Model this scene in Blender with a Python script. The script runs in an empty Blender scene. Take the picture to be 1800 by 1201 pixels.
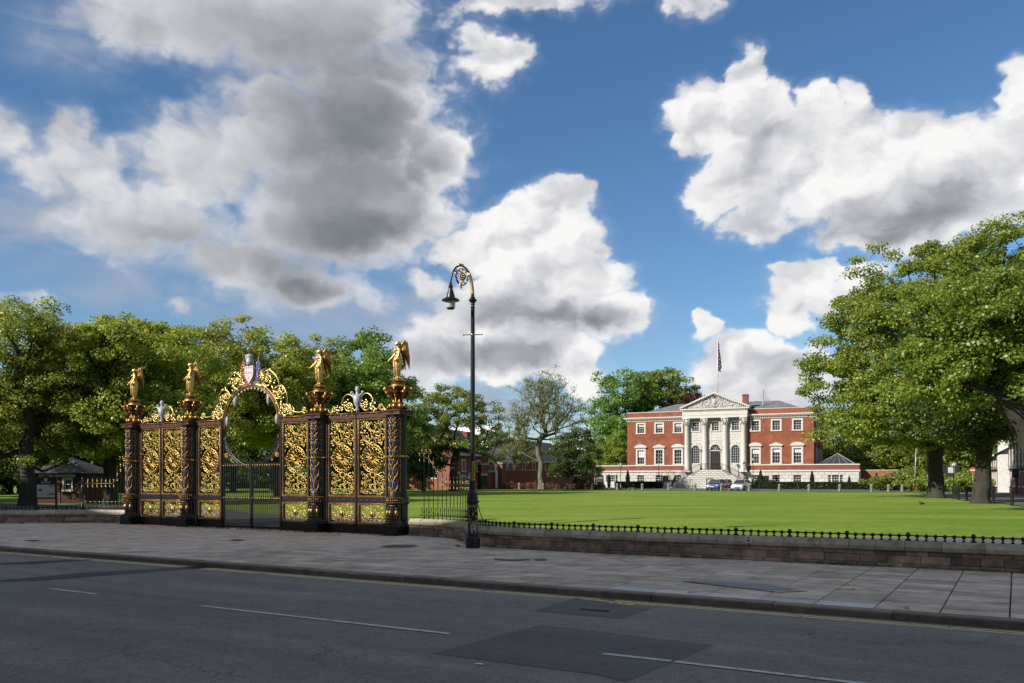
import bpy, math, random
import numpy as np
from mathutils import Vector, Matrix
random.seed(7); RNG = np.random.RandomState(11)
R = math.radians; PI = math.pi
scene = bpy.context.scene
COL = scene.collection

# ------------------------------------------------------------------ camera
F = 1495.0; HORIZON = 843.0; EYE = 2.13
cam_d = bpy.data.cameras.new('camera'); cam = bpy.data.objects.new('camera', cam_d); COL.objects.link(cam)
cam.location = (0, 0, EYE); cam.rotation_euler = (R(90), 0, 0)
cam_d.sensor_width = 36; cam_d.lens = F / 1800 * 36
cam_d.shift_y = (HORIZON - 600.5) / 1800
cam_d.clip_start = .1; cam_d.clip_end = 6000
scene.camera = cam

# ------------------------------------------------------------------ view, world, sun
scene.view_settings.view_transform = 'Standard'; scene.view_settings.look = 'None'
scene.view_settings.gamma = 1; scene.view_settings.exposure = 0.72
scene.view_settings.use_curve_mapping = False
SUN_DIR = Vector((-0.861, -0.509, 0)).normalized(); SUN_EL = R(31)
sun_d = bpy.data.lights.new('sun', 'SUN'); sun = bpy.data.objects.new('sun', sun_d); COL.objects.link(sun)
sun_d.energy = 4.1; sun_d.angle = R(.5); sun_d.color = (1, .94, .84)
sv = Vector((SUN_DIR.x * math.cos(SUN_EL), SUN_DIR.y * math.cos(SUN_EL), math.sin(SUN_EL)))
sun.rotation_euler = sv.to_track_quat('Z', 'Y').to_euler()
scene.cycles.max_bounces = 6; scene.cycles.transparent_max_bounces = 8
scene.cycles.diffuse_bounces = 3; scene.cycles.glossy_bounces = 3; scene.cycles.transmission_bounces = 4
scene.cycles.use_denoising = True

class NT:
    """small helper that chains math nodes"""
    def __init__(s, tree): s.t = tree; s.n = tree.nodes; s.l = tree.links
    def new(s, ty, **kw):
        n = s.n.new(ty)
        for k, v in kw.items(): setattr(n, k, v)
        return n
    def put(s, sock, v):
        if v is None: return
        if hasattr(v, 'is_output'): s.l.new(v, sock)
        elif isinstance(v, (tuple, list)) and len(v) == 3 and sock.type == 'RGBA': sock.default_value = (*v, 1)
        else: sock.default_value = v
    def m(s, op, a, b=None, c=None, clamp=False):
        n = s.n.new('ShaderNodeMath'); n.operation = op; n.use_clamp = clamp
        for i, v in enumerate((a, b, c)): s.put(n.inputs[i], v)
        return n.outputs[0]
    def vm(s, op, a, b=None, c=None, scale=None):
        n = s.n.new('ShaderNodeVectorMath'); n.operation = op
        for i, v in enumerate((a, b, c)): s.put(n.inputs[i], v)
        if scale is not None: s.put(n.inputs['Scale'], scale)
        return n.outputs['Value'] if op in ('LENGTH', 'DOT_PRODUCT', 'DISTANCE') else n.outputs[0]
    def step(s, x, a, b, smooth=True):
        n = s.n.new('ShaderNodeMapRange'); n.interpolation_type = 'SMOOTHSTEP' if smooth else 'LINEAR'
        s.put(n.inputs['Value'], x); s.put(n.inputs['From Min'], a); s.put(n.inputs['From Max'], b)
        return n.outputs[0]
    def remap(s, x, a, b, c, d):
        n = s.n.new('ShaderNodeMapRange')
        for k, v in zip(('Value', 'From Min', 'From Max', 'To Min', 'To Max'), (x, a, b, c, d)): s.put(n.inputs[k], v)
        return n.outputs[0]
    def mix(s, f, a, b, mode='MIX'):
        n = s.n.new('ShaderNodeMix'); n.data_type = 'RGBA'; n.blend_type = mode
        s.put(n.inputs[0], f); s.put(n.inputs[6], a); s.put(n.inputs[7], b)
        return n.outputs[2]
    def noise(s, vec, scale, detail=4, rough=.5, dist=0, dims='3D', lac=2.0):
        if getattr(s, 'flat', False): dims = '2D'
        n = s.n.new('ShaderNodeTexNoise'); n.noise_dimensions = dims
        s.put(n.inputs['Vector'], vec); s.put(n.inputs['Scale'], scale); s.put(n.inputs['Detail'], detail)
        s.put(n.inputs['Roughness'], rough); s.put(n.inputs['Distortion'], dist); s.put(n.inputs['Lacunarity'], lac)
        return n.outputs
    def comb(s, x, y, z):
        n = s.n.new('ShaderNodeCombineXYZ')
        for i, v in enumerate((x, y, z)): s.put(n.inputs[i], v)
        return n.outputs[0]
    def sep(s, v):
        n = s.n.new('ShaderNodeSeparateXYZ'); s.put(n.inputs[0], v); return n.outputs
    def ramp(s, f, stops):
        n = s.n.new('ShaderNodeValToRGB'); s.put(n.inputs[0], f); e = n.color_ramp.elements
        while len(e) < len(stops): e.new(.5)
        for i, (p, c) in enumerate(stops): e[i].position = p; e[i].color = (*c, 1) if len(c) == 3 else c
        return n.outputs[0]

# clouds stand at fixed bearings: (bearing, elevation) of each puff, written as pixel marks of the survey picture
def sky_pt(px, py, rx, ry):
    a = math.atan((px - 900) / F); c = math.cos(a)
    return (a, (HORIZON - py) / F * c, max(rx, 1) / F * c * c, max(ry, 1) / F * c)

PUFFS = [ # px, py, rx, ry, strength
 (490,25,310,165,1),(335,30,235,115,1),(620,215,205,185,1),(490,230,140,125,1),(600,340,220,125,1),(770,265,110,75,.9),
 (590,400,210,80,1),(150,300,105,75,.9),(140,232,45,50,.85),(340,290,130,90,1),(60,300,70,50,.6),(250,390,190,85,.85),(440,460,150,70,.9),(540,515,125,52,.9),(450,485,110,55,.85),
 (710,360,110,75,.9),(730,300,70,50,.9),(565,60,100,150,1),(5,235,60,60,.7),
 (858,100,60,42,.5),(890,85,32,26,.62),(815,75,30,30,.55),(930,0,150,22,.35),(1215,8,34,30,.4),
 (940,400,105,70,1.1),(985,350,45,42,1.1),(850,440,100,55,1.1),(960,480,135,70,1.1),(1040,548,95,44,1),(900,545,160,60,1),
 (800,585,125,60,1),(900,625,180,55,.9),(1020,640,55,60,.9),(745,500,45,35,.75),(750,640,80,60,.8),(1010,440,55,45,1),
 (1270,195,120,60,.95),(1310,125,34,48,.9),(1235,240,70,50,.85),(1330,260,110,90,.95),(1290,330,85,60,.9),(1350,380,70,40,.75),
 (1425,200,48,55,.95),(1500,270,170,75,1),(1500,200,40,45,.7),(1600,290,200,90,1),(1640,350,220,95,1),(1560,400,130,45,1),(1790,190,60,75,.95),(1760,270,110,80,1),(1480,330,110,60,.8),
 (1430,505,75,50,1.05),(1470,480,40,28,1.05),(1395,560,70,55,1.05),(1490,540,60,55,.95),(1300,640,105,50,.9),(1225,590,25,30,.8),(1380,680,150,50,.9),(1530,490,50,40,.6),
 (315,552,30,16,.7),(45,535,50,12,.4),(1390,468,22,14,.5),(1790,385,60,18,.8)]
GREYS = [(640,250,260,200,.95),(690,120,220,150,.75),(630,400,190,80,1.0),(545,515,120,46,.85),(520,470,110,60,.8),(500,90,220,120,.5),(760,280,90,50,.7),
 (985,560,170,34,1.0),(860,625,150,38,.7),(1640,375,230,70,.85),(1560,415,130,45,.8),(1380,640,150,36,.55),(1440,548,60,22,.35),(330,430,160,60,.55),(860,560,110,35,.55),
 (1330,270,70,110,.4),(930,10,150,40,.6),(1215,12,60,50,.6),(0,380,26,36,1.0)]
VEILS = [(120,60,180,110,.55),(100,400,300,110,.9),(300,500,380,85,.95),(600,580,300,80,.95),(60,260,120,100,.5),(700,540,90,120,.6),(1110,560,90,60,.35),(1000,560,160,120,.3),(620,640,200,60,.8),(1400,480,90,40,.35),(1370,720,260,90,.7),(950,720,260,70,.8)]

world = bpy.data.worlds.new('World'); scene.world = world; world.use_nodes = True
wt = world.node_tree; wt.nodes.clear(); W = NT(wt)
world.cycles.sampling_method = 'MANUAL'; world.cycles.sample_map_resolution = 512
def build_world():
    sky = W.new('ShaderNodeTexSky'); sky.sky_type = 'NISHITA'; sky.sun_disc = False
    sky.sun_elevation = SUN_EL; sky.sun_rotation = math.atan2(SUN_DIR.x, SUN_DIR.y)
    sky.altitude = 50; sky.air_density = 1.0; sky.dust_density = .2; sky.ozone_density = 4.0
    geo = W.new('ShaderNodeNewGeometry')
    tc = W.new('ShaderNodeTexCoord')
    d = W.vm('NORMALIZE', tc.outputs['Generated'])
    x, y, z = W.sep(d)[:3]
    az = W.m('ARCTAN2', x, y)
    el = W.m('DIVIDE', z, W.m('MAXIMUM', W.m('SQRT', W.m('ADD', W.m('MULTIPLY', x, x), W.m('MULTIPLY', y, y))), .05))
    W.flat = True
    ae = W.comb(az, el, 0)
    stretch = W.vm('MULTIPLY', ae, (1, 1.25, 1))
    w1 = W.noise(stretch, 5.5, 5, .55)
    w2 = W.noise(stretch, 26, 3, .5)
    off = W.vm('ADD', W.vm('SCALE', W.vm('SUBTRACT', w1[1], (.5, .5, .5)), scale=.085), W.vm('SCALE', W.vm('SUBTRACT', w2[1], (.5, .5, .5)), scale=.030))
    p = W.vm('ADD', W.comb(az, el, 0), W.vm('MULTIPLY', off, (1, .8, 0)))
    def field(lst, q, k):
        acc = None
        for (px, py, rx, ry, w) in lst:
            a, e, ra, re = sky_pt(px, py, rx, ry)
            v = W.vm('MULTIPLY_ADD', q, (1 / ra, 1 / re, 0), (-a / ra, -e / re, 0))
            f = W.m('MULTIPLY_ADD', W.vm('LENGTH', v), -w, w)
            acc = f if acc is None else W.m('SMOOTH_MAX', acc, f, k)
        return acc
    B = field(PUFFS, p, .12)
    G = field(GREYS, p, .15)
    V = field(VEILS, p, .2)
    # clouds away from the surveyed bearings: same kind of broken cumulus all round
    far = W.noise(W.vm('MULTIPLY', ae, (1, 1.8, 1)), 2.3, 4, .5)[0]
    elsewhere = W.m('SUBTRACT', 1, W.step(W.vm('LENGTH', W.vm('MULTIPLY_ADD', W.comb(az, el, 0), (1 / .75, 1 / .8, 0), (0, -.25 / .8, 0))), .75, 1.0))
    gen = W.remap(far, .41, .56, -.5, .75)
    gen = W.m('SUBTRACT', gen, W.m('MULTIPLY', elsewhere, 3))
    low = W.m('MULTIPLY', W.step(el, -.12, .0), 1)
    B = W.m('MAXIMUM', B, W.m('SUBTRACT', gen, W.m('SUBTRACT', 3, W.m('MULTIPLY', low, 3))))
    G = W.m('MAXIMUM', G, W.m('MULTIPLY', W.m('SUBTRACT', gen, .25), 1.2))
    # fractal puffs
    def puff(vec):
        n1 = W.noise(vec, 15, 6, .56)[0]
        vo = W.new('ShaderNodeTexVoronoi'); vo.voronoi_dimensions = '2D'; W.put(vo.inputs['Vector'], vec)
        vo.inputs['Scale'].default_value = 22; vo.inputs['Detail'].default_value = 2; vo.inputs['Roughness'].default_value = .55; pass
        vo.normalize = True
        return W.m('ADD', W.m('MULTIPLY', W.m('SUBTRACT', n1, .5), 1.15), W.m('MULTIPLY', W.m('SUBTRACT', .42, vo.outputs['Distance']), .85))
    wd = W.vm('ADD', stretch, W.vm('SCALE', W.vm('SUBTRACT', w2[1], (.5, .5, .5)), scale=.03))
    N0 = puff(wd)
    def swell(vec):
        n1 = W.noise(vec, 8.5, 5, .52)[0]
        vo = W.new('ShaderNodeTexVoronoi'); vo.voronoi_dimensions = '2D'; W.put(vo.inputs['Vector'], vec); vo.inputs['Scale'].default_value = 17
        return W.m('SUBTRACT', W.m('MULTIPLY', n1, 1.0), W.m('MULTIPLY', W.m('MULTIPLY', vo.outputs['Distance'], vo.outputs['Distance']), .38))
    wd2 = W.vm('ADD', stretch, W.vm('SCALE', W.vm('SUBTRACT', w2[1], (.5, .5, .5)), scale=.045))
    S0 = swell(wd2); S1 = swell(W.vm('ADD', wd2, (-.012, .020, 0)))
    D = W.m('ADD', B, W.m('MULTIPLY', N0, .62))
    softn = W.m('SUBTRACT', 1, W.step(az, -.25, 0))
    alpha = W.step(D, .02, W.m('MULTIPLY_ADD', softn, .34, .25))
    soft = W.step(D, -.22, .45)
    alpha = W.m('ADD', W.m('MULTIPLY', alpha, .70), W.m('MULTIPLY', soft, .30))
    thick = W.step(D, .05, .75)
    relief = W.m('MULTIPLY', W.m('SUBTRACT', S0, S1), 2.6)
    big = W.noise(stretch, 7, 4, .5)[0]
    g = W.m('MULTIPLY', W.step(G, -.35, 1.0), W.step(D, .0, .8))
    lum = W.m('SUBTRACT', W.m('ADD', W.m('ADD', W.m('ADD', .92, W.m('MULTIPLY', W.m('SUBTRACT', N0, .1), .10)), W.m('MULTIPLY', relief, W.m('SUBTRACT', W.m('MULTIPLY_ADD', softn, -.16, .32), W.m('MULTIPLY', g, .14)))), W.m('MULTIPLY', W.m('SUBTRACT', big, .5), W.m('MULTIPLY_ADD', softn, -.07, .18))), W.m('MULTIPLY', g, W.m('MULTIPLY_ADD', softn, -.08, .62)))
    rightness = W.step(az, -.22, -.02)
    lum = W.m('SUBTRACT', lum, W.m('MULTIPLY', W.m('SUBTRACT', 1, rightness), .16))
    lum = W.m('MINIMUM', W.m('MAXIMUM', lum, .15), 1.0)
    ccol = W.ramp(lum, [(.0, (.13, .14, .16)), (.25, (.22, .235, .265)), (.5, (.38, .395, .43)), (.75, (.64, .65, .69)), (1.0, (.97, .96, .95))])
    ccol = W.vm('SCALE', ccol, scale=CLOUD_GAIN)
    # sky: a little deeper and bluer
    hs = W.new('ShaderNodeHueSaturation'); hs.inputs['Saturation'].default_value = 1.12; hs.inputs['Value'].default_value = SKY_GAIN
    W.put(hs.inputs['Color'], sky.outputs[0])
    skyc = hs.outputs[0]
    vn = W.noise(W.vm('MULTIPLY', ae, (1, 3, 1)), 9, 6, .55, .6)[0]
    va = W.m('MULTIPLY', W.m('MULTIPLY', W.step(V, -.05, .7), W.step(vn, .2, .75)), .95, clamp=True)
    veil = W.vm('SCALE', (.36, .42, .53), scale=CLOUD_GAIN)
    c1 = W.mix(va, skyc, veil)
    c2 = W.mix(alpha, c1, ccol)
    bg = W.new('ShaderNodeBackground'); W.put(bg.inputs[0], c2); bg.inputs[1].default_value = SKY_STRENGTH
    out = W.new('ShaderNodeOutputWorld'); wt.links.new(bg.outputs[0], out.inputs[0])
SHADE_H = 20.2
SKY_STRENGTH = .1; CLOUD_GAIN = 6.0; SKY_GAIN = .72
build_world()

# ------------------------------------------------------------------ mesh builder
def rotz(a): return Matrix.Rotation(a, 4, 'Z')
class MB:
    def __init__(s): s.v = []; s.f = []; s.mi = []; s.cur = 0; s.M = None
    def add(s, vs, fs):
        b = len(s.v)
        if s.M is not None: vs = [tuple(s.M @ Vector(v)) for v in vs]
        s.v.extend(vs); s.f.extend([tuple(i + b for i in f) for f in fs]); s.mi.extend([s.cur] * len(fs)); return s
    def box(s, x0, x1, y0, y1, z0, z1):
        return s.add([(x0,y0,z0),(x1,y0,z0),(x1,y1,z0),(x0,y1,z0),(x0,y0,z1),(x1,y0,z1),(x1,y1,z1),(x0,y1,z1)],
                     [(0,3,2,1),(4,5,6,7),(0,1,5,4),(1,2,6,5),(2,3,7,6),(3,0,4,7)])
    def cbox(s, x0, x1, y0, y1, z0, z1, c=.01):
        """box with chamfered top and vertical edges"""
        a = [(x0+c,y0),(x1-c,y0),(x1,y0+c),(x1,y1-c),(x1-c,y1),(x0+c,y1),(x0,y1-c),(x0,y0+c)]
        t = [(x0+2*c,y0+c),(x1-2*c,y0+c),(x1-c,y0+2*c),(x1-c,y1-2*c),(x1-2*c,y1-c),(x0+2*c,y1-c),(x0+c,y1-2*c),(x0+c,y0+2*c)]
        vs = [(p[0],p[1],z0) for p in a] + [(p[0],p[1],z1-c) for p in a] + [(p[0],p[1],z1) for p in t]
        fs = [tuple(range(7,-1,-1)), tuple(range(16,24))]
        for i in range(8):
            j = (i+1) % 8; fs += [(i,j,8+j,8+i),(8+i,8+j,16+j,16+i)]
        return s.add(vs, fs)
    def quad(s, a, b, c, d): return s.add([a,b,c,d], [(0,1,2,3)])
    def tube(s, pts, r, n=6, cap=True, closed=False, flat=1.0):
        pts = [Vector(p) for p in pts]; m = len(pts)
        rr = r if isinstance(r, (list, tuple)) else [r] * m
        t0 = (pts[1] - pts[0]).normalized()
        up = Vector((0,0,1)) if abs(t0.z) < .9 else Vector((0,1,0))
        nrm = t0.cross(up).normalized(); vs = []; fs = []
        for i in range(m):
            if closed: t = pts[(i+1) % m] - pts[i-1]
            else: t = pts[min(i+1, m-1)] - pts[max(i-1, 0)]
            if t.length < 1e-9: t = t0
            t.normalize(); nrm = (nrm - t * nrm.dot(t))
            if nrm.length < 1e-6: nrm = t.orthogonal()
            nrm.normalize(); bn = t.cross(nrm)
            for k in range(n):
                a = 2 * PI * k / n
                vs.append(tuple(pts[i] + (nrm * math.cos(a) + bn * math.sin(a) * flat) * rr[i]))
        for i in range(m if closed else m - 1):
            j = (i + 1) % m
            for k in range(n):
                l = (k + 1) % n; fs.append((i*n+k, i*n+l, j*n+l, j*n+k))
        if cap and not closed: fs += [tuple(range(n-1,-1,-1)), tuple(range((m-1)*n, m*n))]
        return s.add(vs, fs)
    def lathe(s, prof, n=12, c=(0,0,0), sq=0, lobes=0, amp=0):
        vs = []; fs = []; m = len(prof)
        for (r, z) in prof:
            for k in range(n):
                a = 2 * PI * (k + .5) / n
                q = r * (1 + (amp * math.cos(lobes * a) if lobes else 0))
                vs.append((c[0] + q * math.cos(a), c[1] + q * math.sin(a), c[2] + z))
        for i in range(m - 1):
            for k in range(n):
                l = (k + 1) % n; fs.append((i*n+k, i*n+l, (i+1)*n+l, (i+1)*n+k))
        fs += [tuple(range(n-1,-1,-1)), tuple(range((m-1)*n, m*n))]
        return s.add(vs, fs)
    def ball(s, c, r, n=8, m=5, sc=(1,1,1)):
        vs = []; fs = []
        for i in range(m + 1):
            th = PI * i / m
            for k in range(n):
                a = 2 * PI * k / n
                vs.append((c[0] + r*sc[0]*math.sin(th)*math.cos(a), c[1] + r*sc[1]*math.sin(th)*math.sin(a), c[2] - r*sc[2]*math.cos(th)))
        for i in range(m):
            for k in range(n):
                l = (k+1) % n
                if i == 0: fs.append((k, n+l, n+k))
                elif i == m-1: fs.append((i*n+k, i*n+l, (i+1)*n+k))
                else: fs.append((i*n+k, i*n+l, (i+1)*n+l, (i+1)*n+k))
        return s.add(vs, fs)
    def prism(s, poly, y0, y1):
        """poly in x,z ; extruded along y"""
        n = len(poly)
        vs = [(p[0], y0, p[1]) for p in poly] + [(p[0], y1, p[1]) for p in poly]
        fs = [tuple(range(n)), tuple(range(2*n-1, n-1, -1))] + [(i, i+n, (i+1) % n + n, (i+1) % n) for i in range(n)]
        return s.add(vs, fs)
    def extr(s, poly, z0, z1):
        n = len(poly)
        vs = [(p[0], p[1], z0) for p in poly] + [(p[0], p[1], z1) for p in poly]
        fs = [tuple(range(n-1,-1,-1)), tuple(range(n, 2*n))] + [(i, (i+1) % n, (i+1) % n + n, i+n) for i in range(n)]
        return s.add(vs, fs)
    def mesh(s, name, mats, smooth=False):
        me = bpy.data.meshes.new(name)
        me.from_pydata(s.v, [], s.f)
        for m in (mats if isinstance(mats, (list, tuple)) else [mats]): me.materials.append(m)
        if any(s.mi): me.polygons.foreach_set('material_index', s.mi)
        if smooth:
            me.polygons.foreach_set('use_smooth', [True] * len(s.f))
            if smooth != 'all':
                try: me.set_sharp_from_angle(angle=R(38))
                except Exception: pass
        me.update(); return me
    def build(s, name, mats, parent=None, smooth=False, loc=None, rz=None):
        return link(name, s.mesh(name, mats, smooth), parent, loc, rz)
def link(name, data, parent=None, loc=None, rz=None):
    o = bpy.data.objects.new(name, data); COL.objects.link(o)
    if parent is not None: o.parent = parent
    if loc is not None: o.location = loc
    if rz is not None: o.rotation_euler.z = rz
    return o
def tag(o, label=None, cat=None, group=None, kind=None):
    if label: o['label'] = label
    if cat: o['category'] = cat
    if group: o['group'] = group
    if kind: o['kind'] = kind
    return o
def empty(name, loc=(0,0,0), rz=0, label=None, cat=None, group=None, kind=None):
    o = link(name, None, None, loc, rz); o.empty_display_size = .3
    return tag(o, label, cat, group, kind)
def children(o): return [c for c in bpy.data.objects if c.parent == o]
def copy_tree(o, loc=None, rz=None, label=None, parent=None, kids=None):
    c = o.copy(); COL.objects.link(c)
    if parent is not None: c.parent = parent
    if loc is not None: c.location = loc
    if rz is not None: c.rotation_euler.z = rz
    if label: c['label'] = label
    for ch in list(o.children): copy_tree(ch, parent=c)
    return c

# frames: road frame (s along the kerb, t across it) and town hall frame
ROT = -math.atan2(.510, .860)
DS = Vector((math.cos(ROT), math.sin(ROT))); DN = Vector((-math.sin(ROT), math.cos(ROT)))
def st(s, t, z=0): return (DS.x*s + DN.x*t, DS.y*s + DN.y*t, z)
def to_st(X, Y): return (DS.x*X + DS.y*Y, DN.x*X + DN.y*Y)
HROT = -R(24.38); HU = Vector((math.cos(HROT), math.sin(HROT))); HV = Vector((-math.sin(HROT), math.cos(HROT)))
HO = (18.93, 139.7)
def hs(a, v, z=0): return (HO[0] + HU.x*a + HV.x*v, HO[1] + HU.y*a + HV.y*v, z)
def bear(px, Y): return (px - 900) / F * Y          # X of a bearing at depth Y
def hgt(py, Y): return EYE + (HORIZON - py) / F * Y

def lerp_path(pts, s):
    if s <= pts[0][0]: return pts[0][1]
    for (a, b), (c, d) in zip(pts, pts[1:]):
        if s <= c: return b + (d - b) * (s - a) / (c - a)
    return pts[-1][1]
GC = -28.4; GT = 25.85      # gateway centre along the kerb, and its distance from it
RW = [(-20.0,25.9),(-18.7,25.82),(-17.8,25.55),(-17.1,25.15),(-16.5,24.6),(-16.0,24.0),(-15.5,23.45),(-14.9,23.0),(-14.1,22.7),(-13,22.52),(-10,22.45),(0,22.6),(12,22.8),(30,23.1)]
LW = [(2*GC - s, t) for s, t in RW][::-1]
LW = [(s, t) for s, t in LW if s > -80]
WALL_T = LW + RW
def wall_t(s): return lerp_path(WALL_T, s)
def sstep(x, a, b):
    u = min(max((x - a) / (b - a), 0), 1); return u*u*(3-2*u)
def gz(X, Y):
    s, t = to_st(X, Y)
    base = .3 + .0042 * (min(max(Y, 20), 175) - 25)
    w = 1 - (1 - sstep(t, 26, 52)) * (1 - sstep(abs(s - GC), 8.5, 13.5))
    return .03 + (base - .03) * w

# ------------------------------------------------------------------ materials
def mat(name, col, rough=.7, metal=0, var=0, vscale=3, bump=0, bscale=40, col2=None, c2scale=2, c2lo=.45, c2hi=.65, spec=.5, rnd=0, bdet=5, extra=None, coat=0, stretch=None):
    m = bpy.data.materials.new(name); m.use_nodes = True
    T = NT(m.node_tree); b = T.n['Principled BSDF']
    b.inputs['Roughness'].default_value = rough; b.inputs['Metallic'].default_value = metal
    b.inputs['Specular IOR Level'].default_value = spec
    if coat: b.inputs['Coat Weight'].default_value = coat; b.inputs['Coat Roughness'].default_value = .1
    geo = T.new('ShaderNodeNewGeometry'); P = geo.outputs['Position']
    if stretch: P = T.vm('MULTIPLY', P, stretch)
    c = None
    if col2 is not None:
        n = T.noise(P, c2scale, 5, .6)[0]
        c = T.mix(T.step(n, c2lo, c2hi), (*col, 1), (*col2, 1))
    if rnd:
        oi = T.new('ShaderNodeObjectInfo')
        k = T.remap(oi.outputs['Random'], 0, 1, 1 - rnd, 1 + rnd)
        base = c if c is not None else (*col, 1)
        h = T.new('ShaderNodeHueSaturation'); T.put(h.inputs['Color'], base); T.put(h.inputs['Value'], k)
        T.put(h.inputs['Hue'], T.remap(T.m('FRACT', T.m('MULTIPLY', oi.outputs['Random'], 7.3)), 0, 1, .5 - rnd*.04, .5 + rnd*.04))
        c = h.outputs[0]
    if var:
        n = T.noise(P, vscale, 6, .6)[0]
        k = T.remap(n, .3, .7, 1 - var, 1 + var)
        h = T.new('ShaderNodeHueSaturation'); T.put(h.inputs['Color'], c if c is not None else (*col, 1)); T.put(h.inputs['Value'], k)
        c = h.outputs[0]
    T.put(b.inputs['Base Color'], c if c is not None else (*col, 1))
    if bump:
        n = T.noise(P, bscale, bdet, .6)[0]
        bn = T.new('ShaderNodeBump'); bn.inputs['Strength'].default_value = bump; bn.inputs['Distance'].default_value = .02
        T.put(bn.inputs['Height'], n); T.put(b.inputs['Normal'], bn.outputs[0])
    if extra: extra(T, b, P, c)
    return m
def asphalt_extra(T, b, P, c):
    vr = T.new('ShaderNodeVectorRotate'); vr.rotation_type = 'Z_AXIS'; T.put(vr.inputs['Vector'], P); vr.inputs['Angle'].default_value = -ROT
    L = vr.outputs[0]
    n1 = T.noise(T.vm('MULTIPLY', L, (.5, 1, 1)), .45, 6, .65)[0]; n2 = T.noise(P, 38, 4, .85)[0]; n3 = T.noise(P, 9, 6, .75)[0]
    nt = T.noise(T.vm('MULTIPLY', L, (.05, 1.1, 1)), 1.0, 4, .6)[0]
    k = T.m('MULTIPLY', T.m('MULTIPLY', T.remap(n1, .3, .7, .74, 1.26), T.remap(nt, .3, .7, .80, 1.20)), T.m('MULTIPLY', T.remap(n2, .3, .7, .35, 1.65), T.remap(n3, .3, .7, .82, 1.18)))
    vo = T.new('ShaderNodeTexVoronoi'); T.put(vo.inputs['Vector'], P); vo.inputs['Scale'].default_value = 26
    k = T.m('ADD', k, T.m('MULTIPLY', T.m('LESS_THAN', vo.outputs['Distance'], .13), .7))
    # hairline cracks
    vc = T.new('ShaderNodeTexVoronoi'); vc.feature = 'DISTANCE_TO_EDGE'; vc.inputs['Scale'].default_value = .45
    wn = T.noise(P, 2.5, 4, .7)[1]; T.put(vc.inputs['Vector'], T.vm('ADD', P, T.vm('SCALE', wn, scale=.9)))
    crack = T.m('MULTIPLY', T.m('LESS_THAN', vc.outputs['Distance'], .006), T.step(T.noise(P, .25, 2)[0], .5, .56))
    k = T.m('MULTIPLY', k, T.m('SUBTRACT', 1, T.m('MULTIPLY', crack, .55)))
    h = T.new('ShaderNodeHueSaturation'); T.put(h.inputs['Color'], c); T.put(h.inputs['Value'], k)
    T.put(b.inputs['Base Color'], h.outputs[0])
    T.put(b.inputs['Roughness'], T.remap(n1, .3, .7, .62, .88))
M = {}
M['asphalt'] = mat('asphalt', (.190,.176,.158), .8, bump=.5, bscale=120, var=.1, extra=asphalt_extra)
M['patch'] = mat('asphalt_repair', (.108,.102,.096), .8, bump=.5, bscale=120, var=.1, extra=asphalt_extra)
M['tar'] = mat('tar_seam', (.02,.02,.022), .6, var=.2)
M['drive'] = mat('drive_tarmac', (.085,.085,.09), .85, var=.15, bump=.2)
M['slab'] = mat('flagstone', (.55,.455,.36), .78, var=.22, vscale=1.7, bump=.3, bscale=30, rnd=.22, col2=(.42,.345,.275), c2scale=1.1, c2lo=.48, c2hi=.62)
M['slab_pale'] = mat('pale_concrete_slab', (.55,.54,.52), .8, var=.15, bump=.2, rnd=.12)
M['slab_bed'] = mat('paving_joints', (.045,.04,.034), .95, var=.3, col2=(.05,.06,.025), c2scale=2)
M['kerb'] = mat('kerb_stone', (.20,.155,.125), .75, var=.25, vscale=5, bump=.35, bscale=25, rnd=.15)
M['yellow'] = mat('yellow_road_paint', (.78,.64,.28), .7, col2=(.3,.26,.17), c2scale=9, c2lo=.54, c2hi=.68)
M['yellow_spray'] = mat('yellow_spray_paint', (.55,.45,.06), .7, col2=(.16,.14,.10), c2scale=14, c2lo=.5, c2hi=.58)
M['white_line'] = mat('worn_white_road_paint', (.55,.56,.57), .7, col2=(.18,.185,.19), c2scale=7, c2lo=.5, c2hi=.68)
M['iron'] = mat('rusty_iron', (.035,.032,.03), .55, metal=.3, var=.3, vscale=30)
def coping_extra(T, b, P, c):
    # lichen spots and mossy patches
    v = T.new('ShaderNodeTexVoronoi'); T.put(v.inputs['Vector'], P); v.inputs['Scale'].default_value = 9
    big = T.noise(P, 1.3, 3)[0]
    spot = T.m('MULTIPLY', T.m('SUBTRACT', 1, T.step(v.outputs['Distance'], .12, .22)), T.step(big, .5, .6))
    moss = T.step(T.noise(P, 2.1, 6, .65)[0], .54, .66)
    c = T.mix(T.m('MULTIPLY', moss, .6), c, (.085,.085,.028,1))
    c = T.mix(T.m('MULTIPLY', spot, .7), c, (.36,.35,.32,1))
    T.put(b.inputs['Base Color'], c)
M['coping'] = mat('coping_sandstone', (.40,.345,.265), .85, var=.25, vscale=4, bump=.5, bscale=22, rnd=.2, extra=coping_extra)
M['wstone'] = mat('red_sandstone', (.36,.255,.19), .85, var=.3, vscale=4, bump=.5, bscale=20, rnd=.35, col2=(.22,.17,.135), c2scale=2.2)
M['mortar'] = mat('mortar', (.06,.05,.04), .95, var=.2)
M['black'] = mat('black_gloss_paint', (.009,.009,.010), .36, var=.2, vscale=8, spec=.5)
M['blackm'] = mat('black_cast_iron', (.010,.010,.011), .5, var=.3, vscale=12, bump=.2, bscale=60)
M['darkbrown'] = mat('dark_red_brown_enamel', (.075,.032,.022), .4, var=.25, vscale=10, spec=.4)
M['blue'] = mat('deep_blue_enamel', (.010,.026,.075), .4, var=.3)
M['gold'] = mat('gold_leaf', (.47,.31,.095), .36, metal=1, var=.2, vscale=14, bump=.25, bscale=50)
M['goldd'] = mat('dulled_gold_leaf', (.38,.215,.07), .42, metal=1, var=.35, vscale=9, bump=.3, bscale=50)
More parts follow.
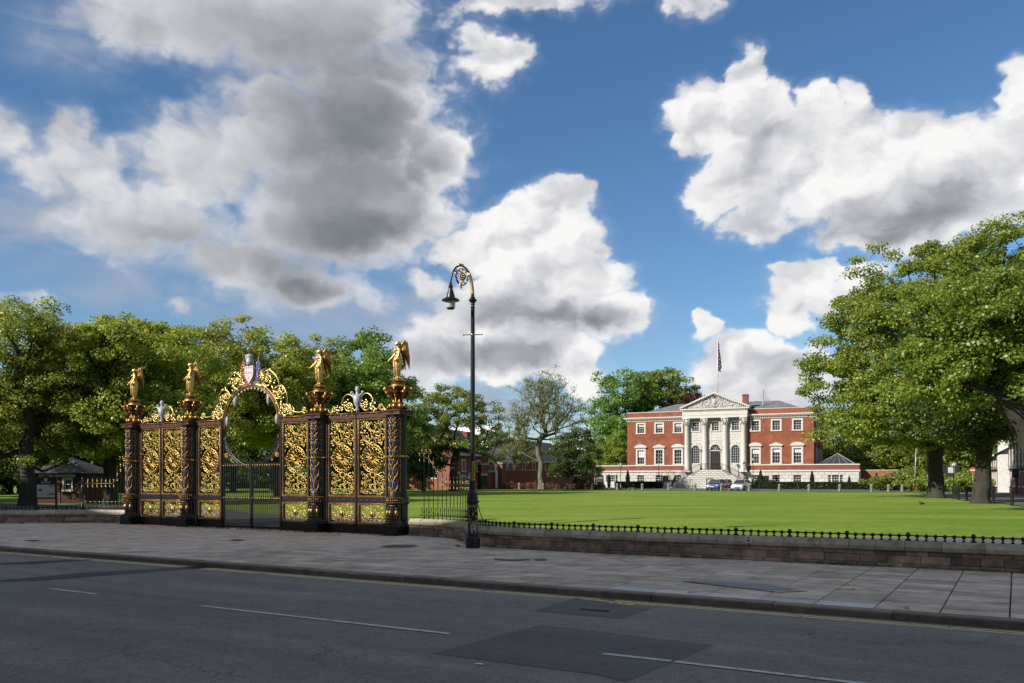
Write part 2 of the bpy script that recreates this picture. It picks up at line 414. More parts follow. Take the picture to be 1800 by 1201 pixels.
M['goldp'] = mat('pale_gold_leaf', (.60,.45,.18), .38, metal=1, var=.15, vscale=12, bump=.2, bscale=50)
M['statue'] = mat('statue_gilding', (.70,.47,.17), .46, metal=1, var=.2, vscale=9)
M['filigree'] = mat('antique_gold_filigree', (.37,.265,.085), .40, metal=1, var=.4, vscale=11, bump=.25, bscale=50)
M['joint'] = mat('open_joints', (.22,.21,.19), .9)
M['palestone'] = mat('pale_limestone', (.70,.70,.68), .7, var=.12)
M['white'] = mat('white_stone_paint', (.52,.50,.45), .6, var=.07, vscale=1.2, bump=.1, bscale=8)
M['whitew'] = mat('white_gloss_wood', (.6,.6,.58), .45)
M['ashlar'] = mat('painted_ashlar', (.50,.485,.44), .65, var=.1, vscale=1.5, rnd=.07)
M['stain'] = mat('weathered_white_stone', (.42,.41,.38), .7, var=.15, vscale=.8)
def brick_extra(T, b, P, c):
    t = T.new('ShaderNodeTexCoord')
    br = T.new('ShaderNodeTexBrick'); T.put(br.inputs['Vector'], t.outputs['Object'])
    return
M['brick'] = mat('red_brick', (.235,.066,.030), .8, var=.24, vscale=1.3, bump=.2, bscale=12, col2=(.175,.05,.027), c2scale=.6)
M['brickd'] = mat('dark_red_brick', (.21,.062,.042), .85, var=.2, vscale=1.2, col2=(.14,.048,.034), c2scale=1.2)
M['bricko'] = mat('orange_brick', (.22,.085,.05), .85, var=.2, vscale=1.2)
M['slate'] = mat('slate_roof', (.13,.13,.145), .6, var=.25, vscale=2.5, bump=.2, rnd=.12, col2=(.19,.18,.175), c2scale=.8)
M['slated'] = mat('dark_slate', (.05,.05,.058), .6, var=.25, rnd=.15)
M['glass'] = mat('window_glass', (.02,.024,.03), .06, spec=.9)
M['blind'] = mat('pale_blind', (.62,.62,.60), .7)
M['dark'] = mat('dark_interior', (.012,.012,.012), .9)
M['door'] = mat('dark_door', (.02,.014,.012), .4)
M['silverp'] = mat('grey_white_paint', (.33,.345,.385), .4, var=.1)
M['shield'] = mat('shield_pink_white', (.52,.46,.46), .5, var=.1, vscale=20)
M['redp'] = mat('red_heraldic_paint', (.22,.04,.035), .5, var=.3, vscale=20)
M['bluep'] = mat('blue_heraldic_paint', (.03,.05,.17), .5, var=.3, vscale=20)
M['cream'] = mat('cream_board', (.46,.50,.40), .5)
M['bollard'] = mat('bollard_stone', (.20,.18,.155), .9, var=.3, vscale=6, bump=.3)
M['wood'] = mat('weathered_wood', (.16,.11,.07), .8, var=.2)
M['orange'] = mat('orange_plastic', (.70,.14,.03), .5)
M['pole'] = mat('grey_metal', (.42,.42,.43), .4, metal=.3)
M['lampglass'] = mat('frosted_glass', (.40,.42,.42), .25, spec=.6)
M['bark'] = mat('bark', (.036,.030,.024), .95, var=.35, vscale=6, bump=.8, bscale=14, col2=(.042,.046,.024), c2scale=1.2, stretch=(1,1,.3))
M['barkg'] = mat('grey_green_bark', (.12,.12,.075), .95, var=.35, vscale=6, bump=.6, bscale=14)
def lawn_extra(T, b, P, c):
    q = T.vm('MULTIPLY', P, (1, 1, 1))
    x, y, z = T.sep(q)[:3]
    w = T.noise(P, .05, 2)[0]
    al = T.m('ADD', T.m('MULTIPLY', x, .30), T.m('MULTIPLY', y, .955))
    band = T.m('SINE', T.m('ADD', T.m('MULTIPLY', al, .95), T.m('MULTIPLY', w, 5)))
    n1 = T.noise(T.vm('MULTIPLY', P, (.35, 1, 1)), .22, 6, .65)[0]; n2 = T.noise(P, 2.2, 6, .75)[0]; n3 = T.noise(P, 30, 4, .8)[0]
    k = T.m('MULTIPLY', T.remap(band, -1, 1, .955, 1.045), T.m('MULTIPLY', T.remap(n2, .3, .7, .74, 1.26), T.remap(n3, .3, .7, .6, 1.4)))
    c = T.mix(T.step(n1, .30, .72), (.105,.19,.020,1), (.205,.27,.036,1))
    h = T.new('ShaderNodeHueSaturation'); T.put(h.inputs['Color'], c); T.put(h.inputs['Value'], k)
    T.put(b.inputs['Base Color'], h.outputs[0])
    bn = T.new('ShaderNodeBump'); bn.inputs['Strength'].default_value = .6; bn.inputs['Distance'].default_value = .04
    T.put(bn.inputs['Height'], n3); T.put(b.inputs['Normal'], bn.outputs[0])
M['lawn'] = mat('mown_grass', (.09,.14,.02), .9, spec=.15, extra=lawn_extra)
M['soil'] = mat('dark_soil', (.045,.05,.02), .95, var=.3, vscale=1)  # dark earth, also used inside hedges and conifers

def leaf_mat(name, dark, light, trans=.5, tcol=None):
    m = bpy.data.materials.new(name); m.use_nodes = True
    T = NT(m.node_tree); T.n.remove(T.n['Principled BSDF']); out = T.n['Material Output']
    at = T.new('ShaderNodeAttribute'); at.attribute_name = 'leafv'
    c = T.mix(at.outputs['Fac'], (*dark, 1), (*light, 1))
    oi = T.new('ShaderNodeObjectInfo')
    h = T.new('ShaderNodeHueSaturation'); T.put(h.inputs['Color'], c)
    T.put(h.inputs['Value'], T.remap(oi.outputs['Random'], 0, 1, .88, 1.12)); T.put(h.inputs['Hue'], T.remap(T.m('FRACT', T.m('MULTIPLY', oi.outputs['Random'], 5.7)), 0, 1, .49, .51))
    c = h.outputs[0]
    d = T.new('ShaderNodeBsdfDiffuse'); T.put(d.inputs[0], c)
    t = T.new('ShaderNodeBsdfTranslucent')
    h2 = T.new('ShaderNodeHueSaturation'); T.put(h2.inputs['Color'], c); h2.inputs['Value'].default_value = 1.25; h2.inputs['Hue'].default_value = .488
    T.put(t.inputs[0], h2.outputs[0])
    g = T.new('ShaderNodeBsdfGlossy'); g.inputs['Roughness'].default_value = .45; g.inputs[0].default_value = (1,1,1,1)
    mx = T.new('ShaderNodeMixShader'); mx.inputs[0].default_value = trans; T.l.new(d.outputs[0], mx.inputs[1]); T.l.new(t.outputs[0], mx.inputs[2])
    m2 = T.new('ShaderNodeMixShader'); m2.inputs[0].default_value = .035; T.l.new(mx.outputs[0], m2.inputs[1]); T.l.new(g.outputs[0], m2.inputs[2])
    T.l.new(m2.outputs[0], out.inputs[0]); return m
M['lf_lime'] = leaf_mat('lime_leaves', (.17,.215,.018), (.38,.43,.06))
M['lf_mid'] = leaf_mat('mid_green_leaves', (.11,.165,.014), (.28,.35,.045))
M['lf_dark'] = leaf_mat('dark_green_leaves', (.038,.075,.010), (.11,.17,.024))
M['lf_green'] = leaf_mat('fresh_green_leaves', (.09,.18,.024), (.21,.36,.055))
M['lf_olive'] = leaf_mat('olive_leaves', (.10,.13,.025), (.24,.27,.06))
M['lf_yel'] = leaf_mat('yellow_green_leaves', (.16,.25,.02), (.34,.46,.045))
M['lf_copper'] = leaf_mat('copper_leaves', (.07,.022,.018), (.13,.05,.03))
M['lf_conifer'] = leaf_mat('conifer_foliage', (.010,.022,.008), (.022,.045,.014), .15)
M['lf_flower'] = leaf_mat('shrub_flowers', (.05,.08,.02), (.30,.10,.06))

# ------------------------------------------------------------------ ground, road, pavement
ZR = -.12; KT = 14.8
ss = []; x = -420.0
while x < 420:
    ss.append(x); x += .3 if -46 < x < 8 else (1.0 if -70 < x < 40 else 12.0)
tt = [0,.5,1,1.7,2.5,3.5,4.7,6,7.5,9.5,12,15,18.5,22.5,27,32,38,45,53,62,73,86,100,120,145,180,240,320,450,700,1100,1800,3000]
m = MB()
vs = []
for s in ss:
    w = wall_t(s) + .22
    for d in tt:
        X, Y, _ = st(s, w + d); vs.append((X, Y, gz(X, Y)))
n = len(tt); fs = [(i*n+j, (i+1)*n+j, (i+1)*n+j+1, i*n+j+1) for i in range(len(ss)-1) for j in range(n-1)]
m.add(vs, fs)
lawn = m.build('lawn', M['lawn'], smooth='all'); tag(lawn, 'bright mown lawn with faint stripes stretching to the town hall', kind='structure')
# sheet under road and pavement reaching far to both sides
m = MB()
for a, b in ((-3000, -420), (-420, 420), (420, 3000)):
    if a == -420: m.quad(st(a, -400, -.45), st(b, -400, -.45), st(b, 27, -.45), st(a, 27, -.45))
    else: m.quad(st(a, -400, -.45), st(b, -400, -.45), st(b, 3000, -.45), st(a, 3000, -.45))
m.quad(st(-3000, -1500, -.45), st(3000, -1500, -.45), st(3000, -400, -.45), st(-3000, -400, -.45))
tag(m.build('ground', M['soil']), 'earth beneath the street', kind='structure')

road = MB(); road.add([st(-400, 4.5, ZR), st(400, 4.5, ZR), st(400, KT + .02, ZR), st(-400, KT + .02, ZR)], [(0,1,2,3)])
road = road.build('road', M['asphalt']); tag(road, 'dark grey asphalt street in shade', kind='structure')
far_pave = MB(); far_pave.box(-400, 400, -3.2, 4.5, -.4, 0)
far_pave = far_pave.build('pavement', M['slab'], rz=ROT); tag(far_pave, 'pavement on the near side of the street', kind='structure')

def strip(poly, z, name, material, parent=None, label=None):
    m = MB(); m.add([st(a, b, z) for a, b in poly], [tuple(range(len(poly)))])
    o = m.build(name, material, parent)
    if label: o['label'] = label
    return o
def pxst(px, py, z):
    Y = F * (EYE - z) / (py - HORIZON); return to_st(bear(px, Y), Y)
# double yellow lines by the kerb, worn and broken
rr = random.Random(3)
for off in (.24, .40):
    s0 = -60
    m = MB()
    while s0 < 9:
        ln = rr.uniform(2, 6); wob = lambda: rr.uniform(-.006, .006)
        a = [st(s0, KT - off - .042 + wob(), ZR + .004), st(s0 + ln, KT - off - .042 + wob(), ZR + .004), st(s0 + ln, KT - off + .042 + wob(), ZR + .004), st(s0, KT - off + .042 + wob(), ZR + .004)]
        m.quad(*a); s0 += ln + rr.choice([0, .02, .05, .3])
    m.build('yellow_line', M['yellow'], road)
# centre line dashes
for (x0, y0, x1, y1) in ((355, 1066, 790, 1115), (1060, 1150, 1180, 1163), (1186, 1164, 1800, 1236), (85, 1035, 170, 1045), (-200,1003,-60,1020)):
    a = pxst(x0, y0, ZR); b = pxst(x1, y1, ZR); t0, t1 = a[1], b[1]
    strip([(a[0], t0-.05), (b[0], t1-.05), (b[0], t1+.05), (a[0], t0+.05)], ZR + .009, 'centre_line', M['white_line'], road)
# darker repairs
def ppoly(pts, z, name, material, lab):
    strip([pxst(x, y, ZR) for x, y in pts], z, name, material, road, lab)
ppoly([(760,1149),(950,1099),(1254,1134),(1100,1199),(1040,1185)], ZR + .004, 'asphalt_patch', M['patch'], 'large darker asphalt repair crossed by the centre line')
ppoly([(936,1074),(1010,1052),(1146,1070),(1090,1088)], ZR + .004, 'asphalt_patch', M['patch'], 'small darker asphalt repair near the kerb')
ppoly([(0,1020),(150,1007),(360,995),(380,998),(240,1008),(90,1020),(0,1024)], ZR + .004, 'tar_seam', M['tar'], 'black tar seam crossing the road')
ppoly([(0,990),(120,984),(170,984),(60,992),(0,993)], ZR + .004, 'tar_seam', M['tar'], 'thin tar seam crossing the road')
ppoly([(1068,1058),(1120,1062),(1112,1066),(1072,1062)], ZR + .010, 'yellow_dash', M['yellow_spray'], 'short yellow sprayed dash')
ppoly([(1018,1070),(1072,1074),(1070,1077),(1022,1073)], ZR + .008, 'drain_slot', M['dark'], 'narrow dark drain slot')
ppoly([(835,1167),(850,1168),(848,1170),(836,1169)], ZR + .012, 'litter_scrap', M['whitew'], 'small white scrap on the road')

# pavement across the road: bed, flags and kerb stones
pv = MB(); col = []
cs = [c for c in ss if -75 <= c <= 45]
vs = []
for s in cs: vs += [st(s, KT + .02, -.03), st(s, wall_t(s) + .25, -.03)]
pv.add(vs, [(2*i, 2*i+2, 2*i+3, 2*i+1) for i in range(len(cs)-1)])
pave = pv.build('pavement', M['slab_bed']); tag(pave, 'wide flagged pavement in front of the gates', kind='structure')
m = MB(); m.box(-400, -75, KT, 27, -.4, -.005); m.box(45, 400, KT, 27, -.4, -.005)
m.build('paving_edge', M['slab'], pave, rz=ROT)
rr = random.Random(5)
# kerb stones
s0 = -74
kz = 0
while s0 < 12:
    ln = rr.choice([.9, .9, 1.1, 1.9, 2.2]); g = .012
    m = MB(); w = .30
    pts = []
    for (y, z) in ((0, -.16), (0, -.015), (.02, .008), (w - .01, .012), (w, .0), (w, -.16)): pts.append((y, z))
    jy = rr.uniform(-.012, .012); jz = rr.uniform(-.008, .006)
    n = len(pts)
    vs = [(g/2, y + jy, z + jz) for y, z in pts] + [(ln - g/2, y + jy, z + jz) for y, z in pts]
    m.add(vs, [tuple(range(n-1,-1,-1)), tuple(range(n, 2*n))] + [(i, (i+1) % n, (i+1) % n + n, i + n) for i in range(n)])
    m.build('kerb_stone', M['kerb'], pave, loc=st(s0, KT), rz=ROT); s0 += ln
# flagstones
slabs = []
PALE = [(-2.2, 2.3)]
t0 = KT + .305; row = 0
while t0 < 26.2:
    wd = rr.choice([.52, .6, .66, .72])
    s0 = -74 - rr.random()
    if row == 0: wd = .62
    while s0 < 12:
        ln = rr.choice([.6, .75, .9, .9, .92, 1.0]) if s0 < -8.8 else .97
        if s0 < -8.8 and s0 + ln > -8.8: ln = (-8.82 - s0) if (-8.82 - s0) > .3 else (-8.82 + .97 - s0)
        if s0 + ln < -8.8 and s0 + ln > -9.1: ln = -8.82 - s0
        sc = s0 + ln / 2
        lim = wall_t(sc) + .1
        if t0 < lim:
            slabs.append((s0, t0, ln, min(wd, lim - t0), row))
        s0 += ln
    t0 += wd; row += 1
slabs = [q for q in slabs if abs(bear(0, 1)) or True]
def slab_d(q):
    X, Y, _ = st(q[0] + q[2]/2, q[1] + q[3]/2)
    inside = Y > 0 and abs(X / Y) < .66
    return (0 if inside else 1000) + math.hypot(X, Y)
slabs.sort(key=slab_d)
def slab_mb(m, q, M4=None):
    s0, t0, ln, wd, row = q; g = .012; c = .008
    tl = [rr.uniform(-.006, .006) for _ in range(4)]
    x0, x1, y0, y1 = s0 + g, s0 + ln - g, t0 + g*1.7, t0 + wd - g*1.7
    m.add([(x0,y0,-.05),(x1,y0,-.05),(x1,y1,-.05),(x0,y1,-.05),(x0,y0,-c+tl[0]),(x1,y0,-c+tl[1]),(x1,y1,-c+tl[2]),(x0,y1,-c+tl[3]),
           (x0+c,y0+c,tl[0]),(x1-c,y0+c,tl[1]),(x1-c,y1-c,tl[2]),(x0+c,y1-c,tl[3])],
          [(0,1,5,4),(1,2,6,5),(2,3,7,6),(3,0,4,7),(4,5,9,8),(5,6,10,9),(6,7,11,10),(7,4,8,11),(8,9,10,11)])
def palem(q):
    if q[4] == 0 and -7.2 < q[0] < -2.4: return M['slab_pale']
    return M['slab_pale'] if rr.random() < (.09 if q[0] < -18 else 0) else M['slab']
for q in slabs[:298]:
    m = MB(); q0 = (0, 0, q[2], q[3], q[4]); slab_mb(m, q0)
    m.build('paving_slab', palem(q), pave, loc=st(q[0], q[1]), rz=ROT)
m = MB()
for q in slabs[298:]:
    m.cur = 1 if palem(q) is M['slab_pale'] else 0
    slab_mb(m, q)
tag(m.build('paving_slabs', [M['slab'], M['slab_pale']], pave, rz=ROT), kind='stuff')
m = MB(); m.box(-36.6, -20.2, 26.02, 26.4, -.3, .066); m.build('threshold', M['kerb'], pave, rz=ROT)
# puddle, covers, spray marks
def pv_poly(pts, z, name, material, label=None):
    m = MB(); m.add([st(*pxst(x, y, 0), z) for x, y in pts], [tuple(range(len(pts)))])
    o = m.build(name, material, pave)
    if label: o['label'] = label
M['water'] = mat('puddle_water', (.035,.03,.022), .38, spec=.2)
M['damp'] = mat('damp_stone', (.065,.06,.055), .35, var=.2)
pv_poly([(1192,1021),(1215,1022),(1290,1023),(1350,1026),(1390,1034),(1420,1040),(1370,1042),(1290,1034),(1240,1028)], .013, 'damp_patch', M['damp'])
pv_poly([(1210,1023.5),(1260,1024.5),(1345,1028),(1400,1038.5),(1340,1038),(1260,1030)], .018, 'puddle', M['water'], 'long shallow puddle on the flagstones')
for pts, lab in (([(868,982),(900,984),(935,983),(930,985),(900,987),(870,985)], None), ([(668,961),(690,958.5),(728,959),(738,961),(715,963),(680,963)], None), ([(938,983),(962,983),(960,986),(940,986)], None), ([(400,950),(420,948.5),(432,950),(415,951.5)], None), ([(40,951),(60,949.5),(75,951),(58,952)], None)):
    pv_poly(pts, .014, 'access_cover', M['iron'], 'dark iron access cover in the pavement')
rr = random.Random(8)
for (px, py, w) in ((1490,1029,9),(1500,1037,8),(1528,1012,7),(1528,1036,6),(1480,1036,7),(545,1045,8),(940,1024,8),(1218,1042,7),(1588,1068,9),(160,965,8),(268,980,8),(745,1012,8),(620,1010,5)):
    s0, t0 = pxst(px, py, 0); m = MB()
    for k in range(3):
        a = rr.uniform(0, PI); l = w * .013 * rr.uniform(.6, 1.3); cx, cy = s0 + rr.uniform(-.07,.07), t0 + rr.uniform(-.07,.07)
        dx, dy = math.cos(a)*l, math.sin(a)*l; nx, ny = -math.sin(a)*.016, math.cos(a)*.016
        m.quad(st(cx-dx-nx, cy-dy-ny, .016+k*.002), st(cx+dx-nx, cy+dy-ny, .016+k*.002), st(cx+dx+nx, cy+dy+ny, .016+k*.002), st(cx-dx+nx, cy-dy+ny, .016+k*.002))
    m.build('spray_mark', M['yellow_spray'], pave)

# drives and paths inside the park, as sheets following the ground
def drape(name, pts_a, pts_b, material, label, lift=.012, nu=60, nv=6):
    """sheet between two polylines (world x,y)"""
    def samp(P, u):
        L = [0]
        for a, b in zip(P, P[1:]): L.append(L[-1] + math.dist(a, b))
        d = u * L[-1]
        for i in range(len(P)-1):
            if d <= L[i+1] + 1e-9:
                f = (d - L[i]) / (L[i+1] - L[i]); return (P[i][0] + (P[i+1][0]-P[i][0])*f, P[i][1] + (P[i+1][1]-P[i][1])*f)
        return P[-1]
    vs = []
    for i in range(nu+1):
        a = samp(pts_a, i/nu); b = samp(pts_b, i/nu)
        for j in range(nv+1):
            f = j/nv; X = a[0]+(b[0]-a[0])*f; Y = a[1]+(b[1]-a[1])*f; vs.append((X, Y, gz(X, Y) + lift))
    m = MB(); w = nv+1
    m.add(vs, [(i*w+j, (i+1)*w+j, (i+1)*w+j+1, i*w+j+1) for i in range(nu) for j in range(nv)])
    return tag(m.build(name, material, smooth='all'), label, kind='structure')
xy = lambda s, t: st(s, t)[:2]
S = [-62,-50,-44,-40,-37,-33,-28,-23,-20,-17.5,-16.2,-14.8,-13.4,-11,-7,-2,4,10,20,34]
near = [xy(s, wall_t(s) + .28) for s in S]
farp = [xy(s, t) for s, t in zip(S, [33,33.5,34,34.5,34.8,35,34.6,33,31,29.3,28.2,27.2,26.6,26.4,27.2,29,31.2,32.5,33.5,34])]
drape('path', near, farp, M['drive'], 'grey path inside the gates and wall', lift=.03, nu=220, nv=5)
hxy = lambda a, v: hs(a, v)[:2]
drape('drive', [hxy(a, -24.6) for a in (-60, 10, 60)], [hxy(a, 0.5) for a in (-60, 10, 60)], M['drive'], 'grey drive in front of the town hall', lift=.03, nu=80, nv=10)
drape('side_road', [(26,30),(29,43),(31.3,51),(35,62),(39,76),(51,112)], [(48,30),(50,43),(50,55),(56,70),(62,90),(72,112)], M['drive'], 'shaded grey road under the right hand trees', lift=.05, nu=60, nv=12)

# ------------------------------------------------------------------ stone walls along the curved line
def path_len(P):
    L = [0]
    for a, b in zip(P, P[1:]): L.append(L[-1] + math.dist(a, b))
    return L
def path_at(P, L, d):
    d = min(max(d, 0), L[-1] - 1e-6)
    for i in range(len(P)-1):
        if d <= L[i+1]:
            f = (d - L[i]) / (L[i+1] - L[i]); p = (P[i][0] + (P[i+1][0]-P[i][0])*f, P[i][1] + (P[i+1][1]-P[i][1])*f)
            tx, ty = P[i+1][0]-P[i][0], P[i+1][1]-P[i][1]; l = math.hypot(tx, ty); return p, (tx/l, ty/l)
def smooth_path(P, k=2):
    for _ in range(k):
        Q = [P[0]]
        for a, b in zip(P, P[1:]): Q += [(a[0]*.75+b[0]*.25, a[1]*.75+b[1]*.25), (a[0]*.25+b[0]*.75, a[1]*.25+b[1]*.75)]
        Q.append(P[-1]); P = Q
    return P
RWP = smooth_path([(s, t) for s, t in RW if s < 13] + [(13, 22.82)])
LWP = smooth_path([(2*GC - s, t) for s, t in RW if s < 12])
PIER_HALF = .45
def seg_stone(P, L, d0, d1, prof, gap=.006, jit=.0, rr=random, flip=1):
    """one stone: the profile (offset across, height) swept from d0 to d1 along the path"""
    m = MB(); n = len(prof); k = 3 if d1 - d0 > .35 else 2; vs = []
    j1, j2 = rr.uniform(-jit, jit), rr.uniform(-jit, jit)
    for i in range(k):
        d = d0 + gap + (d1 - d0 - 2*gap) * i / (k-1); (p, t) = path_at(P, L, d); nx, ny = -t[1]*flip, t[0]*flip
        for (o, z) in prof: vs.append(st(p[0] + nx*(o + j1), p[1] + ny*(o + j1), z + j2*(1 if z > .1 else 0)))
    fs = [tuple(range(n-1,-1,-1)), tuple(range((k-1)*n, k*n))]
    for i in range(k-1): fs += [(i*n+a, i*n+(a+1) % n, (i+1)*n+(a+1) % n, (i+1)*n+a) for a in range(n)]
    return m.add(vs, fs)
def block_prof(f, b, z0, z1, c=.012): return [(f+c, z0), (f, z0+c), (f, z1-c), (f+c, z1), (b, z1), (b, z0)]
def make_wall(P, label, seed, flip=1):
    rr = random.Random(seed); L = path_len(P); LL = L[-1]
    root = empty('stone_wall', st(*P[0], 0), 0, label, 'wall')
    inv = Matrix.Translation(Vector(root.location) * -1)
    def addp(m, name, mt):
        m.v = [tuple(inv @ Vector(v)) for v in m.v]; return m.build(name, mt, root)
    # mortar core
    for a in range(1):
        prof = [(.02, -.04), (.02, .50), (.36, .50), (.36, -.3)]
        m = MB(); n = 4; k = int(LL / .4); vs = []
        for i in range(k+1):
            (p, t) = path_at(P, L, LL * i / k); nx, ny = -t[1]*flip, t[0]*flip
            for (o, z) in prof: vs.append(st(p[0]+nx*o, p[1]+ny*o, z))
        m.add(vs, [(i*n+a, i*n+(a+1) % n, (i+1)*n+(a+1) % n, (i+1)*n+a) for i in range(k) for a in range(n)] + [tuple(range(n)), tuple(range(k*n, k*n+n))])
        addp(m, 'mortar_core', M['mortar'])
    def zt(d): return 0
    courses = [(0, .085, -.045, .5), (.09, .285, 0, .62), (.29, .395, .0, .55)]
    for ci, (z0, z1, f, ln) in enumerate(courses):
        d = -rr.random()*.3
        while d < LL:
            l = ln * rr.uniform(.65, 1.4); a = max(d, 0); b = min(d + l, LL)
            if b - a > .08: addp(seg_stone(P, L, a, b, block_prof(f, .3, z0, z1), .007, .006, rr, flip), 'stone', M['wstone'])
            d += l
    d = 0
    while d < LL:
        l = rr.uniform(.55, .95); b = min(d + l, LL)
        if b - d > .08:
            o = addp(seg_stone(P, L, d, b, [(-.055, .40), (-.065, .425), (-.06, .50), (.06, .635), (.30, .64), (.40, .60), (.40, .40)], .006, .005, rr, flip), 'coping_stone', M['coping'])
        d += l
    return root, L
# keep clear of the gate piers
def clip(P, lo): return [p for p in P if (p[0] > lo if lo > -28 else p[0] < lo)]
RWP = clip(RWP, -20.0); LWP = clip(LWP, -36.8)
wallR, LR = make_wall(RWP, 'low red sandstone wall with sloping coping curving right from the gates', 21)
wallL, LL_ = make_wall(LWP, 'low sandstone wall left of the gates in front of the lodge', 22, flip=-1)

# notice plate on the right wall
def wall_pt(P, L, d, off, z, flip=1):
    p, t = path_at(P, L, d); return st(p[0] - t[1]*off*flip, p[1] + t[0]*off*flip, z), math.atan2(t[1], t[0]) + ROT
def find_d(P, L, px):
    best = None
    for i in range(2000):
        d = L[-1]*i/2000; p, t = path_at(P, L, d); X, Y, _ = st(*p)
        e = abs(900 + F*X/Y - px) if Y > 3 else 1e9
        if best is None or e < best[0]: best = (e, d)
    return best[1]
d = find_d(RWP, LR, 1317)
pp, an = wall_pt(RWP, LR, d, -.085, .455)
m = MB(); m.M = Matrix.Rotation(-.30, 4, 'X') @ Matrix.Identity(4)
m.box(-.085, .085, -.012, .0, 0, .19); m.cur = 1; m.box(-.045, .045, -.016, -.010, .03, .09); m.box(-.03,.03,-.016,-.01,.125,.155); m.cur = 0; m.box(-.02, .02, -.019, -.012, .05, .07)
tag(m.build('hydrant_plate', [M['whitew'], M['iron']], loc=(pp[0], pp[1], pp[2]), rz=an), 'small white plate fixed to the sloping coping of the right wall', 'sign')

# ------------------------------------------------------------------ railings on the walls
bal_m = MB(); bal_m.lathe([(.045,0),(.04,.02),(.018,.05),(.022,.075),(.05,.10),(.052,.125),(.035,.155),(.012,.168)], 7)
BAL = bal_m.mesh('baluster', M['black'], smooth='all')
pst = MB(); pst.lathe([(.07,0),(.07,.03),(.035,.05),(.03,.09),(.055,.105),(.062,.14),(.045,.185),(.01,.21)], 8)
PST = pst.mesh('rail_post', M['black'], smooth='all')
def low_rail(P, L, d0, d1, label, flip=1):
    p, _ = path_at(P, L, d0); o0 = st(*p, 0)
    root = empty('low_railing', o0, 0, label, 'railing')
    n = int((d1 - d0) / .2); pts = []
    for i in range(n+1):
        d = d0 + (d1-d0)*i/n; w, a = wall_pt(P, L, d, .2, .638, flip)
        pts.append((w[0]-o0[0], w[1]-o0[1], .638+.125))
        link('rail_post' if i % 7 == 3 else 'baluster', PST if i % 7 == 3 else BAL, root, (w[0]-o0[0], w[1]-o0[1], .638), a)
    m = MB(); m.tube(pts, .017, 5); m.build('rail', M['black'], root, smooth='all')
    return root
dR = find_d(RWP, LR, 818); dL = find_d(LWP, LL_, 143)
low_rail(RWP, LR, dR + .12, LR[-1] - .05, 'low black railing of round knobs on the right hand coping')
low_rail(LWP, LL_, dL + .12, LL_[-1] - .05, 'low black railing on the left hand coping below the lodge', flip=-1)

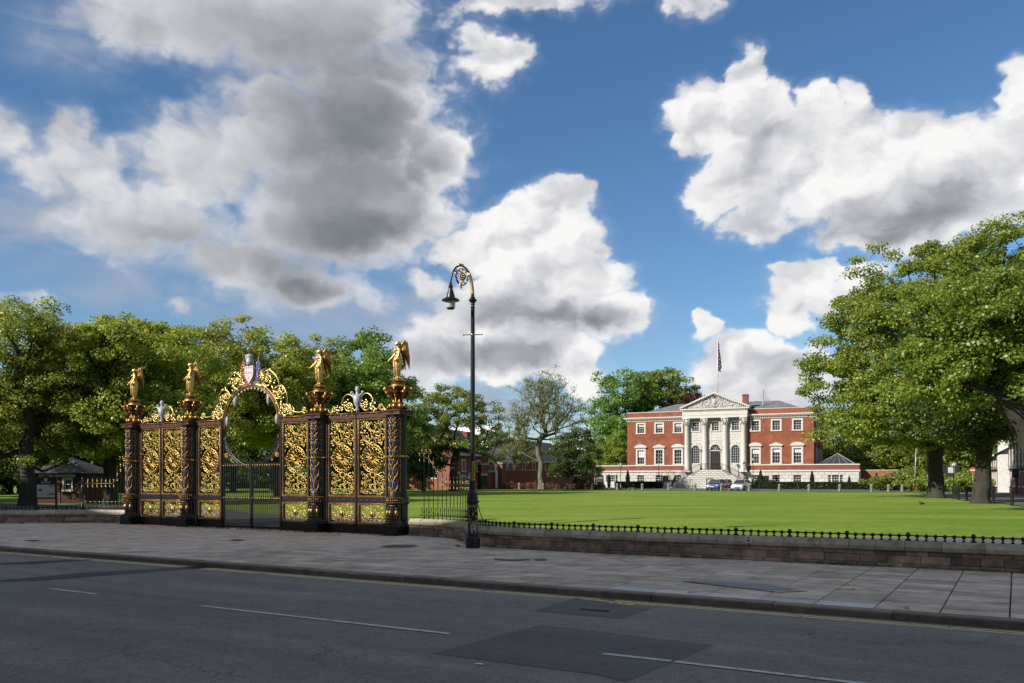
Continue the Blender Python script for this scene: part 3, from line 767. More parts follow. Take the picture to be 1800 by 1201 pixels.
bar_m = MB(); bar_m.lathe([(.03,0),(.034,.03),(.02,.06),(.017,.07),(.017,.12),(.03,.14),(.034,.16),(.018,.2),(.0155,.22),(.0155,1.28),(.024,1.3),(.0155,1.32),(.015,1.5),(.02,1.52),(.003,1.62)], 6)
BAR = bar_m.mesh('bar', M['black'], smooth='all')
kn = MB(); kn.ball((0,0,0), .045, 6, 4, (1,1,.8)); kn.lathe([(.01,.02),(.035,.07),(.03,.1),(.004,.15)], 6)
KNOB = kn.mesh('gilt_knob', M['gold'], smooth='all')
dogm = MB(); dogm.lathe([(.012,0),(.012,.20),(.028,.22),(.004,.31)], 5); DOG = dogm.mesh('dog_bar', M['black'], smooth='all')
gdog = dogm.mesh('gilt_dog_bar', M['gold'], smooth='all')
def high_rail(P, L, d0, d1, label, flip, seed, gilt_low):
    p, _ = path_at(P, L, d0); o0 = st(*p, 0)
    root = empty('railing', o0, 0, label, 'railing')
    n = int((d1 - d0) / .215); rail = [[], [], []]
    for i in range(n+1):
        d = d0 + (d1-d0)*i/n; w, a = wall_pt(P, L, d, .2, .638, flip); x, y = w[0]-o0[0], w[1]-o0[1]
        near = i / n; up = 0
        if near < .42: up = 1.05 * (1 - sstep(near, .08, .38))
        if i > 0:
            b = link('bar', BAR, root, (x, y, .638), a)
            if up > .02: b.scale = (1, 1, (1.62 + up) / 1.62)
        zt = .638 + 1.36 + up
        k1 = link('gilt_knob', KNOB, root, (x, y, zt), a); k1.scale = (1,1,1) if gilt_low else (.6,.6,.7); k2 = link('gilt_knob', KNOB, root, (x, y, zt - .16), a); k2.rotation_euler.x = PI; k2.scale = k1.scale
        rail[0].append((x, y, zt - .07)); rail[1].append((x, y, .638+.13)); rail[2].append((x, y, .638 + .40))
        if i < n:
            w2, a2 = wall_pt(P, L, d + (d1-d0)/n/2, .2, .638, flip)
            link('dog_bar', gdog if gilt_low else DOG, root, (w2[0]-o0[0], w2[1]-o0[1], .77), a2)
    m = MB()
    m.tube(rail[0], .022, 5); m.tube(rail[1], .016, 5)
    if gilt_low: m.tube(rail[2], .012, 4)
    m.build('rail', M['black'], root, smooth='all')
    # gilt crest next the pier
    m = MB()
    for q in range(3):
        w, a = wall_pt(P, L, d0 + .12 + q*.2, .2, 0, flip); x, y = w[0]-o0[0], w[1]-o0[1]
        for s in (-1, 1):
            c = [(x + s*.05*math.cos(t)*(DS.x), y + s*.05*math.cos(t)*DS.y, 3.16 + .06*math.sin(t)) for t in np.linspace(0, 4.5, 9)]
            m.tube(c, .014, 4)
        m.ball((x, y, 3.24), .035, 6, 4)
    m.build('gilt_crest', M['gold'], root, smooth='all')
    # end post
    w, a = wall_pt(P, L, d1 + .02, .2, .638, flip)
    m = MB(); m.lathe([(.10,0),(.10,.1),(.06,.16),(.07,.3),(.045,.34),(.045,.75),(.075,.8),(.08,1.15),(.05,1.2),(.05,1.3),(.085,1.33),(.085,1.42),(.04,1.46),(.05,1.52),(.01,1.6)], 10)
    m.build('post', M['black'], root, smooth=True, loc=(w[0]-o0[0], w[1]-o0[1], .638), rz=a)
    # back stay
    m = MB(); c = []
    for q in range(9):
        f = q/8; ww, _ = wall_pt(P, L, d1 + .02 + .28*math.sin(f*PI)*.6, .2 + .45*(1-f), .64 + 1.35*f*f**.3, flip); c.append((ww[0]-o0[0], ww[1]-o0[1], ww[2]))
    m.tube(c, .016, 5); m.build('stay', M['black'], root, smooth='all')
    return root
high_rail(RWP, LR, .35, dR, 'tall black spiked railing with gilt band between gate pier and lamp post', 1, 1, False)
high_rail(LWP, LL_, .35, dL, 'tall black railing with gilt spikes left of the gates', -1, 2, True)

# ------------------------------------------------------------------ golden gates
gates = empty('ornamental_gateway', st(GC, GT, 0), ROT, 'black and gold ornamental cast iron gateway with four piers and central arch', 'gate')
def spiral(c, r0, r1, a0, turns, n=18, y=0, mx=1):
    return [(c[0] + mx*(r0+(r1-r0)*i/n)*math.cos(a0 + turns*2*PI*i/n), y, c[1] + (r0+(r1-r0)*i/n)*math.sin(a0 + turns*2*PI*i/n)) for i in range(n+1)]
def bez(p0, p1, p2, p3, n=10, y=0):
    o = []
    for i in range(n+1):
        t = i/n; o.append(tuple([(1-t)**3*p0[k]+3*(1-t)**2*t*p1[k]+3*(1-t)*t*t*p2[k]+t**3*p3[k] for k in (0,)] + [y] + [(1-t)**3*p0[1]+3*(1-t)**2*t*p1[1]+3*(1-t)*t*t*p2[1]+t**3*p3[1]]))
    return o
def leafblob(m, x, z, a, l=.07, w=.03, y=-.01, t=.012):
    ca, sa = math.cos(a), math.sin(a)
    P = [(0,0,0),(l*.45,w,0),(l,0,0),(l*.45,-w,0),(l*.45,0,-t)]
    vs = [(x + p[0]*ca - p[1]*sa, y + p[2], z + p[0]*sa + p[1]*ca) for p in P]
    m.add(vs, [(0,4,1),(1,4,2),(2,4,3),(3,4,0)])
def flower(m, x, z, r, y=-.02, k=6):
    m.ball((x, y-.01, z), r*.38, 6, 4, (1,.7,1))
    for i in range(k):
        a = 2*PI*i/k; m.ball((x + r*.68*math.cos(a), y, z + r*.68*math.sin(a)), r*.34, 5, 4, (1,.6,1))
def rosette(m, cx, cz, r):
    for q in (1.0, .80): m.tube([(cx + r*q*math.cos(a), 0, cz + r*q*math.sin(a)) for a in np.linspace(0, 2*PI, 33)[:-1]], .016 if q < 1 else .02, 5, closed=True)
    for i in range(24):
        a = 2*PI*i/24; m.ball((cx + r*.90*math.cos(a), -.015, cz + r*.90*math.sin(a)), r*.085, 5, 4, (1,.7,1))
    for i in range(12):
        a = 2*PI*i/12; ca, sa = math.cos(a), math.sin(a)
        pts = []
        for u, v in ((.14,0),(.34,.05),(.56,.105),(.70,.08),(.74,0),(.70,-.08),(.56,-.105),(.34,-.05)):
            pts.append((cx + r*(u*ca - v*sa), -.02, cz + r*(u*sa + v*ca)))
        m.tube(pts, .0155, 4, closed=True)
        m.tube([(cx + r*.1*ca, -.035, cz + r*.1*sa), (cx + r*.42*ca, -.03, cz + r*.42*sa)], [.022, .008], 4)
    m.ball((cx, -.045, cz), r*.15, 8, 6); 
def panel_scroll(w, z0, z1, rz, rad):
    """gilt scrollwork, symmetric about x=0, from z0 to z1 around the rosette at rz"""
    m = MB()
    for sx in (-1, 1):
        for (za, zb, d) in ((rz + rad, z1, 1), (rz - rad, z0, -1)):
            h = abs(zb - za)
            Z = lambda f: za + d*h*f
            a = w/2
            # great C scrolls with flowers
            c1 = (sx*a*.58, Z(.30)); c2 = (sx*a*.62, Z(.80))
            m.tube(spiral(c1, .04, a*.36, PI/2*d if sx > 0 else PI/2*d, 1.15, 16, 0, sx), .017, 4)
            m.tube(spiral(c2, .03, a*.30, -PI/2*d, 1.1, 14, 0, sx), .016, 4)
            flower(m, c1[0], c1[1], .085); flower(m, c2[0], c2[1], .065)
            flower(m, sx*a*.60, Z(.52), .07)
            m.tube(bez((sx*.03, Z(.05)), (sx*a*.5, Z(.02)), (sx*a*1.0, Z(.3)), (sx*a*.92, Z(.62))), [.02]*6 + [.014]*5, 4)
            m.tube(bez((sx*.02, Z(.2)), (sx*a*.18, Z(.45)), (sx*a*.05, Z(.55)), (sx*a*.30, Z(.68))), .016, 4)
            # heart
            m.tube(bez((0, Z(.52)), (sx*a*.06, Z(.66)), (sx*a*.46, Z(.78)), (sx*a*.26, Z(.94))), .02, 4)
            m.tube(bez((sx*a*.26, Z(.94)), (sx*a*.12, Z(1.0)), (sx*a*.02, Z(.93)), (sx*.012, Z(.80))), .016, 4)
            m.tube(bez((sx*a*.35, Z(.98)), (sx*a*.6, Z(1.0)), (sx*a*.9, Z(.98)), (sx*a*.95, Z(.72))), .013, 4)
            rr = random.Random(int(sx*3 + d*7 + 50))
            for k in range(70):
                f = rr.random(); x = rr.uniform(.05, .95)*a
                leafblob(m, sx*x, Z(f*.98), rr.uniform(0, 2*PI), rr.uniform(.05,.11), rr.uniform(.02,.035), -.012)
        # beside rosette
        for dz in (-.32, 0, .32): leafblob(m, sx*(w/2 - .03), rz + dz, PI/2, .12, .04)
    return m
PW = 1.40      # panel width outside
def frame_mb(w, z0, z1, b=.085):
    m = MB(); m.cur = 0
    m.box(-w/2, w/2, -.05, .05, z1-b, z1); m.box(-w/2, w/2, -.05, .05, z0, z0+b)
    m.box(-w/2, -w/2+b, -.05, .05, z0+b, z1-b); m.box(w/2-b, w/2, -.05, .05, z0+b, z1-b)
    return m
def beads(w, z0, z1, b, r=.02, sp=.062):
    m = MB()
    for z in (z0 + b*.5, z1 - b*.5):
        n = int((w - b) / sp)
        for i in range(n+1): x = -w/2 + b/2 + (w-b)*i/n; m.ball((x, -.056, z), r, 5, 3, (1,.6,1))
    n = int((z1-z0-b)/sp)
    for x in (-w/2 + b/2, w/2 - b/2):
        for i in range(1, n): m.ball((x, -.056, z0 + b/2 + (z1-z0-b)*i/n), r, 5, 3, (1,.6,1))
    for e in (.01, b-.01):
        x, a, c = w/2-e, z0+e, z1-e
        m.tube([(-x,-.054,a),(x,-.054,a),(x,-.054,c),(-x,-.054,c)], .009, 4, closed=True)
    return m
UZ0, UZ1, LZ0, LZ1 = 1.42, 4.54, .35, 1.20
meshes = {}
def panel_meshes(w):
    if w in meshes: return meshes[w]
    iw = w - .22
    fr = frame_mb(w, UZ0, UZ1); fr2 = frame_mb(w, LZ0, LZ1)
    bd = beads(w, UZ0, UZ1, .085); bd2 = beads(w, LZ0, LZ1, .085)
    rad = min(.55, iw/2 - .03)
    sc = panel_scroll(iw, UZ0+.13, UZ1-.13, 2.95, rad)
    ro = MB(); rosette(ro, 0, 2.95, rad)
    lo = MB(); cz = (LZ0+LZ1)/2
    lo.ball((0, -.04, cz), .09, 8, 6, (1,.6,1.3)); flower(lo, 0, cz, .14, -.02, 8)
    for sx in (-1, 1):
        for sz in (-1, 1):
            lo.tube(spiral((sx*iw*.30, cz + sz*.15), .02, .13, 0, 1.3*sz, 12, 0, sx), .014, 4)
            flower(lo, sx*iw*.30, cz + sz*.15, .055)
            lo.tube(bez((sx*.05, cz), (sx*iw*.15, cz+sz*.3), (sx*iw*.35, cz+sz*.32), (sx*iw*.46, cz + sz*.2)), .014, 4)
            lo.tube(bez((sx*.08, cz+sz*.05), (sx*iw*.2, cz+sz*.0), (sx*iw*.4, cz), (sx*iw*.46, cz + sz*.05)), .012, 4)
            rr = random.Random(5 + sx + 3*sz)
            for k in range(20): leafblob(lo, sx*rr.uniform(.02,.47)*iw, cz + sz*rr.uniform(.02,.29), rr.uniform(0,6.28), .08, .028)
    base = MB(); base.box(-w/2, w/2, -.07, .07, .0, .345); base2 = MB(); base2.box(-w/2, w/2, -.06, .06, 1.203, 1.417)
    for i in range(4): 
        base2.ball((-w/2 + w*(i+.5)/4, -.062, 1.31), .035, 6, 4)
    top = MB(); top.box(-w/2-.02, w/2+.02, -.10, .10, 4.543, 4.62); top.box(-w/2-.02, w/2+.02, -.075, .075, 4.62, 4.72); top.box(-w/2-.03, w/2+.03, -.12, .12, 4.72, 4.77)
    tb = MB()
    for i in range(5): tb.ball((-w/2 + w*(i+.5)/5, -.08, 4.67), .028, 6, 4, (1,.6,1))
    tb.tube([(-w/2-.02,-.124,4.745),(w/2+.02,-.124,4.745)], .012, 4)
    meshes[w] = dict(frame=fr.mesh('frame', M['darkbrown']), lower_frame=fr2.mesh('lower_frame', M['darkbrown']), beading=bd.mesh('beading', M['goldd'], 'all'), lower_beading=bd2.mesh('lower_beading', M['goldd'], 'all'),
        scrollwork=sc.mesh('scrollwork', M['filigree'], 'all'), rosette=ro.mesh('rosette', M['gold'], 'all'), lower_scrollwork=lo.mesh('lower_scrollwork', M['filigree'], 'all'),
        base_board=base.mesh('base_board', M['black']), middle_rail=base2.mesh('middle_rail', M['black']), cornice=top.mesh('cornice', M['darkbrown']), cornice_studs=tb.mesh('cornice_studs', M['goldd'], 'all'))
    return meshes[w]
for sgn in (-1, 1):
    for (c, w) in ((2.62, 1.50), (5.17, 1.46), (6.73, 1.46)):
        pe = link('screen_panel', None, gates, (sgn*c, 0, 0))
        for k, me in panel_meshes(w).items():
            o = link(k, me, pe)
            if k in ('beading','lower_beading','scrollwork','lower_scrollwork','cornice_studs'): o['kind'] = 'stuff'
    # posts between
    m = MB()
    for x in (5.95, 4.41, 7.49, 1.82, 3.40): m.box(sgn*x-.035, sgn*x+.035, -.09, .09, 0, 4.80)
    m.build('post', M['black'], gates)
    # crest of scrolls over the pair of panels, with a pale urn finial
    cr = MB()
    for sx in (-1, 1):
        X = lambda v: sgn*5.95 + sx*v
        cr.tube(spiral((X(.42), 5.06), .05, .26, -1.2, 1.25, 18, 0, sx), .024, 5)
        cr.tube(bez((X(.12), 5.30), (X(.45), 5.75), (X(.85), 5.45), (X(.82), 5.02)), .026, 5)
        cr.tube(bez((X(.82), 5.02), (X(.9), 4.82), (X(1.05), 4.85), (X(1.2), 5.08)), .022, 5)
        cr.tube(spiral((X(1.16), 4.96), .03, .14, 0, 1.2, 12, 0, sx), .018, 4)
        cr.tube(bez((X(1.3), 5.0), (X(1.4), 4.8), (X(1.5), 4.8), (X(1.52), 4.95)), .018, 4)
        flower(cr, X(.42), 5.06, .15, -.02, 7); flower(cr, X(1.16), 4.98, .08); 
        for k in range(26):
            rr = random.Random(k + 40*sx); x = rr.uniform(.1, 1.45); leafblob(cr, X(x), 4.80 + rr.random()*max(.12, .55 - abs(x-.5)*.5), rr.uniform(0, 6.28), .10, .035)
    cr.build('scroll_crest', M['goldp'], gates, smooth='all')
    ur = MB(); c = (sgn*5.95, 0, 0)
    ur.lathe([(.05,4.8),(.09,4.9),(.05,4.98),(.13,5.1),(.19,5.42),(.12,5.46),(.07,5.5),(.06,5.62),(.10,5.70),(.06,5.80),(.01,5.83)], 10, c)
    for s in (-1, 1): ur.tube([(c[0]+s*.05,0,5.44),(c[0]+s*.2,0,5.5),(c[0]+s*.27,0,5.55)], .035, 6); ur.ball((c[0]+s*.28, 0, 5.58), .075, 7, 5, (1,1,.8))
    ur.build('urn_finial', M['silverp'], gates, smooth='all')

# piers: front and rear lattice column on a plinth with drum, capital and lotus
def pier_parts():
    d = {}
    m = MB(); m.cbox(-.36, .36, -.55, .55, 0, .40, .02); m.cbox(-.32, .32, -.50, .50, .40, .47, .015); d['plinth'] = m.mesh('plinth', M['black'])
    m = MB()
    for y in (-.2, .2): m.lathe([(.31,.47),(.30,.50),(.26,.53),(.26,1.16),(.30,1.19),(.31,1.22)], 16, (0,y,0))
    m.box(-.26,.26,-.05,.05,.47,1.22); d['drum'] = m.mesh('drum', M['black'], True)
    m = MB()
    for y in (-.2,):
        for a in (-PI/2, -PI/2+.9, -PI/2-.9):
            cx, cy = .265*math.cos(a), y + .265*math.sin(a)
            m.ball((cx, cy, .84), .07, 8, 6, (1,1,1.9)); m.ball((cx*1.05, cy-.01, .84), .04, 6, 5, (1,1,1.5)); m.ball((cx, cy, 1.02), .03, 6, 4); m.ball((cx, cy, .66), .03, 6, 4)
        for z in (.55, 1.14): m.tube([(.265*math.cos(a), y+.265*math.sin(a), z) for a in np.linspace(0, 2*PI, 21)[:-1]], .01, 4, closed=True)
    d['drum_ornament'] = m.mesh('drum_ornament', M['goldd'], 'all')
    m = MB()
    for y in (-.2, .2): m.lathe([(.31,1.22),(.33,1.26),(.27,1.28),(.27,1.38),(.33,1.40),(.33,1.44),(.25,1.46)], 16, (0,y,0))
    m.box(-.28,.28,-.2,.2,1.22,1.46); d['band'] = m.mesh('band', M['darkbrown'], True)
    m = MB()
    for k in range(22): 
        a = 2*PI*k/22; m.ball((.30*math.cos(a), -.2+.30*math.sin(a), 1.33), .03, 5, 4, (1,1,1.4))
        m.ball((.335*math.cos(a), -.2+.335*math.sin(a), 1.42), .018, 4, 3); m.ball((.335*math.cos(a), -.2+.335*math.sin(a), 1.24), .018, 4, 3)
    d['band_beading'] = m.mesh('band_beading', M['goldd'], 'all')
    m = MB()
    for y in (-.2, .2): m.lathe([(.245,1.46),(.235,1.66),(.215,1.7),(.21,2.97),(.205,3.04),(.195,4.48),(.21,4.6),(.26,4.7),(.26,4.76)], 14, (0,y,0))
    m.box(-.15,.15,-.2,.2,1.46,4.7); d['shaft'] = m.mesh('shaft', M['blackm'], True)
    m = MB()
    for y in (-.2,):   # blue fields between the lattice
        for zc, h in ((1.955,.21),(2.435,.185),(2.82,.12),(3.15,.12),(3.52,.165),(3.84,.09),(4.12,.125),(4.365,.06)):
            for k in range(8):
                a = 2*PI*k/8; m.ball((.196*math.cos(a), y+.196*math.sin(a), zc), .045, 6, 5, (1,1,h/.045))
    d['blue_inlay'] = m.mesh('blue_inlay', M['blue'], 'all')
    m = MB(); y = -.2
    for k in range(8):
        for sg in (-1, 1):
            pts = []
            for i in range(57):
                z = 1.70 + (4.45-1.70)*i/56
                lo = [1.70, 2.21, 2.66, 2.98, 3.32, 3.72, 3.96, 4.28, 4.45]
                # phase swings out and back between the crossing heights
                for a0, b0 in zip(lo, lo[1:]):
                    if z <= b0 + 1e-6: f = (z-a0)/(b0-a0); break
                a = 2*PI*k/8 + sg*(2*PI/16)*math.sin(PI*f)**.8 if f > 0 and f < 1 else 2*PI*k/8
                r = .225 if z < 3 else .212
                pts.append((r*math.cos(a), y + r*math.sin(a), z))
            m.tube(pts, .017, 4)
        for zc in (1.70, 2.21, 2.66, 2.98, 3.32, 3.72, 3.96, 4.28, 4.45):
            a = 2*PI*k/8; m.ball((.23*math.cos(a), y+.23*math.sin(a), zc), .034, 6, 4, (1,1,1.3))
        a = 2*PI*k/8; m.tube([(.235*math.cos(a), y+.235*math.sin(a), 1.66), (.235*math.cos(a+.39), y+.235*math.sin(a+.39), 1.60), (.235*math.cos(a+.78), y+.235*math.sin(a+.78), 1.66)], .014, 4)
    d['gilt_lattice'] = m.mesh('gilt_lattice', M['goldd'], 'all')
    m = MB(); m.lathe([(.24,2.97),(.29,2.99),(.29,3.03),(.24,3.05)], 14, (0,-.2,0)); m.lathe([(.24,2.97),(.29,2.99),(.29,3.03),(.24,3.05)], 14, (0,.2,0))
    m.tube([(-.46,-.2,3.01),(.46,-.2,3.01)], .022, 5); d['collar'] = m.mesh('collar', M['goldd'], True)
    m = MB(); m.box(-.42,.42,-.44,.44,4.60,4.64); m.box(-.40,.40,-.42,.42,4.64,4.74); m.box(-.46,.46,-.47,.47,4.74,4.78); d['cornice'] = m.mesh('cornice', M['darkbrown'])
    m = MB()  # lotus base
    m.lathe([(.22,4.78),(.27,4.84),(.20,4.95),(.17,5.2)], 14)
    for k in range(8):
        a = 2*PI*k/8+.2; m.ball((.30*math.cos(a), .30*math.sin(a), 4.93), .10, 7, 5, (1,1,1.15)); m.ball((.25*math.cos(a+.39), .25*math.sin(a+.39), 4.90), .07, 6, 4, (1,1,1.5))
        m.tube([(.24*math.cos(a), .24*math.sin(a), 5.0), (.17*math.cos(a), .17*math.sin(a), 5.12), (.19*math.cos(a), .19*math.sin(a), 5.28)], .035, 5)
    d['lotus_base'] = m.mesh('lotus_base', M['goldd'], 'all')
    m = MB(); m.lathe([(.17,5.2),(.22,5.26),(.26,5.45),(.36,5.56),(.42,5.64),(.42,5.68),(.27,5.70)], 16); d['capital_core'] = m.mesh('capital_core', M['darkbrown'], True)
    m = MB()
    for k in range(8):
        a = 2*PI*k/8 + PI/8; c, s_ = math.cos(a), math.sin(a)
        m.tube([(.2*c,.2*s_,5.25),(.36*c,.36*s_,5.36),(.50*c,.50*s_,5.52),(.56*c,.56*s_,5.62),(.46*c,.46*s_,5.66)], [.03,.04,.05,.045,.02], 5)
        m.ball((.43*c,.43*s_,5.46), .075, 7, 5, (1,1,1.25)); m.ball((.30*c,.30*s_,5.50), .09, 6, 4, (1,1,1)); m.ball((.40*c,.40*s_,5.33), .04, 5, 4)
        m.ball((.33*c,.33*s_,5.30), .06, 6, 4)
    m.lathe([(.44,5.655),(.47,5.67),(.44,5.685)], 20); d['capital_foliage'] = m.mesh('capital_foliage', M['goldd'], 'all')
    m = MB(); m.lathe([(.30,5.70),(.28,5.74),(.27,5.76)], 16); m.lathe([(.26,5.76),(.27,5.80),(.22,5.86),(.15,5.88)], 12); d['statue_pedestal'] = m.mesh('statue_pedestal', M['goldd'], True)
    return d
PPARTS = pier_parts()
for x in (-7.98, -3.95, 3.95, 7.98):
    pe = link('pier', None, gates, (x, 0, 0))
    for k, me in PPARTS.items():
        o = link(k, me, pe)
        if k in ('band_beading','blue_inlay','gilt_lattice','drum_ornament','capital_foliage'): o['kind'] = 'stuff'

# gate leaves under the arch
AC, AR = 4.42, 1.69
for sgn in (-1, 1):
    lf = link('gate_leaf', None, gates)
    fr = MB(); fr.box(sgn*1.78-.04*sgn-.03, sgn*1.78-.04*sgn+.03, -.04, .04, .02, 3.7); fr.box(sgn*.035-.03, sgn*.035+.03, -.04, .04, .02, 2.98)
    x0, x1 = (.005, 1.73) if sgn > 0 else (-1.73, -.005)
    for z in (.06, 1.24, 2.78): fr.box(x0, x1, -.025, .025, z, z+.06)
    for z in (1.35, 2.68): fr.box(x0, x1, -.02, .02, z, z+.03)
    fr.build('leaf_frame', M['black'], lf)
    n = 15
    for i in range(1, n):
        x = sgn*(.035 + (1.71)*i/n); top = 2.80
        m = MB(); m.box(x-.012, x+.012, -.012, .012, .12, top); m.build('bar', M['black'], lf)
        m = MB(); xx = x - sgn*.057; m.box(xx-.007, xx+.007, -.007, .007, .12, 1.24); m.build('dog_bar', M['black'], lf)
    kb = MB()
    for i in range(12):
        x = sgn*(.12 + 1.60*i/11)
        for z in (1.325, 2.74): kb.ball((x, -.03, z), .042, 7, 5)
    kb.build('gilt_knobs', M['goldd'], lf, smooth='all')
    cc = MB(); arc = [(sgn*AR*math.sin(a), 0, AC - AR*math.cos(a)) for a in np.linspace(0.02, 1.35, 16)]
    cc.tube(arc, .035, 6); cc.tube([(p[0]*1.06, 0, AC + (p[2]-AC)*1.06) for p in arc], .02, 5)
    for i, a in enumerate(np.linspace(.08, 1.3, 20)):
        cc.tube([(sgn*AR*math.sin(a), 0, AC-AR*math.cos(a)), (sgn*AR*.94*math.sin(a), 0, AC-AR*.94*math.cos(a)+.08)], [.014, .004], 4)
        zt = AC - AR*math.cos(a)
        if zt > 2.95: cc.tube([(sgn*AR*math.sin(a)*1.0, 0, 2.84), (sgn*AR*math.sin(a), 0, zt)], .011, 4)
    cc.build('curved_top_rail', M['black'], lf, smooth='all')
    fl = MB(); flower(fl, sgn*1.55, 3.18, .13, -.02, 7); flower(fl, sgn*1.25, 2.98, .08); 
    for a in np.linspace(.1, 1.25, 12): fl.ball((sgn*AR*1.03*math.sin(a), -.03, AC-AR*1.03*math.cos(a)), .018, 5, 4)
    fl.build('gilt_flowers', M['goldd'], lf, smooth='all')
lk = MB(); lk.box(-.09, .09, -.07, -.04, 1.22, 1.40); lk.box(-.035, .035, -.055, .0, .02, 2.95); lk.build('lock', M['black'], gates)

# arch with scrolls, shield of arms and banners
ar = MB(); arc = [(AR*math.cos(a), 0, 4.50 + AR*math.sin(a)) for a in np.linspace(-.12, PI+.12, 36)]
ar.tube(arc, .05, 6); ar.build('arch_ring', M['darkbrown'], gates, smooth='all')
ar = MB(); ar.tube([(p[0]*1.06, -.03, 4.50+(p[2]-4.50)*1.06) for p in arc], .028, 5); ar.tube([(p[0]*.97, -.05, 4.50+(p[2]-4.50)*.97) for p in arc], .012, 4)
ar.build('arch_moulding', M['goldd'], gates, smooth='all')
fr = MB()
for i, a in enumerate(np.linspace(.9, PI-.9, 11)):
    r = AR*.925; fr.ball((r*math.cos(a), 0, 4.5 + r*math.sin(a)), .05, 7, 5, (1.3,.5,1.0))
for s in (-1, 1):
    fr.lathe([(.02,5.30),(.07,5.42),(.08,5.62),(.04,5.72)], 7, (s*1.02*1, 0, 0)); fr.lathe([(.02,4.45),(.07,4.55),(.08,4.75),(.04,4.9)], 7, (s*1.52, 0, 0))
fr.build('arch_pendants', M['silverp'], gates, smooth='all')
sc = MB()
for s in (-1, 1):
    for (a, R0, off) in ((1.10, .40, .42), (.66, .34, .36), (.25, .30, .38)):
        cx, cz = s*(AR+off)*math.cos(a), 4.50 + (AR+off)*math.sin(a)
        sc.tube(spiral((cx, cz), R0*.25, R0, a+2.4, -1.35, 22, -.01, s), [.016+.012*(i/22) for i in range(23)], 5)
        sc.tube(spiral((cx, cz), R0*.55, R0*.62, a, 1, 14, -.01, s), .014, 4)
        # acanthus trail running over to the next scroll
        p0 = (cx + s*R0*math.cos(a-.2), cz + R0*math.sin(a-.2))
        b = a - .38; p3 = (s*(AR+.42)*math.cos(b), 4.5 + (AR+.55)*math.sin(b))
        sc.tube(bez((s*(AR+off+R0)*math.cos(a+.1), 4.5+(AR+off+R0)*math.sin(a+.1)), (p0[0]+s*.2, p0[1]+.05), (p3[0]+s*.2, p3[1]+.25), p3), [.028]*5+[.018]*6, 5)
        flower(sc, cx, cz, R0*.34, -.03, 7)
        rr = random.Random(int(a*100)+s)
        for k in range(22):
            aa = rr.uniform(0, 2*PI); q = R0*rr.uniform(.35, 1.15); leafblob(sc, cx+q*math.cos(aa), cz+q*math.sin(aa), aa + rr.uniform(-1,1)+.8, rr.uniform(.08,.16), .03, -.03, .02)
    # outer end by the pier
    sc.tube(bez((s*2.1, 5.25), (s*2.4, 5.0), (s*2.55, 4.85), (s*3.1, 4.95)), .028, 5); sc.tube(spiral((s*3.1, 5.02), .04, .17, -1.5, 1.2, 14, 0, s), .022, 5); flower(sc, s*3.1, 5.02, .09); 
    sc.tube(spiral((s*2.35, 4.98), .04, .20, 0, 1.2, 14, 0, s), .022, 5); flower(sc, s*2.35, 4.98, .12)
    sc.tube(bez((s*.3,6.25),(s*.6,6.3),(s*.75,6.55),(s*.55,6.75)), .04, 5); flower(sc, s*.60, 6.48, .15); flower(sc, s*.38, 6.30, .10); flower(sc, s*.62, 6.75, .09)
sc.tube(bez((-.6,6.12),(-.2,6.28),(.2,6.28),(.6,6.12)), .05, 5)
sc.build('arch_scrollwork', M['goldp'], gates, smooth='all')
sh = MB(); sh.prism([(-.26,7.02),(.26,7.02),(.265,6.70),(.20,6.50),(0,6.26),(-.20,6.50),(-.265,6.70)][::-1], -.16, -.06)
sh.build('shield', M['shield'], gates)
sh = MB()
for i in range(3):
    for z in (6.94, 6.94-.22, 6.5): 
        if z < 6.6 and i != 1: continue
        sh.ball((-.15+.15*i, -.165, z), .028, 5, 3, (1,.4,1.3))
sh.build('shield_charges', M['redp'], gates, smooth='all')
he = MB(); he.lathe([(.10,7.02),(.17,7.08),(.16,7.25),(.12,7.32),(.15,7.42),(.14,7.50),(.04,7.54)], 10, (0,-.1,0)); he.tube([(-.1,-.1,7.15),(-.2,-.1,7.3),(-.26,-.1,7.52),(-.2,-.1,7.5)], .04, 5)
he.build('crest_helmet', M['silverp'], gates, smooth='all')
for s, mt, mk in ((-1, M['redp'], 'redp'), (1, M['bluep'], 'bluep')):
    b = MB(); pl = [(s*.05,6.22),(s*.28,6.45),(s*.31,6.95),(s*.42,7.38),(s*.58,7.12),(s*.60,6.75),(s*.48,6.40),(s*.25,6.20)]
    if s > 0: pl = pl[::-1]
    b.prism(pl, -.05, .03); b.build('banner', mt, gates)
    g = MB(); g.tube([(s*.12,-.02,6.2),(s*.50,-.02,7.5)], .016, 4); g.ball((s*.5,-.02,7.54), .04, 5, 4)
    rr = random.Random(9+s)
    for k in range(9): g.ball((s*rr.uniform(.32,.54), -.07, rr.uniform(6.4,7.15)), .035, 5, 3, (1,.5,1))
    if s < 0:
        for k in range(7): g.ball((s*(.45+.10*math.sin(k*2)), -.08, 6.45+.1*k), .06, 5, 4, (1,.6,1))
    g.build('banner_gilding', M['gold'], gates, smooth='all')

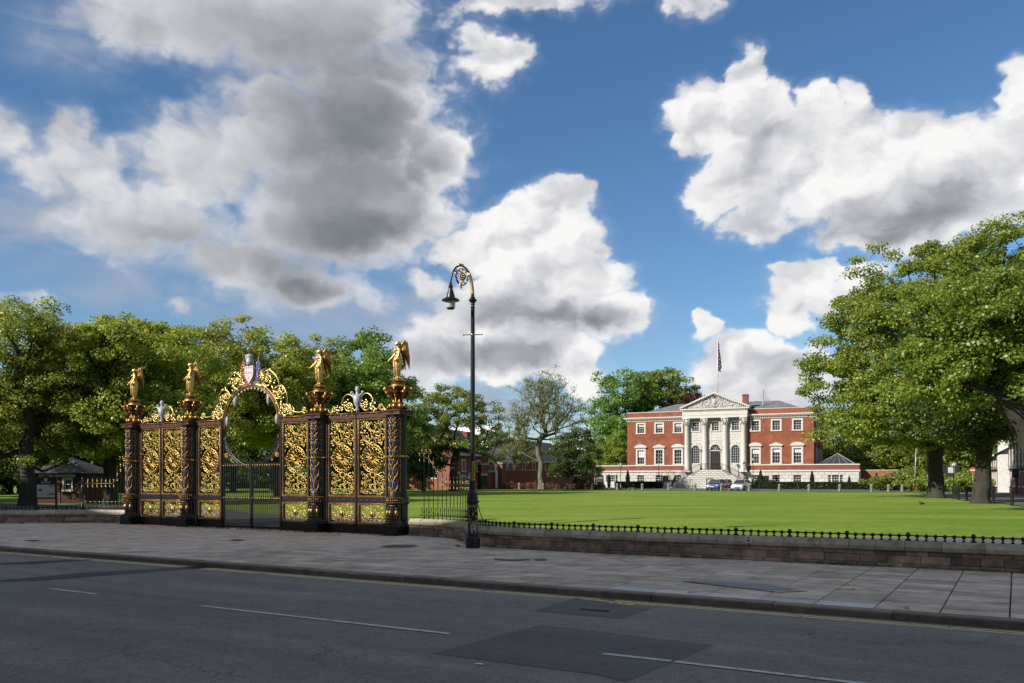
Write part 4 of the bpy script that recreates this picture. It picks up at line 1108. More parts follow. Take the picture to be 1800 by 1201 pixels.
# ------------------------------------------------------------------ winged statues
def make_angel():
    m = MB()
    # robe: folded skirt, narrow at the ankles
    prof = [(.07,.10),(.10,.13),(.12,.2),(.14,.35),(.165,.55),(.175,.70),(.165,.80),(.125,.90),(.11,.96)]
    n = 36; vs = []; 
    for i, (r, z) in enumerate(prof):
        for k in range(n):
            a = 2*PI*k/n; fold = .010*math.sin(a*9 + z*3)*(1.3 - z) ; q = r + fold
            vs.append((q*math.cos(a)*1.02 + .03*math.sin(z*3.5) - .03, q*math.sin(a)*.80 - .01*math.sin(z*4), z))
    fs = [(i*n+k, i*n+(k+1) % n, (i+1)*n+(k+1) % n, (i+1)*n+k) for i in range(len(prof)-1) for k in range(n)]
    fs += [tuple(range(n-1,-1,-1)), tuple(range((len(prof)-1)*n, len(prof)*n))]
    m.add(vs, fs)
    m.ball((0,0,1.02), .118, 14, 8, (1,.78,1.2)); m.ball((0,-.01,1.13), .128, 14, 8, (1.12,.72,.8))
    m.ball((-.055,-.085,1.12), .052, 8, 6); m.ball((.055,-.085,1.12), .052, 8, 6)
    m.ball((0,-.02,.90), .13, 12, 6, (1,.85,.35)) # girdle
    m.tube([(0,0,1.18),(.0,-.01,1.30)], [.055,.045], 8)
    m.ball((-.01,-.025,1.365), .075, 12, 9, (.86,1.0,1.2)); m.ball((0,.01,1.39), .082, 10, 8, (.95,1,1.02)); m.ball((0,.085,1.36), .04, 7, 5)
    m.ball((-.012,-.102,1.36), .016, 6, 5, (.7,1,1.3)); m.ball((0,-.06,1.31), .035, 6, 5)
    # right arm out and down holding a small wreath; left arm to the thigh
    m.tube([(-.12,0,1.17),(-.19,-.03,1.02),(-.24,-.09,.90),(-.31,-.18,.80),(-.34,-.21,.75)], [.052,.046,.038,.028,.024], 8)
    m.tube([(-.34,-.21,.76),(-.37,-.24,.70)], [.026,.016], 6); m.tube([(-.35,-.2,.76),(-.345,-.26,.72)], [.012,.009], 5); m.tube([(-.355,-.22,.75),(-.395,-.25,.71)], [.011,.008], 5)
    m.tube([(.12,0,1.17),(.175,-.02,1.02),(.19,-.05,.88),(.165,-.12,.76),(.15,-.14,.70)], [.052,.046,.038,.029,.024], 8)
    m.tube([(.15,-.14,.71),(.13,-.15,.64)], [.026,.014], 6); m.tube([(.15,-.15,.70),(.115,-.16,.67)], [.012,.009], 5)
    # swag of drapery
    m.tube([(-.16,-.06,.86),(-.06,-.15,.78),(.06,-.16,.74),(.15,-.11,.72)], .022, 6)
    m.tube([(-.05,-.155,.80),(-.04,-.15,.5),(-.05,-.13,.2)], .018, 6); m.tube([(.06,-.15,.78),(.05,-.15,.45),(.04,-.12,.2)], .016, 6)
    # feet
    m.tube([(-.05,-.03,.16),(-.055,-.04,.05)], [.045,.035], 8); m.tube([(.05,-.01,.16),(.05,-.02,.05)], [.045,.035], 8)
    m.ball((-.06,-.08,.035), .036, 8, 6, (1,2.0,.8)); m.ball((.055,-.05,.035), .036, 8, 6, (1,2.0,.8))
    m.ball((0,0,.14), .09, 12, 6, (1.1,1,.35))
    tmp = m.build('tmp', M['statue'])
    md = tmp.modifiers.new('r', 'REMESH'); md.mode = 'VOXEL'; md.voxel_size = .0125
    sm = tmp.modifiers.new('s', 'SMOOTH'); sm.factor = .5; sm.iterations = 2
    dg = bpy.context.evaluated_depsgraph_get(); me = bpy.data.meshes.new_from_object(tmp.evaluated_get(dg))
    me.name = 'statue_body'; me.polygons.foreach_set('use_smooth', [True]*len(me.polygons))
    if not me.materials: me.materials.append(M['statue'])
    bpy.data.objects.remove(tmp)
    w = MB()
    for s in (-1, 1):
        # folded wing: layered feathers sweeping down
        for k in range(9):
            f = k/8; x0, z0 = s*(.04+.12*f), 1.28 + .10*f; L = 1.02 - .46*abs(1-f)**1.2
            tx, tz = s*(.06+.13*f), z0 - L*(.72 + .28*f)
            y0 = .10 + .14*f; y1 = .16 + .20*f
            top = (x0, y0, z0 + .12*math.sin(f*PI*.8))
            w.tube([top, ((x0+tx)/2 + s*.05, (y0+y1)/2+.03, (z0+tz)/2), (tx, y1, tz)], [.046, .058, .014], 5, flat=.35)
        w.tube([(s*.05,.08,1.20),(s*.08,.13,1.38),(s*.14,.20,1.48),(s*.18,.27,1.38),(s*.20,.32,1.05)], [.03,.04,.042,.035,.02], 6)
    wm = w.mesh('wings', M['goldd'], 'all')
    o = link('winged_statue', me)
    link('wings', wm, o)
    b = MB(); b.lathe([(.24,-.10),(.25,-.06),(.20,-.02),(.13,.015)], 14); b.build('statue_base', M['goldd'], o, smooth=True)
    return o
an0 = make_angel()
labs = ['gilded winged female statue on the leftmost gate pier', 'gilded winged female statue on the second pier, left of the arch', 'gilded winged female statue on the third pier, just right of the arch', 'gilded winged female statue on the rightmost pier near the lamp post']
for i, x in enumerate((-7.98, -3.95, 3.95, 7.98)):
    o = an0 if i == 0 else copy_tree(an0)
    o.location = st(GC + x, GT, 5.97); o.rotation_euler.z = ROT + (-.5, -.6, -.42, -.55)[i]; o.scale = (1.1, 1.1, 1.0)
    tag(o, labs[i], 'statue', 'winged statues on the gate piers')

# ------------------------------------------------------------------ street lamp on the pavement
LY = 26.5; LX = bear(831, LY)
lamp = empty('street_lamp', (LX, LY, 0), R(15), 'tall black and gold street lamp with curled bracket and hanging lantern', 'street lamp')
m = MB(); m.lathe([(.225,-.02),(.225,.28),(.20,.33),(.175,.36)], 16); m.build('plinth', M['blackm'], lamp, smooth=True)
m = MB(); m.lathe([(.17,.36),(.175,.40),(.155,.46),(.15,1.12),(.165,1.15),(.15,1.17),(.155,1.38),(.20,1.42),(.20,1.46),(.165,1.50),(.17,1.56),(.15,1.60),(.155,1.68),(.12,1.74),(.10,2.0),(.105,2.05),(.085,2.1)], 16); m.build('base_column', M['blackm'], lamp, smooth=True)
m = MB(); m.lathe([(.078,2.1),(.075,3.2),(.065,6.6),(.06,7.45),(.07,7.5),(.055,7.52),(.055,7.56)], 14); m.build('pole', M['black'], lamp, smooth=True)
m = MB(); m.lathe([(.055,7.56),(.07,7.58),(.06,7.62),(.12,7.70),(.13,7.73),(.07,7.76),(.085,7.80),(.055,7.83)], 14); m.build('pole_cap', M['blackm'], lamp, smooth=True)
m = MB()
for k in range(8):
    z = 2.12 + k*.075
    for s in (-1, 1): m.ball((s*.03, -.09, z), .034, 6, 4, (1,.6,1.2))
    m.ball((0,-.10,z+.03), .026, 6, 4)
m.lathe([(.088,2.02),(.10,2.05),(.088,2.08)], 12); m.lathe([(.165,1.28),(.162,1.30)],12); 
for k in range(6): a = -PI/2 + (k-2.5)*.4; flower(m, .165*math.cos(a), 1.30, .05, .165*math.sin(a))
for k in range(16): a = -PI/2 + math.sin(k*1.7)*1.1; m.ball((.158*math.cos(a), .158*math.sin(a), .70+.03*k), .025, 5, 4, (1,1,1.6))
m.tube([(-.11,-.06,1.64),(-.04,-.12,1.70),(.04,-.11,1.74),(.1,-.05,1.92)], .012, 4); m.tube([(.1,-.05,1.9),(.11,-.03,2.02)], .012, 4)
m.build('gilt_ornament', M['gold'], lamp, smooth='all')
m = MB()
n = 10
for k in range(n):
    a0, a1 = -PI/2 - .7 + 1.3*k/n, -PI/2 - .7 + 1.3*(k+1)/n
    zb = lambda a: .50 + .07*math.cos((a+PI/2+.05)*9); r = .158
    m.quad((r*math.cos(a0), r*math.sin(a0), zb(a0)), (r*math.cos(a1), r*math.sin(a1), zb(a1)), (r*math.cos(a1), r*math.sin(a1), .84+.03*math.sin(k*2.1)), (r*math.cos(a0), r*math.sin(a0), .84+.03*math.sin(k*2.1-2.1)))
m.build('worn_poster', mat('torn_pale_poster', (.42,.42,.40), .8, col2=(.06,.06,.06), c2scale=14, c2lo=.47, c2hi=.53), lamp)
m = MB(); m.tube([(-.30,0,6.62),(.30,0,6.66)], .014, 5); m.build('ladder_bar', M['black'], lamp, smooth='all')
m = MB(); m.ball((-.30,0,6.62), .028, 6, 5); m.ball((.30,0,6.66), .028, 6, 5); m.ball((0,0,6.64), .075, 8, 6, (1,1,.8)); m.build('ladder_bar_knobs', M['gold'], lamp, smooth='all')
P0, P1, P2 = (0, 7.83), (-.02, 8.35), (-.38, 8.75)
arm = bez((0,7.83),(0,8.35),(-.12,8.76),(-.40,8.77),14) ; arm2 = bez((-.40,8.77),(-.62,8.72),(-.68,8.45),(-.70,8.18),12)
m = MB(); m.tube(arm[:9], [.052 - .001*i for i in range(9)], 8); m.build('gilt_bracket', M['gold'], lamp, smooth='all')
m = MB(); m.tube(arm[8:] + arm2[1:], .03, 7); m.lathe([(.035,8.14),(.06,8.16),(.035,8.19)], 8, (-.70,0,0)); m.build('bracket', M['black'], lamp, smooth='all')
m = MB(); m.tube([(-.30,0,8.77),(-.40,0,8.79),(-.49,0,8.76)], .045, 7)
c = (-.34, 8.42)
m.tube(spiral(c, .05, .14, 1, 1.2, 16, 0), .018, 5); flower(m, c[0], c[1], .11, -.01, 7); flower(m, c[0]+.02, c[1]-.13, .06, 0); flower(m, c[0]-.04, c[1]+.14, .06, 0)
m.tube([(-.56,0,8.62),(-.54,0,8.50),(-.55,0,8.42),(-.50,0,8.36)], .022, 5); m.tube([(-.42,0,8.22),(-.38,0,8.14),(-.36,0,8.06)], .026, 5)
m.tube([(-.12,0,8.62),(-.16,0,8.45),(-.18,0,8.30)], .022, 5)
for k in range(10):
    a = 2*PI*k/10; leafblob(m, c[0]+.15*math.cos(a), c[1]+.19*math.sin(a), a+1, .09, .03)
m.build('gilt_scroll', M['gold'], lamp, smooth='all')
m = MB(); m.tube([(c[0] + .19*math.cos(a), 0, c[1]+.26*math.sin(a)) for a in np.linspace(.6, 5.6, 20)], .016, 5); m.tube([(-.50,0,8.66),(-.56,0,8.5),(-.50,0,8.32),(-.42,0,8.2),(-.28,0,8.15)], .016, 5); m.build('scroll_ring', M['black'], lamp, smooth='all')
m = MB(); c3 = (-.70,0,0)
m.lathe([(.045,8.15),(.075,8.10),(.06,8.04),(.10,7.92),(.13,7.80),(.14,7.76),(.26,7.70),(.28,7.675),(.275,7.66),(.13,7.68)], 16, c3); m.build('lantern_hood', M['black'], lamp, smooth=True)
m = MB(); m.lathe([(.145,7.67),(.145,7.60),(.135,7.44),(.10,7.41),(.02,7.40)], 16, c3); m.build('lantern_glass', M['lampglass'], lamp, smooth=True)
m = MB(); m.lathe([(.138,7.455),(.11,7.40),(.03,7.385)], 16, c3); m.build('lantern_base', M['blackm'], lamp, smooth=True)

# ------------------------------------------------------------------ wall with openings
def wall_open(m, x0, x1, z0, z1, ops, y=0, depth=.28, arches=()):
    """front face in the plane y, looking to -y, with recessed openings (ox0, ox1, oz0, oz1)"""
    xs = sorted({x0, x1, *[o[0] for o in ops], *[o[1] for o in ops]}); zs = sorted({z0, z1, *[o[2] for o in ops], *[o[3] for o in ops]})
    for a, b in zip(xs, xs[1:]):
        for c, d in zip(zs, zs[1:]):
            if any(o[0] <= a + 1e-6 and b <= o[1] + 1e-6 and o[2] <= c + 1e-6 and d <= o[3] + 1e-6 for o in ops): continue
            m.quad((a,y,c), (b,y,c), (b,y,d), (a,y,d))
    for o in ops:
        a, b, c, d = o[:4]; e = y + depth
        m.quad((a,y,c),(b,y,c),(b,e,c),(a,e,c)); m.quad((a,y,c),(a,e,c),(a,e,d),(a,y,d)); m.quad((b,y,c),(b,y,d),(b,e,d),(b,e,c))
        if o in arches:
            r = (b-a)/2; cx = (a+b)/2; cz = d - r; n = 10
            pl = [(cx + r*math.cos(t), cz + r*math.sin(t)) for t in np.linspace(PI, 0, n+1)]
            for side, corner in ((range(0, n//2), (a, d)), (range(n//2, n), (b, d))):
                for i in side: m.add([(corner[0],y,corner[1]), (pl[i][0],y,pl[i][1]), (pl[i+1][0],y,pl[i+1][1])], [(0,1,2)])
            for i in range(n): m.quad((pl[i][0],y,pl[i][1]), (pl[i+1][0],y,pl[i+1][1]), (pl[i+1][0],e,pl[i+1][1]), (pl[i][0],e,pl[i][1]))
        else: m.quad((a,y,d),(a,e,d),(b,e,d),(b,y,d))
WC = {}
def window(par, cx, z0, w, h, cols, rows, surround=.0, head=None, blind=0, y=0, arch=False, sill=True, smat=None, recess=.13, dark=False):
    """sash window: white frame and glazing bars in front of dark panes, in an opening w x h"""
    key = (w, h, cols, rows, surround, head, blind, arch, sill, recess)
    if key not in WC:
        d = {}
        m = MB(); f = .055; r = recess
        m.box(-w/2, -w/2+f, r, r+.06, 0, h); m.box(w/2-f, w/2, r, r+.06, 0, h); m.box(-w/2+f, w/2-f, r, r+.06, 0, f)
        if not arch: m.box(-w/2+f, w/2-f, r, r+.06, h-f, h)
        else: m.tube([((w/2-.03)*math.cos(t), r+.03, h-w/2+(w/2-.03)*math.sin(t)) for t in np.linspace(0, PI, 15)], .035, 4)
        b = .028
        for i in range(1, cols):
            x = -w/2 + w*i/cols; hh = h-f if not arch else h - w/2 + math.sqrt(max(.001, (w/2)**2 - x*x)) - .03
            m.box(x-b/2, x+b/2, r+.003, r+.045, f, hh)
        for j in range(1, rows):
            z = h*j/rows; t = .05 if j == rows//2 and not arch else b
            ww = w/2 if not arch or z < h-w/2 else math.sqrt(max(.001, (w/2)**2 - (z-h+w/2)**2))
            m.box(-ww+f, ww-f, r+.0, r+.05, z-t/2, z+t/2)
        d['frame'] = m.mesh('window', M['whitew'])
        m = MB(); 
        if not arch: m.box(-w/2+.01, w/2-.01, r+.065, r+.08, .01, h-.01)
        else:
            pl = [(-w/2+.01, .01), (w/2-.01, .01)] + [((w/2-.01)*math.cos(t), h-w/2+(w/2-.01)*math.sin(t)) for t in np.linspace(0, PI, 13)]
            m.prism(pl[::-1], r+.065, r+.08)
        d['pane'] = m.mesh('pane', M['glass'])
        if blind:
            m = MB(); m.box(-w/2+f, w/2-f, r+.052, r+.062, h*(1-blind), h-f); d['blind'] = m.mesh('blind', M['blind'])
        if surround:
            s = surround; m = MB(); fr = -.07
            m.box(-w/2-s, -w/2, fr, .0, 0, h); m.box(w/2, w/2+s, fr, .0, 0, h); m.box(-w/2-s, w/2+s, fr, .0, h, h+s*.95)
            m.box(-w/2-s-.05, w/2+s+.05, fr-.05, 0, -.14 if sill else -.05, 0)
            if h < 2: m.box(-w/2-s-.03, -w/2-s, fr, 0, -.05, .12)
            d['surround'] = m.mesh('surround', M['white'])
        if head:
            m = MB(); W2 = w/2 + surround + .17; zb = h + surround + .22
            m.box(-w/2-surround, w/2+surround, -.09, 0, h+surround*.95+.003, zb-.1)
            m.box(-W2, W2, -.26, 0, zb-.1, zb)
            if head == 'tri':
                m.prism([(-W2-.04,zb+.003),(-W2-.04,zb+.08),(0,zb+.47),(W2+.04,zb+.08),(W2+.04,zb+.003)], -.28, 0)
                m.cur = 0
            else:
                pl = [(-W2-.04, zb+.003), (-W2-.04, zb+.08)] + [((W2+.04)*math.sin(t)/math.sin(1.0), zb+.08+.40*(math.cos(t)-math.cos(1.0))/(1-math.cos(1.0))) for t in np.linspace(-1.0, 1.0, 11)][1:-1] + [(W2+.04, zb+.08), (W2+.04, zb+.003)]
                m.prism(pl, -.28, 0)
            d['head'] = m.mesh('window_head', M['white'])
        WC[key] = d
    d = WC[key]
    o = link('window', d['frame'], par, (cx, y, z0)); link('pane', d['pane'], o)
    if 'blind' in d: link('blind', d['blind'], o)
    if 'surround' in d: link('surround', d['surround'], o)
    if 'head' in d: link('window_head', d['head'], o)
    return o

# ------------------------------------------------------------------ town hall
GZH = .70
hall = empty('town_hall', hs(0, 0, 0), HROT, 'red brick georgian mansion with white columned portico at the far end of the lawn', 'building')
ZB, ZS, ZP = 3.58, 4.42, 13.06
DEP = 17.0
win_x = [2.3, 5.35, 8.4, 20.45, 23.55, 26.65]
lowz, loww, lowh = 4.62, 1.12, 2.25
upz, upw, uph = 9.66, 1.12, 1.48
m = MB()
opsL = [(x-loww/2, x+loww/2, lowz, lowz+lowh) for x in win_x] + [(x-upw/2, x+upw/2, upz, upz+uph) for x in win_x]
PX0, PX1, PC = 9.55, 19.25, 14.4
wall_open(m, 0, PX0, ZB, 11.75, [o for o in opsL if o[0] < PX0]); wall_open(m, PX1, 29, ZB, 11.75, [o for o in opsL if o[0] > PX1])
m.quad((29,0,ZB),(29,DEP,ZB),(29,DEP,12.0),(29,0,12.0)); m.quad((0,DEP,ZB),(0,0,ZB),(0,0,12.0),(0,DEP,12.0)); m.quad((29,DEP,GZH-1),(0,DEP,GZH-1),(0,DEP,12),(29,DEP,12))
m.build('brick_wall', M['brick'], hall)
m = MB(); m.box(.02, 28.98, .33, DEP-.1, GZH, 11.9); m.build('dark_interior', M['dark'], hall)
# side windows (right end)
for i, yy in enumerate((3, 6.5, 10, 13.5)):
    for (z, h) in ((lowz, lowh), (upz, uph)):
        o = window(hall, 0, z, 1.1, h, 3, 4, .16, None, 0, 0, recess=-.02); o.location = (29.02, yy, z); o.rotation_euler.z = PI/2
m = MB(); m.tube([(29.08,1.4,ZB),(29.08,1.4,11.6)], .06, 6); m.tube([(29.08,8.2,ZB),(29.08,8.2,11.6)], .06, 6); m.build('downpipe', M['black'], hall)
# parapet
m = MB()
for a, b in ((0, PX0+.6), (PX1-.6, 29)): m.box(a, b, 0, .35, 12.15, ZP-.1)
m.box(28.65, 29, .35, DEP, 12.15, ZP-.1); m.box(0, .35, .35, DEP, 12.15, ZP-.1); m.build('parapet', M['brick'], hall)
m = MB()
for a, b in ((-.06, PX0+.6), (PX1-.6, 29.06)): m.box(a, b, -.06, .41, ZP-.1, ZP+.02)
m.box(28.6, 29.06, .41, DEP, ZP-.1, ZP+.02); m.box(-.06, .41, .41, DEP, ZP-.1, ZP+.02); m.build('parapet_coping', M['stain'], hall)
# main cornice with dentils
for a, b in ((-.5, PX0), (PX1, 29.5)):
    m = MB()
    m.box(a, b, -.5, .0, 12.03, 12.2); m.box(a+.12, b-.0, -.38, .0, 11.9, 12.03); m.box(a+.42, b, -.08, .0, 11.55, 11.75)
    k = int((b-a-.4)/.3)
    for i in range(k): x = a + .45 + i*.3; m.box(x, x+.16, -.26, -.0, 11.76, 11.895)
    m.build('cornice', M['white'], hall)
m = MB()
m.box(29.0, 29.5, 0, DEP, 12.03, 12.2); m.box(29.0, 29.38, 0, DEP, 11.9, 12.03); m.box(29, 29.08, 0, DEP, 11.55, 11.75)
for i in range(50): m.box(29, 29.26, .1+i*.33, .26+i*.33, 11.76, 11.895)
m.build('cornice', M['white'], hall)
for i, x in enumerate(win_x):
    window(hall, x, lowz, loww, lowh, 3, 4, .26, ['seg','tri','seg','seg','tri','seg'][i], [.5,0,0,.35,.25,.3][i])
    window(hall, x, upz, upw, uph, 3, 4 if 0 else 4, .24, None, [.3,.4,.35,0,0,0][i], sill=True)
# sill course and basement
m = MB(); m.box(-6, PX0, -.12, 0, 4.28, 4.46); m.box(PX1, 29.12, -.12, 0, 4.28, 4.46); m.box(29.0, 29.12, 0, DEP, 4.28, 4.46); m.box(-6,-0.0,0,.3,4.28,4.46)
m.box(-6.08, PX0-.4, -.2, .0, 3.34, 3.58); m.box(PX1+.4, 29.2, -.2, 0, 3.34, 3.58); m.box(29.12, 35.4, -.1, .3, 4.28, 4.46); m.box(29.2, 35.45, -.18, 0, 3.34, 3.58)
m.build('string_course', M['white'], hall)
bw = [(-2.6-1.0, -2.6+1.0), (2.3-.56, 2.3+.56), (5.35-.56, 5.35+.56), (8.4-.56, 8.4+.56), (20.45-.56, 20.45+.56), (23.55-.56, 23.55+.56), (26.65-.56, 26.65+.56), (31.0, 33.1)]
BZ0, BZ1 = 1.72, 2.82
m = MB(); wall_open(m, -6, PX0, GZH-.6, 3.34, [(a, b, BZ0, BZ1) for a, b in bw if b < PX0], 0, .3); m.quad((-6,9,0),(-6,0,0),(-6,0,3.34),(-6,9,3.34)); m.build('basement_wall', M['stain'], hall); m = MB(); wall_open(m, PX1, 35.3, GZH-.6, 3.34, [(a, b, BZ0, BZ1) for a, b in bw if a > PX1], 0, .3)
m.quad((35.3,0,0),(35.3,9,0),(35.3,9,3.34),(35.3,0,3.34))
m.box(-6, -.01, .0, 9, 3.345, 4.275) if False else None
m.build('basement_wall', M['stain'], hall)
m = MB(); m.box(-5.98, -.0, .32, 8.9, GZH, 3.3); m.box(29.03, 35.28, .32, 8.9, GZH, 3.3); m.build('dark_interior', M['dark'], hall)
m = MB(); m.box(-6, -.01, .0, 9, 3.585, 4.275); m.box(29.01, 35.3, 0, 9, 3.585, 4.275); m.build('wing_parapet', M['brickd'], hall)
m = MB(); m.add([(29.6,1.0,4.47),(34.6,1.0,4.47),(34.6,7,4.47),(29.6,7,4.47),(32.1,4,6.1)], [(0,1,4),(1,2,4),(2,3,4),(3,0,4)]); m.build('glazed_wing_roof', M['glass'], hall)
m = MB()
for q in ((29.6,1),(34.6,1),(34.6,7),(29.6,7)): m.tube([(q[0],q[1],4.5),(32.1,4,6.13)], .05, 4)
for k in range(1, 5): x = 29.6 + k; m.tube([(x,1,4.5),(32.1+(x-32.1)*.15,3.6,5.95)], .025, 4)
m.build('roof_glazing_bar', M['pole'], hall)
# ashlar blocks of the basement, one by one, with channelled joints
rr = random.Random(4)
blocks = []
zrow = [GZH+.02, 1.20, 1.74, 2.28, 2.80, 3.33]
for ri, (za, zb) in enumerate(zip(zrow, zrow[1:])):
    x = -6 + (.0 if ri % 2 else .45); x0 = -6
    while x0 < 35.3:
        x1 = min(x if x > x0 else x0 + .95, 35.3)
        segs = [(x0, x1)]
        for a, b in bw + [(PX0-.02, PX1+.02)]:
            za_, zb_ = (BZ0, BZ1) if b - a < 4 else (-9, 9)
            if za < zb_ - .05 and zb > za_ + .05:
                ns = []
                for (u, v) in segs:
                    if v <= a or u >= b: ns.append((u, v))
                    else:
                        if u < a: ns.append((u, a))
                        if v > b: ns.append((b, v))
                segs = ns
        for u, v in segs:
            if v - u > .12: blocks.append((u, v, za, zb))
        x0 = x1; x = x0 + .95
for (u, v, za, zb) in blocks[:290]:
    m = MB(); g = .014; w = v-u; h = zb-za
    m.add([(g,0,g),(w-g,0,g),(w-g,0,h-g),(g,0,h-g),(g+.02,-.05,g+.02),(w-g-.02,-.05,g+.02),(w-g-.02,-.05,h-g-.02),(g+.02,-.05,h-g-.02)], [(4,5,6,7),(0,1,5,4),(1,2,6,5),(2,3,7,6),(3,0,4,7)])
    m.build('stone_block', M['ashlar'], hall, loc=(u, -.003, za))
if len(blocks) > 290:
    m = MB()
    for (u, v, za, zb) in blocks[290:]: m.box(u+.02, v-.02, -.05, 0, za+.02, zb-.02)
    tag(m.build('stone_blocks', M['ashlar'], hall), kind='stuff')
for a, b in bw:
    if b - a > 1.5:
        c = (a+b)/2; window(hall, c, BZ0, 1.0, 1.1, 3, 3, 0, recess=.1); window(hall, c-.8, BZ0, .4, 1.1, 1, 3, 0, recess=.1); window(hall, c+.8, BZ0, .4, 1.1, 1, 3, 0, recess=.1)
        m = MB(); m.box(c-.6, c-.5, -.03, .2, BZ0, BZ1); m.box(c+.5, c+.6, -.03, .2, BZ0, BZ1); m.build('mullion', M['white'], hall)
    else: window(hall, (a+b)/2, BZ0, 1.12, 1.1, 3, 3, 0, recess=.1)
# roof
m = MB()
def hip(m, x0, x1, y0, y1, z0, z1, ins):
    m.add([(x0,y0,z0),(x1,y0,z0),(x1,y1,z0),(x0,y1,z0),(x0+ins,(y0+y1)/2,z1),(x1-ins,(y0+y1)/2,z1)], [(0,1,5,4),(1,2,5),(2,3,4,5),(3,0,4)])
hip(m, .6, 28.4, .8, 16.4, 12.6, 14.95, 5.5)
m.build('slate_roof', M['slate'], hall)
m = MB()
for k in range(10): 
    z = 12.62 + k*.23; y = .8 + (z-12.6)*7.8/2.35; i0 = (z-12.6)*5.5/2.35
    m.box(.6+i0, 28.4-i0, y-.03, y+.05, z-.01, z+.035)
m.build('slate_courses', M['slate'], hall)
m = MB(); m.box(18.0, 18.85, 3.0, 3.9, 12.6, 15.65); m.box(17.93, 18.92, 2.93, 3.97, 15.45, 15.55); 
m.build('chimney', M['brickd'], hall); m = MB(); m.tube([(20.9,5,14),(20.9,5,16.1)], .12, 6); m.tube([(20.9,5,16.1),(20.9,5,16.35)], .17, 6); m.build('vent_pipe', M['pole'], hall)
# portico wall
PZ0, PZ1 = 3.3, 11.8
m = MB(); ao = [(12.72-1.42, 12.72-1.42+1.3, 4.66, 7.5), (PC-.78, PC+.78, 3.62, 7.62), (17.5-.65, 17.5+.65, 4.66, 7.5)]
ao = [(11.3-.65, 11.3+.65, 4.66, 7.5), (PC-.78, PC+.78, 3.62, 7.62), (17.5-.65, 17.5+.65, 4.66, 7.5)]
uo = [(c-.55, c+.55, 9.78, 11.18) for c in (11.3, PC, 17.5)]
wall_open(m, PX0, PX1, PZ0-2.8, PZ1, ao + uo, -.35, .28, arches=tuple(ao))
m.quad((PX0,-.35,.5),(PX0,-.35,PZ1),(PX0,0,PZ1),(PX0,0,.5)); m.quad((PX1,-.35,.5),(PX1,0,.5),(PX1,0,PZ1),(PX1,-.35,PZ1))
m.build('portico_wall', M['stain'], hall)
m = MB(); m.box(PX0+.1, PX1-.1, -.05, .3, .8, 11.7); m.build('dark_interior', M['dark'], hall)
for c in (11.3, 17.5): window(hall, c, 4.66, 1.3, 2.84, 4, 7, 0, y=-.35, arch=True, recess=.12)
for c in (11.3, PC, 17.5):
    window(hall, c, 9.78, 1.1, 1.4, 3, 4, .17, y=-.35, recess=.12)
dr = link('doorway', None, hall, (PC, -.35, 0))
m = MB(); m.box(-.76, .76, .17, .22, 3.62, 6.6); m.build('door', M['door'], dr)
m = MB()
r = .74
m.tube([(r*math.cos(t), .15, 6.84+r*math.sin(t)) for t in np.linspace(0, PI, 15)], .035, 4); m.box(-.78, .78, .12, .2, 6.62, 6.74)
for t in (PI/5, 2*PI/5, 3*PI/5, 4*PI/5): m.tube([(0,.15,6.84),(r*math.cos(t),.15,6.84+r*math.sin(t))], .018, 4)
m.tube([(r*.5*math.cos(t), .15, 6.84+r*.5*math.sin(t)) for t in np.linspace(0, PI, 11)], .018, 4)
m.build('fanlight_bars', M['whitew'], dr)
m = MB(); m.prism(([(-.76,6.7),(.76,6.7)] + [(.76*math.cos(t), 6.84+.76*math.sin(t)) for t in np.linspace(0, PI, 13)])[::-1], .18, .2); m.build('fanlight_pane', M['glass'], dr)
# rustication of the portico wall
m = MB()
for r_ in range(12):
    z0 = 4.5 + r_*.42
    if z0 > 9.5: break
    x = PX0 + (.3 if r_ % 2 else 0)
    while x < PX1 - .2:
        x1 = min(x + .8, PX1)
        blocked = False
        for o in ao:
            if x1 > o[0]-.1 and x < o[1]+.1 and z0 < o[3] + .3 and z0+.42 > o[2]: blocked = True
        if not blocked: m.box(x+.012, x1-.012, -.375, -.345, z0+.012, z0+.408)
        x = x1
tag(m.build('ashlar_facing', M['ashlar'], hall), kind='stuff')
for o in ao:   # arch voussoirs and keystone
    m = MB(); cx = (o[0]+o[1])/2; r = (o[1]-o[0])/2; cz = o[3]-r
    for k in range(9):
        t0, t1 = PI*k/9+.02, PI*(k+1)/9-.02; r1 = r+.30 + (.14 if k == 4 else (.07 if k % 2 else 0))
        q = [(cx+r*math.cos(t0), cz+r*math.sin(t0)), (cx+r1*math.cos(t0), cz+r1*math.sin(t0)), (cx+r1*math.cos(t1), cz+r1*math.sin(t1)), (cx+r*math.cos(t1), cz+r*math.sin(t1))]
        m.prism(q, -.43 - (.05 if k == 4 else 0), -.352)
    m.build('arch_surround', M['white'], hall)
# columns
m = MB(); m.lathe([(.50,3.50),(.50,3.62),(.44,3.64),(.47,3.74),(.40,3.80),(.43,3.88),(.395,3.94),(.39,6.5),(.335,10.55),(.36,10.62),(.335,10.66)], 20)
m.box(-.55,.55,-.55,.55,3.3,3.5)
colm = m.mesh('column', M['white'], True)
m = MB(); m.lathe([(.33,10.66),(.36,11.0),(.42,11.35),(.50,11.6)], 12)
for k in range(8):
    a = 2*PI*k/8; c, s = math.cos(a), math.sin(a)
    m.tube([(.36*c,.36*s,10.68),(.42*c,.42*s,10.95),(.52*c,.52*s,11.02)], [.09,.08,.03], 5)
    a += PI/8; c, s = math.cos(a), math.sin(a); m.tube([(.38*c,.38*s,10.95),(.46*c,.46*s,11.22),(.58*c,.58*s,11.32)], [.08,.08,.03], 5)
for sx in (-1,1):
    for sy in (-1,1): m.ball((sx*.46, sy*.46, 11.47), .13, 7, 5)
m.box(-.56,.56,-.56,.56,11.62,11.76)
capm = m.mesh('capital', M['white'], 'all')
